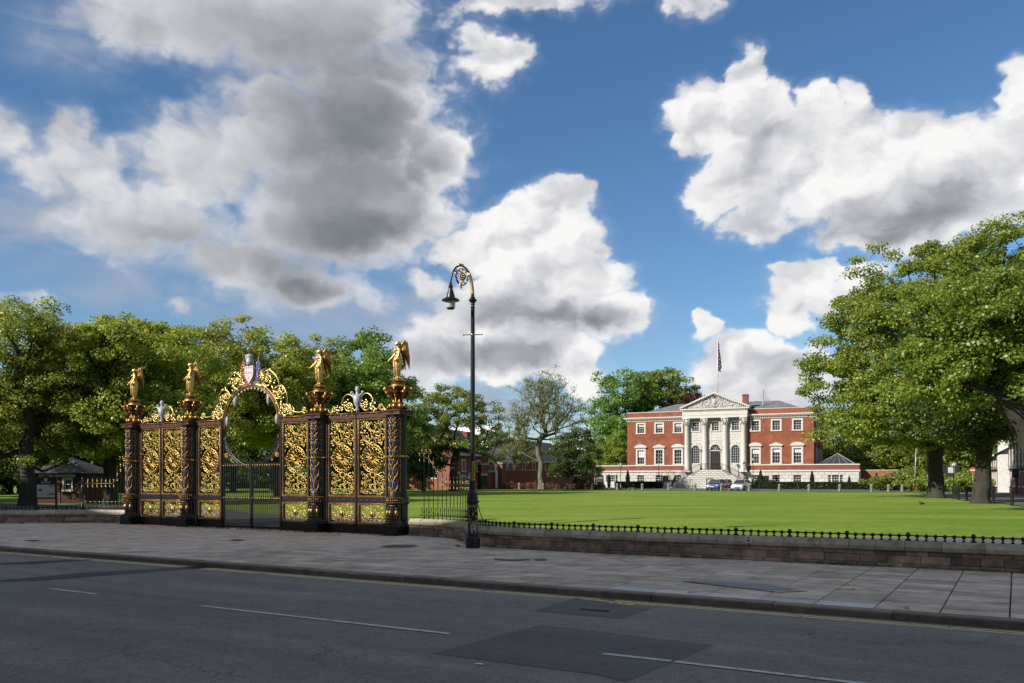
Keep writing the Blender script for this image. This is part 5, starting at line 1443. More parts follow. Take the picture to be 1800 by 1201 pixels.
for cx in (PC-4.40, PC-1.58, PC+1.58, PC+4.40):
    c = link('column', colm, hall, (cx, -.72, 0)); link('capital', capm, c)
m = MB(); e0, e1 = PC-5.0, PC+5.0
m.box(e0, e1, -1.2, .0, 11.77, 12.2); m.box(e0-.03, e1+.03, -1.24, 0, 12.2, 12.8); m.box(e0-.3, e1+.3, -1.5, 0, 13.05, 13.25)
k = int((e1-e0)/.28)
for i in range(k): x = e0 + .05 + i*.28; m.box(x, x+.16, -1.36, -1.0, 12.85, 13.045)
m.box(e0-.05, e1+.05, -1.28, 0, 12.8, 12.85); m.build('entablature', M['white'], hall)
AP = 15.75
m = MB()
for s in (-1, 1):
    x = PC + s*5.4; 
    pl = [(x, 13.25), (x, 13.48), (PC, AP+.05), (PC, AP-.22)]; pl = pl if s < 0 else pl[::-1]
    m.prism(pl[::-1], -1.55, .1)
    for i in range(18):
        f = (i+.5)/18; xx = x + (PC-x)*f; zz = 13.2 + (AP-.27-13.25)*f; m.box(xx-.07, xx+.07, -1.38, -1.1, zz-.13, zz)
m.build('raking_cornice', M['white'], hall)
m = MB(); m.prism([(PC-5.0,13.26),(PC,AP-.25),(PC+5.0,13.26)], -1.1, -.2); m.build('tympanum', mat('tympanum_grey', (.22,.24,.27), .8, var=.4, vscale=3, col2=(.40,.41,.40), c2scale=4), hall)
m = MB(); rr = random.Random(12)
for k in range(150):
    x = rr.uniform(-4.0, 4.0); top = (1-abs(x)/5.0)*2.2 - .3
    if top < .12: continue
    z = 13.36 + rr.uniform(.05, top); m.ball((PC+x, -1.12, z), rr.uniform(.07,.19), 6, 4, (1.2,.5,1))
for s in (-1,1):
    for q in range(5): m.tube(spiral((PC+s*(.9+q*.65), 13.70 - .0*q), .05, .30-.04*q, q, 1.2, 10, -1.15, s), .05, 4)
m.ball((PC,-1.15,14.3), .45, 10, 8, (.8,.4,1.1))
m.build('tympanum_relief', M['stain'], hall, smooth='all')
m = MB(); m.ball((PC,-1.2,13.55), .17, 8, 6, (1.1,.6,1.2)); m.box(PC-.2,PC+.2,-1.25,-1.12,13.28,13.4); m.build('gilt_crest', M['gold'], hall, smooth='all')
m = MB(); m.ball((PC,-1.2,15.0), .15, 8, 6, (.9,.6,1.6)); m.ball((PC,-1.2,15.3), .09, 6, 5); m.build('dark_figure', M['iron'], hall, smooth='all')
m = MB(); m.add([(e0-.4,-1.5,13.5),(PC,-1.5,AP+.08),(e1+.4,-1.5,13.5),(e0-.4,6,13.5),(PC,6,AP+.08),(e1+.4,6,13.5)], [(0,1,4,3),(1,2,5,4)]); m.build('portico_roof', M['slate'], hall)

# stairs: landing at the door, flights down either side, front wall of blocks
stx = link('entrance_stairs', None, hall)
LZ = 3.6
m = MB(); m.box(PC-1.7, PC+1.7, -3.6, -.35, 2.0, LZ); 
m.build('landing', M['ashlar'], stx)
nst = 11
for s in (-1, 1):
    for i in range(nst):
        z1 = LZ - (i+1)*.155; x0 = 1.7 + i*.33
        m = MB(); a, b = sorted((PC + s*x0, PC + s*(x0+.34))); m.box(a, b, -3.6, -1.3, z1-.155 if i else z1-.2, z1); m.build('step', M['ashlar'], stx)
    m = MB(); a, b = sorted((PC+s*(1.7+nst*.33), PC+s*(1.7+nst*.33+1.8))); m.box(a, b, -4.6, -.35, .7, LZ-nst*.155-.155); m.build('half_landing', M['ashlar'], stx)
    for i in range(9):
        z1 = LZ - nst*.155 - .155*(i+2)
        m = MB(); y0 = -4.6 - i*.34; m.box(a, b, y0-.35, y0, .5, z1) if z1 > .72 else None
        if z1 > .72: m.build('step', M['ashlar'], stx)
# front wall (trapezoid) of ashlar blocks
m = MB(); m.prism([(PC-5.6,.6),(PC-5.35,1.95),(PC-1.7,LZ-.02),(PC+1.7,LZ-.02),(PC+5.35,1.95),(PC+5.6,.6)][::-1], -3.75, -3.6); m.build('front_wall', M['joint'], stx)
rr = random.Random(2); m = MB()
for r_ in range(10):
    z0 = .72 + r_*.29; x = -5.6 + (.35 if r_ % 2 else 0)
    while x < 5.6:
        x1 = x + .7; zt = LZ if max(abs(x), abs(x1)) < 1.7 else LZ - (max(abs(x), abs(x1))-1.7)*1.65/3.65
        if z0 + .28 <= zt + .05 and x1 <= 5.6: m.box(PC+x+.03, PC+x1-.03, -3.79, -3.752, z0+.03, z0+.26)
        x = x1
tag(m.build('ashlar_blocks', M['ashlar'], stx), kind='stuff')
def stair_rail(pts, n, name='stair_railing'):
    m = MB()
    P = [Vector(p) for p in pts]; L = [0]
    for a, b in zip(P, P[1:]): L.append(L[-1] + (b-a).length)
    def at(d):
        for i in range(len(P)-1):
            if d <= L[i+1] + 1e-6: return P[i].lerp(P[i+1], (d-L[i])/(L[i+1]-L[i]))
        return P[-1]
    for i in range(n+1):
        p = at(L[-1]*i/n); r = .035 if i % 8 == 0 else .014
        m.tube([tuple(p), (p.x, p.y, p.z+.95)], r, 4)
    m.tube([(p.x, p.y, p.z+.95) for p in P], .03, 5); m.tube([(p.x, p.y, p.z+.1) for p in P], .02, 4)
    return m.build(name, M['black'], stx)
zl = LZ - nst*.155 - .155
for s in (-1, 1):
    stair_rail([(PC+s*1.7,-3.65,LZ), (PC+s*5.35,-3.65,zl), (PC+s*5.4,-4.6,zl), (PC+s*5.2,-7.5,.75)], 46)
    stair_rail([(PC+s*7.15,-.6,zl), (PC+s*7.15,-4.6,zl), (PC+s*7.15,-7.5,.75)], 30)
    m = MB(); m.box(*sorted((PC+s*8.2, PC+s*7.3)), -1.2, -.9, .7, 2.7); m.build('railing_screen', M['black'], stx)
stair_rail([(PC-1.7,-3.65,LZ), (PC-.9,-3.65,LZ)], 8); stair_rail([(PC+.9,-3.65,LZ), (PC+1.7,-3.65,LZ)], 8); stair_rail([(PC-.9,-3.65,LZ), (PC+.9,-3.65,LZ)], 14)

# flag on the roof
fp = empty('flagpole', hs(PC, 1.5, 15.0), 0, 'tall white flagpole with a limp flag on the town hall roof', 'flagpole')
m = MB(); m.tube([(0,0,-.6),(0,0,9.3)], [.10,.055], 8); m.ball((0,0,9.38), .12, 8, 6); m.build('pole', M['whitew'], fp, smooth='all')
def flag_extra(T, b, P, c):
    t = T.new('ShaderNodeTexCoord'); x, y, z = T.sep(t.outputs['Object'])[:3]
    k = T.m('FRACT', T.m('MULTIPLY', T.m('ADD', T.m('MULTIPLY', z, 1.0), T.m('MULTIPLY', x, 3.0)), .9))
    T.put(b.inputs['Base Color'], T.ramp(k, [(0, (.02,.03,.13)), (.38, (.02,.03,.13)), (.42, (.6,.6,.6)), (.5, (.6,.6,.6)), (.54, (.40,.02,.03)), (.78, (.40,.02,.03)), (.82, (.55,.55,.55)), (.9, (.02,.03,.13))]))
fm = mat('union_flag_cloth', (.4,.03,.04), .8, extra=flag_extra)
m = MB(); vs = []
for i in range(14):
    z = 9.1 - i*.36
    for j in range(9): 
        w = .10 + .55*(i/13)**.7*(1.0 if i < 12 else .6); x = .06 + w*j/8; vs.append((x, .11*math.sin(j*1.7 + i*.3), z - .25*j/8*(1)))
m.add(vs, [(i*9+j, i*9+j+1, (i+1)*9+j+1, (i+1)*9+j) for i in range(13) for j in range(8)]); m.build('flag', fm, fp, smooth='all')

# ------------------------------------------------------------------ lamp standards, cars, bollards and small things by the hall
def lamp_std(x, y, z, h, label, group, gold=False, rot=0, globe=False):
    key = ('lamp', gold, globe)
    if key not in WC:
        d = {}
        m = MB(); m.lathe([(.16,0),(.16,.25),(.10,.32),(.09,.8),(.06,.9),(.045,1.0),(.035,2.9),(.06,2.95),(.03,3.0)], 8); d['post'] = m.mesh('post', M['black'], True)
        if globe:
            m = MB(); m.ball((0,0,3.2), .26, 12, 8); d['globe'] = m.mesh('lamp_globe', M['lampglass'], 'all')
        else:
            m = MB(); m.lathe([(.12,3.0),(.26,3.38)], 4); d['lantern'] = m.mesh('lantern', M['lampglass'])
            m = MB(); m.lathe([(.29,3.38),(.16,3.52),(.05,3.58),(.06,3.64),(.01,3.80)], 4)
            for k in range(4): a = 2*PI*(k+.5)/4; m.tube([(.12*math.cos(a),.12*math.sin(a),3.0),(.265*math.cos(a),.265*math.sin(a),3.38)], .018, 4)
            d['hood'] = m.mesh('lantern_hood', M['goldd'] if gold else M['black'])
        WC[key] = d
    r = empty('lamp_standard', (x, y, z), HROT + rot, label, 'lamp post', group); r.scale = (1, 1, h/3.8)
    for k, me in WC[key].items(): link({'post':'post','globe':'lamp_globe','lantern':'lantern','hood':'lantern_hood'}[k], me, r)
    return r
def at_px(px, Y): return bear(px, Y), Y
g = 'lamp posts round the town hall forecourt'
x, y = at_px(1091, 115); lamp_std(x, y, gz(x,y), 4.1, 'lamp post left of the portico, in front of the left wing', g)
q = hs(6.85, -6.0); lamp_std(q[0], q[1], gz(q[0],q[1])+1.7, 3.4, 'lamp post by the foot of the stairs, left of the portico', g)
x, y = at_px(1308, 113); lamp_std(x, y, gz(x,y), 4.0, 'lamp post standing in front of the silver car', g)
q = hs(PC+6.3, -4.0); lamp_std(q[0], q[1], 1.8, 4.0, 'lamp post right of the stairs behind the silver car', g)
q = hs(PC-1.55, -3.5); lamp_std(q[0], q[1], LZ, 3.3, 'dark lantern on the landing left of the town hall door', g)
q = hs(PC+1.35, -3.5); lamp_std(q[0], q[1], LZ, 3.4, 'gilt lantern on the landing right of the town hall door', g, gold=True)

bm = MB(); bm.lathe([(.19,-.1),(.185,.05),(.165,.70),(.19,.74),(.175,.82),(.11,.90),(.02,.93)], 12); BOL = bm.mesh('stone_bollard', M['bollard'], True)
for i, (px, ab) in enumerate([(891,0),(913,0),(955,0),(997,0),(1041,0),(1085,0),(1129,0),(1175.5,0),(1222,0),(1268,0),(1317,0),(1370,0),(1422,0),(1476,0),(1532,0),(1562,1),(1586,1)]):
    k = (px-900)/F; v = -24.1 if not ab else -23.2
    # intersection of the bearing with the line v = const of the hall frame
    a = (k*(HO[1] + HV.y*v) - (HO[0] + HV.x*v)) / (HU.x - k*HU.y)
    q = hs(a, v); o = link('bollard', BOL, None, (q[0], q[1], gz(q[0], q[1])), i*.7)
    nm = ['first from the left','second from the left, near the brick piers','third from the left by the flower bed','fourth from the left before the garden wall','fifth from the left by the dark round tree','just left of the wall board lamp post','in front of the left hedge','at the left end of the hedge by the steps','in front of the white steps left of the cars','in front of the blue car','just right of the silver car','before the right hedge, nearest the portico','before the right hedge, beyond the corner of the hall','before the glazed roof wing','before the end of the low wing','left of the pair by the brick wall','right of the pair by the brick wall'][i]
    tag(o, 'grey stone bollard ' + nm, 'bollard', 'stone bollards along the forecourt')
    # chains only by the steps
def chain(a0, a1):
    q0, q1 = hs(a0, -24.0), hs(a1, -24.0); z = gz(*q0[:2]) + .7
    m = MB(); m.tube([(q0[0]+(q1[0]-q0[0])*f, q0[1]+(q1[1]-q0[1])*f, z - .35*4*f*(1-f)) for f in np.linspace(0,1,11)], .03, 4)
    return m
def bol_a(px, v=-24.1):
    k = (px-900)/F; return (k*(HO[1] + HV.y*v) - (HO[0] + HV.x*v)) / (HU.x - k*HU.y)
tag(chain(bol_a(1175.5), bol_a(1222)).build('chain', M['iron']), 'iron chain hanging between two bollards before the white steps', 'chain')

def car(loc, rz, paint, label, plate=True, sc=1.0):
    r = empty('parked_car', loc, rz, label, 'car', 'cars parked at the foot of the town hall steps'); r.scale = (sc, sc, sc)
    # length along x (front at -x), width along y
    st_ = [(-2.05,.30,.50,.62),(-1.98,.22,.68,.78),(-1.55,.20,.80,.84),(-1.0,.20,.92,.87),(-.4,.20,.97,.88),(.5,.20,.98,.88),(1.3,.20,1.0,.87),(1.8,.22,1.0,.82),(1.98,.30,.92,.74)]
    m = MB(); n = 10; vs = []
    for (x, zb, zt, w) in st_:
        vs += [(x,-w*.92,zb),(x,-w,zb+.14),(x,-w*1.01,(zb+zt)/2+.04),(x,-w*.95,zt-.05),(x,-w*.80,zt),(x,w*.80,zt),(x,w*.95,zt-.05),(x,w*1.01,(zb+zt)/2+.04),(x,w,zb+.14),(x,w*.92,zb)]
    m.add(vs, [(i*n+k, i*n+(k+1) % n, (i+1)*n+(k+1) % n, (i+1)*n+k) for i in range(len(st_)-1) for k in range(n)] + [tuple(range(n)), tuple(range((len(st_)-1)*n, len(st_)*n))][0:2])
    # roof
    rf = [(-.35,1.38,.60),(.1,1.46,.64),(.7,1.46,.64),(1.25,1.40,.60)]
    vs = []
    for (x,z,w) in rf: vs += [(x,-w,z-.03),(x,-w*.8,z+.02),(x,w*.8,z+.02),(x,w,z-.03)]
    m.add(vs, [(i*4+k, i*4+k+1, (i+1)*4+k+1, (i+1)*4+k) for i in range(3) for k in range(3)])
    for s in (-1,1):
        m.tube([(-1.08,s*.76,.92),(-.35,s*.6,1.37)], .035, 4); m.tube([(.35,s*.83,.97),(.35,s*.62,1.44)], .04, 4); m.tube([(1.85,s*.72,1.0),(1.25,s*.59,1.39)], .07, 4)
    b = m.build('body', paint, r, smooth=True)
    m = MB()
    A = [(-1.08,.74,.93),(-.33,.59,1.36),(1.27,.585,1.38),(1.85,.70,1.0)]
    m.quad((-1.08,-.74,.93),(-1.08,.74,.93),(-.33,.59,1.37),(-.33,-.59,1.37)); m.quad((1.85,-.70,1.0),(1.85,.70,1.0),(1.27,.585,1.39),(1.27,-.585,1.39))
    for s in (-1,1): m.quad(*[(x, s*w, z) for x, w, z in A])
    m.build('windows', M['glass'], r)
    wh = MB(); wh.M = Matrix.Rotation(PI/2, 4, 'X'); wh.lathe([(.20,-.09),(.32,-.10),(.33,-.06),(.33,.06),(.32,.10),(.20,.09)], 16); wm = wh.mesh('tyre', M['blackm'], True)
    rm = MB(); rm.M = Matrix.Rotation(PI/2, 4, 'X'); rm.lathe([(.05,-.105),(.20,-.10),(.20,.10),(.05,.105)], 12); rmm = rm.mesh('rim', M['pole'], True)
    for x in (-1.3, 1.25):
        for s in (-1,1): w = link('wheel', wm, r, (x, s*.80, .33)); link('rim', rmm, w)
    for s in (-1,1):
        m = MB(); m.ball((-1.93, s*.58, .66), .15, 8, 5, (.7,1.1,.65)); m.build('headlight', M['whitew'], r, smooth='all')
        m = MB(); m.ball((-.75, s*.98, .98), .10, 6, 5, (.7,1,.8)); m.build('mirror', paint, r, smooth='all')
    m = MB(); m.box(-2.075,-1.99,-.40,.40,.30,.46); m.box(-2.05,-1.98,-.28,.28,.55,.64); m.build('grille', M['blackm'], r)
    m = MB(); m.box(-2.09,-2.078,-.25,.25,.44,.55); m.build('number_plate', M['whitew'], r)
    return r
M['carblue'] = mat('blue_car_paint', (.035,.07,.20), .25, coat=1)
M['carsilver'] = mat('silver_car_paint', (.50,.53,.60), .28, metal=.4, coat=1)
M['carred'] = mat('maroon_car_paint', (.10,.03,.028), .3, coat=1)
x, y = at_px(1258, 112.5); car((x, y, gz(x,y)+.03), PI/2 - .45, M['carblue'], 'dark blue hatchback parked left of the silver car, facing the lawn')
x, y = at_px(1272, 119); car((x, y, gz(x,y)+.03), PI/2 - .5, M['carred'], 'maroon car mostly hidden behind the blue hatchback')
x, y = at_px(1303, 111.5); car((x, y, gz(x,y)+.03), PI/2 - .55, M['carsilver'], 'pale silver hatchback parked behind a lamp post, facing the lawn')
# notice boards, benches
def board(px, Y, w, h, z0, label, mt=None, top=True):
    x, y = at_px(px, Y); r = empty('notice_board', (x, y, gz(x,y)), HROT, label, 'notice board')
    m = MB(); m.box(-w/2,w/2,-.05,.05,z0,z0+h); m.box(-w/2+.02,-w/2+.1,-.04,.04,0,z0); m.box(w/2-.1,w/2-.02,-.04,.04,0,z0)
    if top: m.prism([(-w/2,z0+h+.003),(0,z0+h+.35),(w/2,z0+h+.003)], -.05, .05)
    m.build('frame', M['black'], r); m = MB(); m.box(-w/2+.15,w/2-.15,-.06,-.052,z0+.15,z0+h-.15); m.build('notice', mt or M['whitew'], r)
board(1053.5, 117, 1.2, 1.0, .95, 'black framed notice board left of the white wing')
board(1247.5, 118, .9, 1.4, .2, 'black framed sign board beside the blue car', M['stain'], top=False)
def bench(px, Y, label):
    x, y = at_px(px, Y); r = empty('bench', (x, y, gz(x,y)), HROT, label, 'bench', 'low wooden benches at the lawn edge')
    m = MB(); m.box(-.40,.40,-.2,.2,.36,.42); m.build('seat', M['wood'], r)
    for s in (-1,1): m = MB(); m.box(s*.34-.05,s*.34+.05,-.18,.18,0,.36); m.build('leg', M['wood'], r)
    m = MB(); m.box(-.38,.38,-.02,.02,.10,.2); m.build('rail', M['wood'], r)
bench(1110, 108, 'small low wooden bench on the lawn edge before the left hedge'); bench(1278, 105, 'small low wooden bench on the lawn edge below the cars')

# ------------------------------------------------------------------ brick buildings left of the hall
# frontage runs in the direction of the hall depth axis; local x = along frontage (away), local y = back
FO = (-8.12, 116.0); FROT = math.atan2(HV.y, HV.x)
def fr_pt(d, off=0, z=0): return (FO[0] + HV.x*d - HU.x*off, FO[1] + HV.y*d - HU.y*off, z)
def fd(px):     # distance along the frontage for a bearing
    k = (px-900)/F; return (k*FO[1] - FO[0]) / (HV.x - k*HV.y)
def gable_house(name, d0, d1, zg, ze, zr, depth, off, wallm, roofm, wins, label, cat='building', eave=True, chim=None, extra=None):
    r = empty(name, fr_pt(d0, off, 0), FROT, label, cat); Lh = d1-d0
    m = MB(); wall_open(m, 0, Lh, zg-.5, ze, [(x-w/2, x+w/2, z, z+h) for (x, z, w, h) in wins], 0, .2)
    m.quad((0,0,zg-.5),(0,depth,zg-.5),(0,depth,ze),(0,0,ze)); m.quad((Lh,0,zg-.5),(Lh,0,ze),(Lh,depth,ze),(Lh,depth,zg-.5)); m.quad((0,depth,zg-.5),(Lh,depth,zg-.5),(Lh,depth,ze),(0,depth,ze))
    m.add([(0,0,ze),(0,depth,ze),(0,depth/2,zr)], [(0,1,2)]); m.add([(Lh,0,ze),(Lh,depth,ze),(Lh,depth/2,zr)], [(0,1,2)])
    m.build('wall', wallm, r)
    m = MB(); m.box(.3, Lh-.3, .22, depth-.2, zg, ze); m.build('dark_interior', M['dark'], r)
    m = MB(); e = .35
    m.quad((-e,-e,ze-.1),(Lh+e,-e,ze-.1),(Lh+e,depth/2,zr+.08),(-e,depth/2,zr+.08)); m.quad((-e,depth+e,ze-.1),(-e,depth/2,zr+.08),(Lh+e,depth/2,zr+.08),(Lh+e,depth+e,ze-.1))
    m.build('roof', roofm, r)
    if eave: m = MB(); m.box(-e, Lh+e, -e-.08, -e+.08, ze-.28, ze-.08); m.build('eaves_board', M['white'], r)
    for (x, z, w, h) in wins: window(r, x, z, w, h, 2, 3, .16, recess=.08)
    if chim:
        for (cx, cy, top) in chim: m = MB(); m.box(cx-.7, cx+.7, cy-.4, cy+.4, ze, top); m.box(cx-.76, cx+.76, cy-.46, cy+.46, top-.25, top-.12); m.build('chimney', wallm, r)
    return r
b1 = gable_house('brick_house', 0.2, 11.0, .7, 5.75, 9.3, 8, 0, M['brickd'], M['slated'], [(3.0,3.3,.9,1.5),(7.6,3.3,.9,1.5),(3.0,1.0,.9,1.6)], 'dark red brick house with slate roof and white eaves beyond the spreading tree', chim=[(9.8,3.0,9.2)])
# arched white door surrounds
for x in (5.2, 1.2):
    m = MB(); m.tube([(x+.7*math.cos(t), -.06, 2.4+.7*math.sin(t)) for t in np.linspace(0,PI,11)], .14, 5); m.box(x-.84,x-.56,-.12,0,.7,2.4); m.box(x+.56,x+.84,-.12,0,.7,2.4); m.build('arched_door_surround', M['white'], b1)
    m = MB(); m.box(x-.55,x+.55,-.03,.0,.7,2.9); m.build('door', M['door'], b1)
# end wing facing the lawn, orange brick
r = empty('brick_wing', fr_pt(-0.4, .0, 0), HROT + PI, 'orange brick gable wing behind the spreading tree', 'building')
m = MB(); wall_open(m, 0, 9.5, .2, 5.2, [], 0, .2); m.add([(0,0,5.2),(9.5,0,5.2),(9.5,0,7.0),(4.7,0,8.8),(0,0,5.2)], [(0,1,3)]) ; m.build('wall', M['bricko'], r)
r.rotation_euler.z = HROT; r.location = fr_pt(-.4, 9.6, 0)
m = MB(); m.box(.05,9.45,.05,7,.2,5.15); m.build('wall_body', M['bricko'], r)
m = MB(); m.box(2.3,4.2,-.08,0,4.2,4.38); m.box(5.6,7.5,-.08,0,2.2,2.38); m.build('white_band', M['white'], r)
m = MB(); m.quad((-.2,-.2,5.1),(4.75,-.2,8.9),(4.75,9,8.9),(-.2,9,5.1)); m.quad((9.7,-.2,5.1),(9.7,9,5.1),(4.75,9,8.9),(4.75,-.2,8.9)); m.build('roof', M['slated'], r)
# white pedimented building
d0 = fd(868); d1 = fd(918)
r = empty('white_pediment_building', fr_pt(d0, 1.5, 0), FROT, 'pale stone pedimented building with three lunette arches between the brick houses', 'building'); Lh = d1-d0
m = MB(); m.box(0, Lh, .0, 10, .7, 7.6); m.build('wall', M['palestone'], r)
m = MB(); m.prism([(0,7.61),(Lh/2,10.5),(Lh,7.61)], 0, 10); m.build('pediment', M['palestone'], r)
m = MB(); m.box(-.2, Lh+.2, -.25, .0, 5.35, 5.55); m.box(-.2,Lh+.2,-.3,0,7.4,7.6); m.build('string_course', M['white'], r)
for k in range(3):
    c = Lh*(k+.5)/3; m = MB(); m.prism([(c+1.3*math.cos(t), 3.5+1.3*math.sin(t)) for t in np.linspace(0,PI,12)], -.03, .0); o = m.build('lunette', M['glass'], r)
    m = MB(); m.tube([(c+1.35*math.cos(t), -.08, 3.5+1.35*math.sin(t)) for t in np.linspace(0,PI,12)], .13, 5); m.tube([(c,-.06,3.5),(c,-.06,4.8)], .07, 4); m.tube([(c,-.06,3.5),(c+.9,-.06,4.4)], .05, 4); m.tube([(c,-.06,3.5),(c-.9,-.06,4.4)], .05, 4); m.build('arch_moulding', M['stain'], o)
d0 = fd(919); d1 = fd(1012)
L4 = d1-d0
gable_house('brick_house', d0, d1, .7, 5.35, 9.0, 9, 0.8, M['brickd'], M['slated'], [(L4*.09,3.35,1.1,1.5),(L4*.26,3.35,1.1,1.5),(L4*.44,3.35,1.1,1.5),(L4*.65,3.35,1.1,1.5)], 'long low red brick house with slate roof right of the pale pediment')
# garden wall with piers
def brick_wall(px0, Y0, px1, Y1, z, label, mt, piers=(), th=.35):
    a = Vector((bear(px0, Y0), Y0)); b = Vector((bear(px1, Y1), Y1)); L = (b-a).length; an = math.atan2((b-a).y, (b-a).x)
    r = empty('garden_wall', (a.x, a.y, 0), an, label, 'wall')
    m = MB(); m.box(0, L, 0, th, .1, z); m.build('brickwork', mt, r); m = MB(); m.box(-.03, L+.03, -.06, th+.06, z+.003, z+.10); m.build('coping', M['coping'], r)
    for (f, zz) in piers:
        m = MB(); m.box(L*f-.45, L*f+.45, -.3, th+.3, .1, zz); m.build('pier', M['bricko'], r); m = MB(); m.box(L*f-.6, L*f+.6, -.45, th+.45, zz+.003, zz+.3); m.build('pier_cap', M['coping'], r)
    return r
brick_wall(884, 125.5, 1045, 141, 3.5, 'long dark red brick garden wall left of the town hall', M['brickd'], [(0.0, 4.4)])
brick_wall(846, 123, 866, 124, 3.1, 'short brick gateway wall with stone capped pier beside a red door', M['brickd'], [(.15, 4.2)])
x, y = at_px(864, 124.5); m = MB(); m.box(-.6,.6,-.06,.06,0,2.6); tag(m.build('garden_door', mat('faded_red_door', (.16,.045,.035), .6), loc=(x,y,.7), rz=HROT), 'faded red door between the brick piers', 'door')
x, y = at_px(851.5, 121); r = empty('poster_board', (x,y,gz(x,y)), HROT, 'green and white poster board on a brick pier', 'sign'); m = MB(); m.box(-.5,.5,-.05,.05,.5,2.0); m.build('board', mat('dark_green_board', (.03,.09,.06), .5), r); m = MB(); m.box(-.5,.5,-.06,.04,2.003,2.25); m.build('header', M['whitew'], r)
brick_wall(1510, 131, 1580, 127, 3.5, 'red brick wall right of the low white wing', M['bricko'])

# ------------------------------------------------------------------ buildings of the side street, far right
M['timber'] = mat('dark_timber', (.03,.025,.022), .7)
M['render'] = mat('white_render', (.55,.54,.52), .8, var=.15)
def street_house(px0, Y0, L, ze, zr, label, bays, kind):
    x0, y0 = bear(px0, Y0), Y0
    # facade faces the lawn (-u side); runs towards the camera from the far end
    an = math.atan2(-HV.y, -HV.x)
    r = empty('street_house', (x0, y0, 0), an, label, 'building', 'terrace along the side street')
    zg = .55
    ops = []
    n = bays
    for i in range(n):
        c = L*(i+.5)/n
        ops += [(c-.55, c+.55, zg+.9, zg+2.3), (c-.5, c+.5, zg+3.2, zg+4.3)]
    m = MB(); wall_open(m, 0, L, 0, ze, ops, 0, .18); m.build('wall', M['brickd'], r)
    m = MB(); m.box(.05, L-.05, .3, 7, 0, ze-.05); m.box(0.0,.04,0.01,7,0,ze); m.box(L-.04,L,.01,7,0,ze); m.build('wall_body', M['render'], r)
    for o in ops: window(r, (o[0]+o[1])/2, o[2], o[1]-o[0], o[3]-o[2], 2, 2, .12, recess=.06)
    if kind == 'timber':
        m = MB(); m.box(0, L, -.05, -.01, zg+2.75, ze-.15)
        # panel leaves the upper windows free
        m = MB()
        for a, b in zip([0] + [L*(i+.5)/n+.65 for i in range(n)], [L*(i+.5)/n-.65 for i in range(n)] + [L]): m.box(a, b, -.05, -.01, zg+2.75, ze-.1)
        m.build('render_panel', M['render'], r)
        for i in range(int(L/.7)+1):
            x = .06 + i*.7
            if any(abs(x - L*(j+.5)/n) < .68 for j in range(n)): continue
            m = MB(); m.box(x-.06, x+.06, -.09, -.052, zg+2.75, ze-.1); m.build('timber_post', M['timber'], r)
        m = MB(); m.box(0, L, -.10, -.052, zg+2.65, zg+2.8); m.box(0, L, -.10, -.052, ze-.2, ze); m.build('timber_rail', M['timber'], r)
    m = MB(); m.quad((-.3,-.4,ze-.05),(L+.3,-.4,ze-.05),(L+.3,3.5,zr),(-.3,3.5,zr)); m.quad((-.3,7.2,ze-.05),(-.3,3.5,zr),(L+.3,3.5,zr),(L+.3,7.2,ze-.05)); m.build('roof', M['slated'] if kind != 'red' else M['brickd'], r)
    m = MB(); m.box(-.3, L+.3, -.5, -.38, ze-.2, ze); m.build('gutter', M['white'], r)
    return r
street_house(1739, 106, 9.5, 5.0, 7.2, 'low brick street house with white windows behind the leaning trunk', 4, 'timber')
street_house(1774, 95, 14, 6.1, 9.0, 'red brick and white half timbered street house at the right edge', 5, 'timber')
x, y = at_px(1767, 97.5); r = empty('white_gable_tower', (x, y, 0), HROT - .2, 'tall white painted gable wall between the street houses', 'building')
m = MB(); m.box(-.75,.75,0,5,0,9.2); m.build('wall', M['render'], r); m = MB(); m.add([(-.9,-.1,9.2),(.9,-.1,9.2),(.9,5.1,9.2),(-.9,5.1,9.2),(0,-.1,10.3),(0,5.1,10.3)], [(0,1,4),(1,2,5,4),(2,3,5),(3,0,4,5)]); m.build('roof', M['slated'], r)
x, y = at_px(1786, 88); r = empty('blue_notice', (x, y, 0), HROT, 'blue notice panel on the brick front at the right edge', 'sign'); m = MB(); m.box(-.35,.35,-.05,.05,2.3,3.2); m.build('board', mat('blue_grey_board', (.05,.08,.14), .5), r); m = MB(); m.box(-.35,.35,-.05,.05,3.203,3.3); m.build('header', M['whitew'], r); m = MB(); m.box(-.04,.04,-.04,.04,.4,2.3); m.build('post', M['black'], r)

# black bollards and things under the right trees
bb = MB(); bb.lathe([(.10,-.1),(.10,.95),(.12,.98),(.12,1.05),(.05,1.1)], 10); BB = bb.mesh('street_bollard', M['blackm'], True)
for i, (px, py) in enumerate([(1779,889.5),(1746,885.5),(1699,881),(1684.5,879),(1656,872)]):
    Y = 60.0
    for _ in range(6): Y = F*(EYE - gz(bear(px, Y), Y))/(py - HORIZON)
    x = bear(px, Y); o = link('bollard', BB, None, (x, Y, gz(x, Y)))
    tag(o, 'black iron bollard ' + ['furthest right beside the side road','second from the right beside the side road','just left of the leaning trunk','between the globe lamp and the leaning trunk','right behind the upright trunk'][i], 'bollard', 'black bollards along the side road')
x, y = at_px(1676.5, 72); lamp_std(x, y, gz(x,y), 3.4, 'black lamp post with round globe between the two right trunks', 'lamp posts by the side road', globe=True)
x, y = at_px(1680, 71); r = empty('litter_bin', (x, y, gz(x,y)), HROT, 'black litter bin beside the globe lamp post', 'litter bin'); m = MB(); m.lathe([(.26,.1),(.28,.75),(.30,.78),(.30,.83)], 10); m.build('drum', M['blackm'], r, smooth=True); m = MB(); m.lathe([(.30,.98),(.24,1.06),(.05,1.1)], 10); m.box(-.28,-.24,-.03,.03,.8,1.0); m.box(.24,.28,-.03,.03,.8,1.0); m.build('lid', M['blackm'], r)
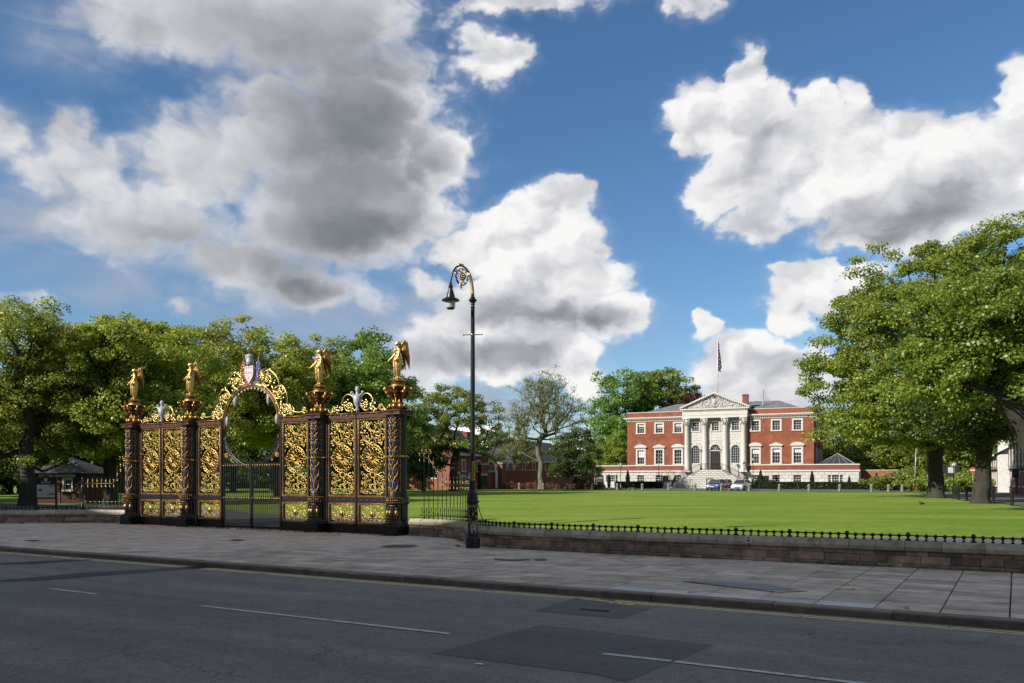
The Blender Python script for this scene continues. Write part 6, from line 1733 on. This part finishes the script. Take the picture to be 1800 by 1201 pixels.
x, y = at_px(1608, 103); r = empty('barrier', (x, y, gz(x,y)), HROT, 'orange barrier box with a tall raised grey arm', 'barrier')
m = MB(); m.cbox(-.25,.25,-.2,.2,0,1.15,.03); m.build('box', M['orange'], r); m = MB(); m.tube([(0,0,1.1),(.14,0,5.3)], [.07,.045], 6); m.build('arm', M['pole'], r, smooth='all')
x, y = at_px(1710, 98); r = empty('road_sign', (x, y, gz(x,y)), HROT, 'round red no entry sign at the end of the side road', 'sign'); m = MB(); m.M = Matrix.Rotation(PI/2,4,'X'); m.lathe([(.01,-.03),(.36,-.03),(.36,.03),(.01,.03)], 16, (0,2.6,0)); m.build('disc', mat('sign_red', (.30,.06,.03), .5), r); m = MB(); m.box(-.25,.25,-.05,-.035,2.54,2.66); m.build('bar', M['whitew'], r); m = MB(); m.box(-.03,.03,.03,.08,0,2.9); m.build('post', M['pole'], r)
x, y = at_px(1672, 104); r = empty('gate_lodge_board', (x, y, gz(x,y)), HROT, 'dark board with pale panel behind the trees', 'notice board'); m = MB(); m.box(-.9,.9,-.05,.05,.9,3.2); m.build('board', M['blackm'], r); m = MB(); m.box(-.35,.35,-.07,-.055,2.3,3.0); m.build('notice', M['stain'], r); m = MB(); m.box(-.8,-.7,-.05,.05,0,.9); m.box(.7,.8,-.05,.05,0,.9); m.build('legs', M['blackm'], r)
# pigeon on the lawn
Y = 56.0; x = bear(1620, Y)
m = MB(); m.ball((0,0,.13), .10, 8, 6, (1.7,.8,.85)); m.ball((-.17,0,.24), .045, 7, 5); m.tube([(-.10,0,.17),(-.16,0,.23)], [.05,.03], 6); m.tube([(.12,0,.13),(.30,0,.09)], [.05,.015], 6); m.tube([(-.2,0,.24),(-.24,0,.23)], [.012,.003], 4); m.tube([(0,.03,.08),(0,.03,0)], .008, 4); m.tube([(0,-.03,.08),(0,-.03,0)], .008, 4)
tag(m.build('pigeon', mat('dark_pigeon', (.03,.03,.035), .6), loc=(x,Y,gz(x,Y)), rz=.2, smooth='all'), 'dark pigeon standing on the lawn before the right hand trees', 'bird')

# ------------------------------------------------------------------ lodge and park sign on the left
LDY = 60.0; lx0 = bear(62, LDY); lx1 = bear(150, LDY)
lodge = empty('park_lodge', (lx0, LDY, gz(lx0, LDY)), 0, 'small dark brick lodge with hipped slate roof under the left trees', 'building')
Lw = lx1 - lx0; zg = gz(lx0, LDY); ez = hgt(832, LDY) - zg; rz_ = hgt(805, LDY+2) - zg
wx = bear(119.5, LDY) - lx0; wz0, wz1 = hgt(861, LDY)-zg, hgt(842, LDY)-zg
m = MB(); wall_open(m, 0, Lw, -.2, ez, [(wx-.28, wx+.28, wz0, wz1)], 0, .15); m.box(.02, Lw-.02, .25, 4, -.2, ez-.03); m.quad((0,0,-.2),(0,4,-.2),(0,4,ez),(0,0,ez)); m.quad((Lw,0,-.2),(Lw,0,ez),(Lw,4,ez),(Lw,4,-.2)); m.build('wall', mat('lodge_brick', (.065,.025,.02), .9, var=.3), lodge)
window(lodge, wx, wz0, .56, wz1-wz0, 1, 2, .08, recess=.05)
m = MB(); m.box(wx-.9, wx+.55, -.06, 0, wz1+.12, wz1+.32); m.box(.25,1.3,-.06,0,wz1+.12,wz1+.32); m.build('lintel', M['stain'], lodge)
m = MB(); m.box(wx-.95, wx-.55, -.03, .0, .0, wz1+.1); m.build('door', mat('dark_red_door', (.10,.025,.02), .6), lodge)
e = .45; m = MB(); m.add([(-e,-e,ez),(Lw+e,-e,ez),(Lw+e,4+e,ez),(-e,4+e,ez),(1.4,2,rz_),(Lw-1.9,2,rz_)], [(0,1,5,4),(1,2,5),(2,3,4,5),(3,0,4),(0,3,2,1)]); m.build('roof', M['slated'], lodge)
SY = 46.0; sx = bear(81.5, SY); zg = gz(sx, SY)
sign = empty('park_sign', (sx, SY, zg), -.1, 'black park sign with crown emblem above a pale information board', 'sign')
W2 = (bear(99.5, SY) - bear(62.5, SY))/2
m = MB(); m.box(-W2, W2, -.03, .03, hgt(877, SY)-zg, hgt(841, SY)-zg); m.prism([(-W2*.55,hgt(841,SY)-zg+.002),(0,hgt(835,SY)-zg),(W2*.55,hgt(841,SY)-zg+.002)], -.03, .03); m.build('board', M['blackm'], sign)
for s in (-1,1): m = MB(); m.box(s*W2-.04,s*W2+.04,-.05,.05,0,hgt(841,SY)-zg+.1); m.build('post', M['blackm'], sign)
m = MB(); m.box(-W2*.9, W2*.9, -.05, -.034, hgt(874.5,SY)-zg, hgt(852,SY)-zg); m.build('information_panel', M['cream'], sign)
m = MB(); zc = hgt(861.5,SY)-zg; m.box(-W2*.75,-W2*.35,-.056,-.052,zc-.06,zc+.06); m.build('panel_print', mat('panel_green', (.03,.09,.05), .6), sign)
m = MB()
for (u, z, w) in ((.60,.24,.18),(.55,.16,.1),(.55,-.26,.22),(.62,-.20,.12)): m.box(W2*u-w, W2*u+w, -.056, -.052, zc+z, zc+z+.03)
m.build('panel_lines', M['blackm'], sign)
m = MB(); zz = hgt(844.5,SY)-zg; 
m.lathe([(.06,zz-.05),(.08,zz+.05)], 8, (0,-.035,0)); 
for k in range(3): m.tube([((k-1)*.05,-.04,zz+.04),((k-1)*.08,-.04,zz+.13)], .014, 4)
m.build('crown_emblem', M['whitew'], sign)
def text(s, size, loc, parent, material, rx=PI/2, depth=.004, name='lettering'):
    c = bpy.data.curves.new(name, 'FONT'); c.body = s; c.size = size; c.align_x = 'CENTER'; c.align_y = 'CENTER'; c.extrude = depth
    c.materials.append(material); o = bpy.data.objects.new(name, c); COL.objects.link(o)
    dg = bpy.context.evaluated_depsgraph_get(); me = bpy.data.meshes.new_from_object(o.evaluated_get(dg)); bpy.data.objects.remove(o); bpy.data.curves.remove(c)
    o = bpy.data.objects.new(name, me); COL.objects.link(o); o.parent = parent; o.location = loc; o.rotation_euler = (rx, 0, 0); return o
text('Bank Park', .13, (0, -.037, hgt(848.3,SY)-zg), sign, M['whitew'])

# unseen buildings added behind the viewpoint to cast the shade of a cloud
def terrace(s0, L, HH, label):
    tr = empty('added_shade_building', st(s0, -14, 0), ROT, label, 'building')
    ops = [(x, x+1.3, z, z+2.1) for x in np.arange(1.5, L-2, 3.4) for z in np.arange(1.0, HH-3, 3.9)]
    m = MB(); m.M = Matrix.Translation((L/2,0,0)) @ Matrix.Rotation(PI,4,'Z') @ Matrix.Translation((-L/2,-10.5,0))
    wall_open(m, 0, L, 0, HH, ops, 0, .2); m.build('wall', M['render'], tr)  # pale so this unseen wall bounces light back onto the street
    m = MB(); m.box(0.1, L-.1, 0, 10.2, 0, HH-.05); m.build('wall_body', M['dark'], tr)
    m = MB(); m.box(-.3, L+.3, 10.5, 10.9, HH-.3, HH+.1); m.build('cornice', M['stain'], tr)
    m = MB(); m.quad((-.2,10.8,HH),(L+.2,10.8,HH),(L+.2,5,HH+2.5),(-.2,5,HH+2.5)); m.quad((-.2,-.3,HH),(-.2,5,HH+2.5),(L+.2,5,HH+2.5),(L+.2,-.3,HH)); m.build('roof', M['slated'], tr)
terrace(-61, 136, SHADE_H, 'long pale rendered terrace added out of view to shade the street')
terrace(-125, 63.5, 25, 'taller pale block added out of view to shade the lodge and park sign')  # extra height added to shade the lodge and park sign

# ------------------------------------------------------------------ trees
def np_mesh(name, V, Fq, material, attr=None, smooth=False):
    me = bpy.data.meshes.new(name); nv, nf = len(V), len(Fq); k = Fq.shape[1]
    me.vertices.add(nv); me.vertices.foreach_set('co', V.astype(np.float32).ravel())
    me.loops.add(nf*k); me.loops.foreach_set('vertex_index', Fq.astype(np.int32).ravel())
    me.polygons.add(nf); me.polygons.foreach_set('loop_start', np.arange(0, nf*k, k, dtype=np.int32))
    try: me.polygons.foreach_set('loop_total', np.full(nf, k, dtype=np.int32))
    except Exception: pass
    if smooth: me.polygons.foreach_set('use_smooth', np.ones(nf, dtype=bool))
    me.materials.append(material)
    if attr is not None:
        a = me.attributes.new('leafv', 'FLOAT', 'POINT'); a.data.foreach_set('value', attr.astype(np.float32))
    me.update(calc_edges=True); me.validate(); return me
def leaves(C, M_, crad, size, rng, flat=.55, bias=.25, jag=1.0, vcl=None, fill=0):
    """leaf quads scattered in clumps round the points C"""
    K = len(C); n = K*M_
    idx = np.repeat(np.arange(K), M_)
    d = rng.normal(size=(n, 3)); d /= np.linalg.norm(d, axis=1)[:, None]
    r = rng.rand(n)**.45
    cr = np.repeat(crad if np.ndim(crad) else np.full(K, crad), M_)
    off = d * (r * cr)[:, None]; off[:, 2] *= flat
    P = C[idx] + off
    nrm = rng.normal(size=(n, 3)); nrm[:, 2] = np.abs(nrm[:, 2]) + bias; nrm += d*.9; nrm /= np.linalg.norm(nrm, axis=1)[:, None]
    t = np.cross(nrm, rng.normal(size=(n, 3))); t /= np.linalg.norm(t, axis=1)[:, None]; b = np.cross(nrm, t)
    s = size * (.6 + .8*rng.rand(n))[:, None]
    V = np.stack([P - t*s*.6, P + b*s*.42 - nrm*s*.1, P + t*s*.6 - nrm*s*.12, P - b*s*.42 - nrm*s*.1], axis=1).reshape(-1, 3)
    Fq = np.arange(n*4).reshape(n, 4)
    base = (vcl if vcl is not None else rng.rand(K))[idx]
    v = np.clip(base*.55 + rng.rand(n)*.45, 0, 1)
    return V, Fq, np.repeat(v, 4)
def crown_points(ells, K, rng, shell=.6, lump=.18):
    out = []
    vol = np.array([e[3]*e[4]*e[5] for e in ells]); pr = vol**.8/ (vol**.8).sum()
    while len(out) < K:
        e = ells[rng.choice(len(ells), p=pr)]
        d = rng.normal(size=3); d /= np.linalg.norm(d)
        lm = 1 + lump*(math.sin(3.1*d[0]*2+e[0])+math.sin(4.3*d[1]+e[1]*2)+math.sin(5.7*d[2]+1.3*e[2]))/1.5
        r = (shell + (1-shell)*rng.rand()) if rng.rand() < .8 else rng.rand()**.5*shell
        p = np.array([e[0]+d[0]*e[3]*r*lm, e[1]+d[1]*e[4]*r*lm, e[2]+d[2]*e[5]*r*lm])
        # keep surface points only if not deep in another ellipsoid
        out.append(p)
    return np.array(out)
def wood_mesh(name, trunk, tr0, C, rng, mt, step=1.0, tip=.016, power=2.35, sides=5, cmax=1.0, upward=.25):
    """branches grown from the trunk line out to every clump"""
    nodes = [np.array(p, float) for p in trunk]; par = [-1] + list(range(len(trunk)-1)); 
    core = np.array(trunk[len(trunk)//2])
    order = np.argsort(np.linalg.norm(C - core, axis=1) + rng.rand(len(C))*1.0)
    arr = np.zeros((len(C)*14 + len(trunk) + 10, 3)); arr[:len(nodes)] = nodes; dist0 = np.zeros(len(arr))
    n = len(nodes); lo = max(1, int(len(trunk)*.35)); ends = []
    plen = np.zeros(len(arr))
    for ci in order:
        c = C[ci]; cand = arr[lo:n]; dv = c - cand; dd = np.linalg.norm(dv, axis=1)
        cost = dd + .28*plen[lo:n] + np.where(dv[:, 2] < -.3*dd, 1.5*dd, 0)
        j = int(np.argmin(cost)) + lo; d = dd[j-lo]
        k = max(1, int(d/step)); k = min(k, 13); p0 = arr[j].copy(); prev = j
        hz = np.array([0,0,1.0])*d*upward; wob = rng.normal(size=3)*d*.07
        for i in range(1, k+1):
            f = i/k; q = p0 + (c-p0)*f + (-hz if False else hz*-1*0) + wob*math.sin(PI*f) + np.array([0,0,1])*(-.10*d*math.sin(PI*f)*(1 if c[2] > p0[2] else -1))
            if n >= len(arr): break
            arr[n] = q; par.append(prev); plen[n] = plen[prev] + d/k; prev = n; n += 1
        ends.append(prev)
    par = np.array(par); w = np.zeros(n)
    for e in ends: w[e] += tip**power
    for i in range(n-1, 0, -1): w[par[i]] += w[i]
    w = np.maximum(w, tip**power); rad = w**(1/power)
    sc = tr0 / rad[0]
    rad = np.where(rad*sc > 0, tip + (rad - tip)*((tr0 - tip)/max(rad[0]-tip, 1e-6)), tip)
    V = []; Fq = []
    ang = np.arange(sides)*2*PI/sides
    base = 0
    tm = MB(); tm.tube([tuple(p) for p in trunk], [float(rad[i]) for i in range(len(trunk))], 12)
    V.append(np.array(tm.v)); tf = [f for f in tm.f if len(f) == 4]; base = len(tm.v); Fq.extend(tf)
    for i in range(len(trunk), n):
        a, b = arr[par[i]], arr[i]; ra, rb = rad[par[i]], rad[i]
        if i >= len(trunk): ra = min(ra, rb*1.35)
        if rb < .004: continue
        t = b-a; l = np.linalg.norm(t)
        if l < 1e-5: continue
        t /= l; u = np.cross(t, [0,0,1.0] if abs(t[2]) < .9 else [1.0,0,0]); u /= np.linalg.norm(u); v = np.cross(t, u)
        ring = np.cos(ang)[:, None]*u + np.sin(ang)[:, None]*v
        ov = t*min(rb*.5, l*.2)
        V.append(a - ov + ring*ra); V.append(b + ring*rb)
        for k in range(sides): Fq.append((base+k, base+(k+1) % sides, base+sides+(k+1) % sides, base+sides+k))
        base += 2*sides
    return np_mesh(name, np.concatenate(V), np.array(Fq), mt, smooth=True)
def flare_trunk(h, lean=(0,0), n=7, rng=None):
    return [(lean[0]*(i/n)**1.4*h + (.06*h*math.sin(i*1.3)*.3 if i else 0), lean[1]*(i/n)**1.4*h, -.2 + (h+.2)*i/n) for i in range(n+1)]
def make_tree(name, px, py_base, label, cat, seed, ells, K, M_, leafs, crad, lmat, trunk_h, tr0, lean=(0,0), Y=None, bark='bark', shell=.6, flat=.55, lump=.18, group=None, sides=5, tip=.016, roots=True, trunk_pts=None, cut=None):
    rng = np.random.RandomState(seed)
    if Y is None:
        Y = 60.0
        for _ in range(8): Y = F*(EYE - gz(bear(px, Y), Y))/(py_base - HORIZON)
    x = bear(px, Y); z = gz(x, Y)
    r = empty(name, (x, Y, z), 0, label, cat, group)
    C = crown_points(ells, K, rng, shell, lump)
    if cut: C = C[C[:, 2] > cut]
    trunk = trunk_pts or flare_trunk(trunk_h, lean, 7)
    r_clump = crad*(.7 + .6*rng.rand(len(C)))
    w = wood_mesh('trunk', trunk, tr0, C, rng, M[bark], sides=sides, tip=tip)
    link('trunk', w, r)
    if roots:
        m = MB(); t0 = trunk[0]; m.lathe([(tr0*1.6,-.25),(tr0*1.32,.08),(tr0*1.14,.4),(tr0*1.05,.9),(tr0*.92,1.5)], 14, (t0[0],t0[1],0), lobes=5, amp=.08); m.build('root_flare', M[bark], r, smooth='all')
    V, Fq, a = leaves(C, M_, r_clump, leafs, rng, flat)
    link('crown', np_mesh('crown', V, Fq, M[lmat], a), r)
    return r
def tree_copy(src, px, Y, rz, sc, label):
    x = bear(px, Y); c = copy_tree(src, (x, Y, gz(x, Y)), rz, label)
    c.scale = (sc[0], sc[0], sc[1]) if isinstance(sc, tuple) else (sc,)*3
    return c
H = lambda py, Y: hgt(py, Y) - .45      # height above the lawn of a mark py seen at depth Y
G_L = 'trees inside the park left of the lawn'
# --- right hand group
make_tree('lime_tree', 1645, 875.5, 'huge bright green tree with upright dark trunk right of the town hall', 'tree', 3,
  [(-3.2,0,14,6.6,6,6.0),(-7.2,1,10.0,4.3,4.6,4.0),(0.8,1,18.0,6.6,6,4.6),(6,-1,14,6.5,6,6.5),(-3.5,-3,7.6,6.2,4.5,3.4),(3,1,9,6,5,4),(7,-1,21.0,6,5,3.8),(0.5,1,6.2,6.5,4,2.2)], 1080, 200, .185, 1.15, 'lf_mid', 6.0, .62, group='large trees at the right of the lawn', shell=.72, flat=.5)
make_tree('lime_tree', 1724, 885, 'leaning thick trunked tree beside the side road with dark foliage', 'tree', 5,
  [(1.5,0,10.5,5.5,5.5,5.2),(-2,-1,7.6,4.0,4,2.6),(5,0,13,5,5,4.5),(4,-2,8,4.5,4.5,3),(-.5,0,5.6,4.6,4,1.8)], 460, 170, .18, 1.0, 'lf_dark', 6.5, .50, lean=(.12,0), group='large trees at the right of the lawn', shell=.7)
make_tree('lime_tree', 1838, 0, 'near tree at the right edge reaching a heavy dark limb into view', 'tree', 8,
  [(-2.5,0,8.6,4.6,4,3.6),(-5.2,1,7.4,2.8,3,2.0),(1,0,10.6,4.5,4.5,2.8),(-4.0,-1,10.4,3.0,3,2.0),(3,-1,7,4,4,3.4)], 520, 170, .14, .8, 'lf_mid', 5.0, .50, Y=43,
  group='large trees at the right of the lawn', shell=.6, trunk_pts=[(0,0,-.2),(0,0,1.0),(-.15,0,2.1),(-.5,0,3.1),(-1.1,0,4.2),(-1.75,-.1,5.2),(-2.6,-.1,5.9),(-3.8,-.2,6.4)])
# --- spreading trees and bare ash in the middle distance
make_tree('spreading_tree', 797, 864, 'spreading open tree with many branches before the brick houses', 'tree', 12,
  [(0,0,9.0,5.8,5,4.2),(-3.6,0,6.6,3.6,3.5,2.4),(4.2,0,5.8,3.4,3.5,1.9),(0,0,11,3.8,3.5,2.4),(6.5,0,7.0,2.6,2.5,1.4)], 260, 95, .18, .8, 'lf_mid', 3.2, .50, shell=.8, group=G_L)
make_tree('ash_tree', 951, 860.5, 'tall thinly leafed ash with bare twiggy crown against the sky', 'tree', 14,
  [(0.5,0,12.0,5.6,5,4.9),(-3.0,0,9.6,3.4,3,3.4),(3.8,0,10.5,3.4,3,3.6),(0.5,0,14.8,3.8,3.5,2.3)], 800, 26, .13, .75, 'lf_olive', 3.8, .42, bark='barkg', shell=.45, tip=.020, group=G_L)
make_tree('round_tree', 1011, 861, 'dense dark round headed tree before the garden wall', 'tree', 15,
  [(0,0,5.0,3.6,3.2,3.3),(0,0,3.2,3.7,3.4,1.8),(.6,0,7.2,1.9,1.8,1.5)], 170, 150, .17, .8, 'lf_dark', 2.2, .25, shell=.7)
make_tree('willow', 905, 0, 'slender olive green tree in front of the pale pediment', 'tree', 16,
  [(0,0,6.3,2.8,2.4,3.0),(1.8,0,5.6,2.6,2.4,1.8)], 90, 60, .17, .8, 'lf_olive', 3.0, .16, Y=128, shell=.5)
# --- behind the hall
make_tree('tall_tree', 1090, 0, 'tall airy green tree behind the left end of the town hall', 'tree', 18,
  [(0,0,17.5,5.2,5,4.6),(-2.8,0,13,4.2,4,4.2),(3.8,0,16.5,4.2,4,4.2),(0,0,10,6,5,5)], 250, 70, .32, 1.25, 'lf_green', 8, .45, Y=160, shell=.55, group='trees behind the town hall')
make_tree('tall_tree', 1160, 0, 'broad tree rising behind the left roof of the town hall', 'tree', 19,
  [(0,0,18.5,6.2,5,4.6),(4.0,0,16.5,4.2,4,3.8),(-3.5,0,17,4,4,4),(0,0,11,7,6,6)], 260, 110, .32, 1.25, 'lf_mid', 8, .5, Y=163, shell=.6, group='trees behind the town hall')
make_tree('copper_tree', 1217, 0, 'small dark copper leaved tree behind the portico roof', 'tree', 20, [(0,0,15.2,2.6,2.5,2.2)], 40, 80, .26, .9, 'lf_copper', 8, .3, Y=158, roots=False, group='trees behind the town hall')
make_tree('yellow_tree', 1075, 0, 'bright yellow green bushy tree at the left end of the town hall', 'tree', 21, [(0,0,5.5,4.4,3.5,3.6),(0,0,2.6,4.6,3.5,2.2)], 120, 120, .22, .9, 'lf_yel', 3, .25, Y=146, shell=.6, group='trees behind the town hall')
make_tree('green_tree', 1095, 0, 'mid green tree between the yellow bush and the hall wall', 'tree', 22, [(0,0,9,4.6,4,4.6),(-2,0,5,4,4,3)], 130, 120, .26, 1.0, 'lf_green', 4, .3, Y=151, shell=.6, group='trees behind the town hall')
# --- left group
make_tree('tall_tree', 48, 897, 'tall feathery dark tree at the left edge beside the lodge', 'tree', 25,
  [(-1.5,0,10.6,4.2,4.0,2.6),(0.5,0,11.9,3.0,3,1.6),(-3.5,0,7.5,4.2,4,3.4),(1.2,1,8.4,3.6,3.6,2.8),(-1,2,5,5,4,2.6)], 300, 150, .14, .85, 'lf_mid', 6.5, .42, Y=54, group=G_L, shell=.55, tip=.014)
t2 = make_tree('lime_tree', 195, 895, 'broad lime tree with bright dense leaves left of the gates', 'tree', 26,
  [(0,0,9.2,5.3,4.6,3.6),(-3.6,0,7.8,3.0,3.4,2.8),(2.8,0,9.4,3.9,3.8,3.4),(-1.2,-1,6.0,4.6,4.0,2.8),(2.2,0,5.8,4.4,4,2.8),(.4,0,10.7,3.9,3.6,2.0)], 680, 190, .155, .85, 'lf_lime', 5.0, .40, Y=58, group=G_L, shell=.75)
t3 = make_tree('lime_tree', 385, 0, 'rounded lime tree behind the second gate pier', 'tree', 27,
  [(0,0,11.4,4.6,4.3,4.0),(-2.2,0,8.0,4.4,4,3.6),(2.8,0,9,4.2,4,4)], 430, 160, .19, 1.0, 'lf_lime', 6.0, .36, Y=76, group=G_L, shell=.72)
tree_copy(t3, 490, 80, 2.1, (1.0,.97), 'rounded lime tree seen above the gate arch')
t5 = make_tree('green_tree', 640, 0, 'fresh green tree behind the third pier and right hand panels', 'tree', 29,
  [(0,0,11.6,4.7,4.5,4.3),(-2.6,0,9,4.2,4,4),(2.8,0,8.4,3.6,4,4),(0,0,6,5,4,3)], 420, 160, .20, 1.0, 'lf_green', 6.0, .36, Y=86, group=G_L, shell=.68)
tree_copy(t3, 565, 88, 4.0, (.95,.98), 'olive tinged lime tree between the arch and the fresh green tree')
labs = ['dark tree behind the lodge roof','dark tree behind the leftmost pier','dark tree deep behind the left panels','dark tree seen through the left side of the arch','dark tree seen through the right side of the arch','dark tree deep behind the right panels','dark tree behind the rightmost pier','dark tree behind the right railing', 'dark tree at the far left edge','tree added out of view on the left to shade the lodge','second tree added out of view on the left for its shade','dark tree between the left edge and the feathery tree']
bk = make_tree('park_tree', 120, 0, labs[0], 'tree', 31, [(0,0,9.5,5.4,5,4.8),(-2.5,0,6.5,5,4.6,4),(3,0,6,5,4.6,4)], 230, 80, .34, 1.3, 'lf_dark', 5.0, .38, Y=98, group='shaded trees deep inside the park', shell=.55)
for i, (px, Y, s) in enumerate([(215,94,.95),(300,102,1.05),(410,104,.9),(480,96,.85),(575,100,.95),(690,118,.9),(745,108,.62),(15,92,1.0),(-190,66,.95),(-420,58,1.0),(-60,78,.9)]):  # the two furthest left are added out of view to shade the lodge
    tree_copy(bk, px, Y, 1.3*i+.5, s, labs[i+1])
labs = ['dark undergrowth far beyond the gate, left of the arch','dark undergrowth far beyond the arch','dark undergrowth beyond the right panels','dark undergrowth beyond the lodge','dark undergrowth left of the lodge']
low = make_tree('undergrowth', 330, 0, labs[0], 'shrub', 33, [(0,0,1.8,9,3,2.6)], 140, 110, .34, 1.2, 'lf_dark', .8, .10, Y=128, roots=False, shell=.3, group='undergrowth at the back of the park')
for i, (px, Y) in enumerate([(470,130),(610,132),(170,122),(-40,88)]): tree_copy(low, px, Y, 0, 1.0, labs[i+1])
# --- right background
labs = ['dark tree behind the glazed wing roof','green tree behind the brick wall right of the hall','dark tree behind the barrier arm','dark tree behind the globe lamp','dark tree behind the street houses']
rb = make_tree('background_tree', 1478, 0, labs[0], 'tree', 35, [(0,0,9.5,6,5,5.4),(-2,0,5,6,5,4),(3,0,6,6,5,4)], 230, 85, .32, 1.3, 'lf_mid', 4, .4, Y=152, group='trees behind the low white wing', shell=.6)
for i, (px, Y, s) in enumerate([(1545,140,.95),(1610,136,1.0),(1690,130,1.05),(1765,128,1.0)]): tree_copy(rb, px, Y, 1.1*i+1, s, labs[i+1])
rs = make_tree('shrub', 1590, 0, 'green shrubs below the trees right of the brick wall', 'shrub', 36, [(0,0,1.2,5,2,1.8)], 90, 110, .22, .8, 'lf_mid', .6, .08, Y=112, roots=False, shell=.3, group='shrubs along the side road end')
for i, (px, Y, l) in enumerate([(1640,104,'dark shrubs behind the upright right trunk'),(1700,100,'shrubs between the two right hand trunks')]): tree_copy(rs, px, Y, .4, .9, l)
# --- distant belt behind everything: many crowns one cannot tell apart
rng = np.random.RandomState(77)
C = []
for i in range(900):
    px = rng.uniform(-700, 2500); Y = rng.uniform(205, 260); C.append((bear(px, Y), Y, 1 + rng.rand()*9 + 2*math.sin(px*.02)))
V, Fq, a = leaves(np.array(C), 60, 2.4, .8, rng, .8)
tag(link('distant_woods', np_mesh('distant_woods', V, Fq, M['lf_dark'], a)), 'far off belt of trees closing the horizon', kind='stuff')

# ------------------------------------------------------------------ hedges, clipped conifers and flower bed
def hedge(a0, a1, v, w, h, label):
    rng = np.random.RandomState(int(a0*10)+900); q = hs(a0, v); r = empty('hedge', (q[0], q[1], gz(q[0],q[1])), HROT, label, 'hedge', 'clipped hedges before the town hall')
    m = MB(); m.cbox(.05, a1-a0-.05, .05, w-.05, 0, h-.06, .05); m.build('hedge_core', M['soil'], r)
    n = int((a1-a0)*900); P = np.stack([rng.rand(n)*(a1-a0), rng.rand(n)*w, rng.rand(n)*h], 1); f = rng.randint(0, 3, n)
    P[f == 0, 1] = rng.normal(0, .03, (f == 0).sum()); P[f == 1, 2] = h + rng.normal(0, .03, (f == 1).sum()); P[f == 2, 1] = rng.normal(.02, .04, (f == 2).sum())
    V, Fq, a = leaves(P, 1, .04, .12, rng, 1); link('foliage', np_mesh('foliage', V, Fq, M['lf_conifer'], a), r)
hedge(0.0, 7.6, -6.8, 1.2, 1.0, 'clipped dark hedge left of the white steps')
hedge(20.6, 44, -6.8, 1.2, 1.0, 'long clipped dark hedge right of the portico')
def conifer():
    rng = np.random.RandomState(5); r = empty('clipped_conifer', (0,0,0), 0, 'x', 'conifer', 'slim clipped conifers before the town hall')
    n = 1500; z = rng.rand(n)*2.7; rad = .30*np.minimum(1, (2.75-z)*.8)**.8*np.minimum(1, .6+z); t = rng.rand(n)*2*PI
    P = np.stack([rad*np.cos(t), rad*np.sin(t), z+.1], 1); V, Fq, a = leaves(P, 1, .04, .12, rng, 1); link('foliage', np_mesh('foliage', V, Fq, M['lf_conifer'], a), r)
    m = MB(); m.lathe([(.06,0),(.20,.2),(.22,1.6),(.10,2.6),(.02,2.75)], 8); m.build('stem', M['soil'], r); return r
c0 = conifer()
for i, (a, l, s) in enumerate([(1.7,'slim conifer rising from the left hedge under the first window',1.0),(-1.4,'slim conifer beside the lamp post left of the hall',.8),(-4.6,'slim dark conifer at the end of the left wing',.9),(22.0,'slim conifer before the right basement, nearest the portico',1.0),(29.2,'slim conifer at the right corner of the hall',.95),(34.2,'short conifer before the low right wing',.7),(37.8,'left conifer of the pair before the brick wall',.85),(40.4,'right conifer of the pair before the brick wall',.85)]):
    q = hs(a, -5.4 if a < 36 else -7.0); o = c0 if i == 0 else copy_tree(c0); o.location = (q[0], q[1], gz(q[0],q[1])); o.scale = (s,s,s); o['label'] = l; o.rotation_euler.z = i
rng = np.random.RandomState(91); C = []
for i in range(120):
    px = rng.uniform(885, 1060); Y = rng.uniform(121.5, 125); C.append((bear(px, Y), Y, gz(bear(px,Y), Y) + rng.rand()*.9*(1.3 if rng.rand() < .2 else .8)))
C = np.array(C); V, Fq, a = leaves(C, 80, .55, .13, rng, .8)
tag(link('flower_bed', np_mesh('flower_bed', V, Fq, M['lf_flower'], a)), 'mixed green and reddish planting along the garden wall', kind='stuff')
# weeds at the foot of walls and gates, fallen leaves on the edge
rng = np.random.RandomState(17); C = []
for i in range(260):
    if rng.rand() < .75: s = rng.choice([-12.5,-10.8,-8,-4,-1,2.5,-14.5,-18]) + rng.normal(0, .8); t = wall_t(s) - .05 + rng.normal(0, .03)
    else: s = rng.uniform(-36, -20.5); t = GT - .62 + rng.normal(0, .03)
    X, Y, _ = st(s, t); C.append((X, Y, .02))
for s0, t0 in (pxst(808, 962, 0), pxst(803, 961, 0)): C.append((*st(s0, t0)[:2], .03))
V, Fq, a = leaves(np.array(C), 16, .11, .045, rng, .5, 0)
tag(link('weeds', np_mesh('weeds', V, Fq, M['lf_mid'], a)), 'small weeds growing along the foot of the wall and gates', kind='stuff')
print('TRIS', sum(len(me.polygons)*2 for me in bpy.data.meshes), 'OBJS', len(bpy.data.objects))
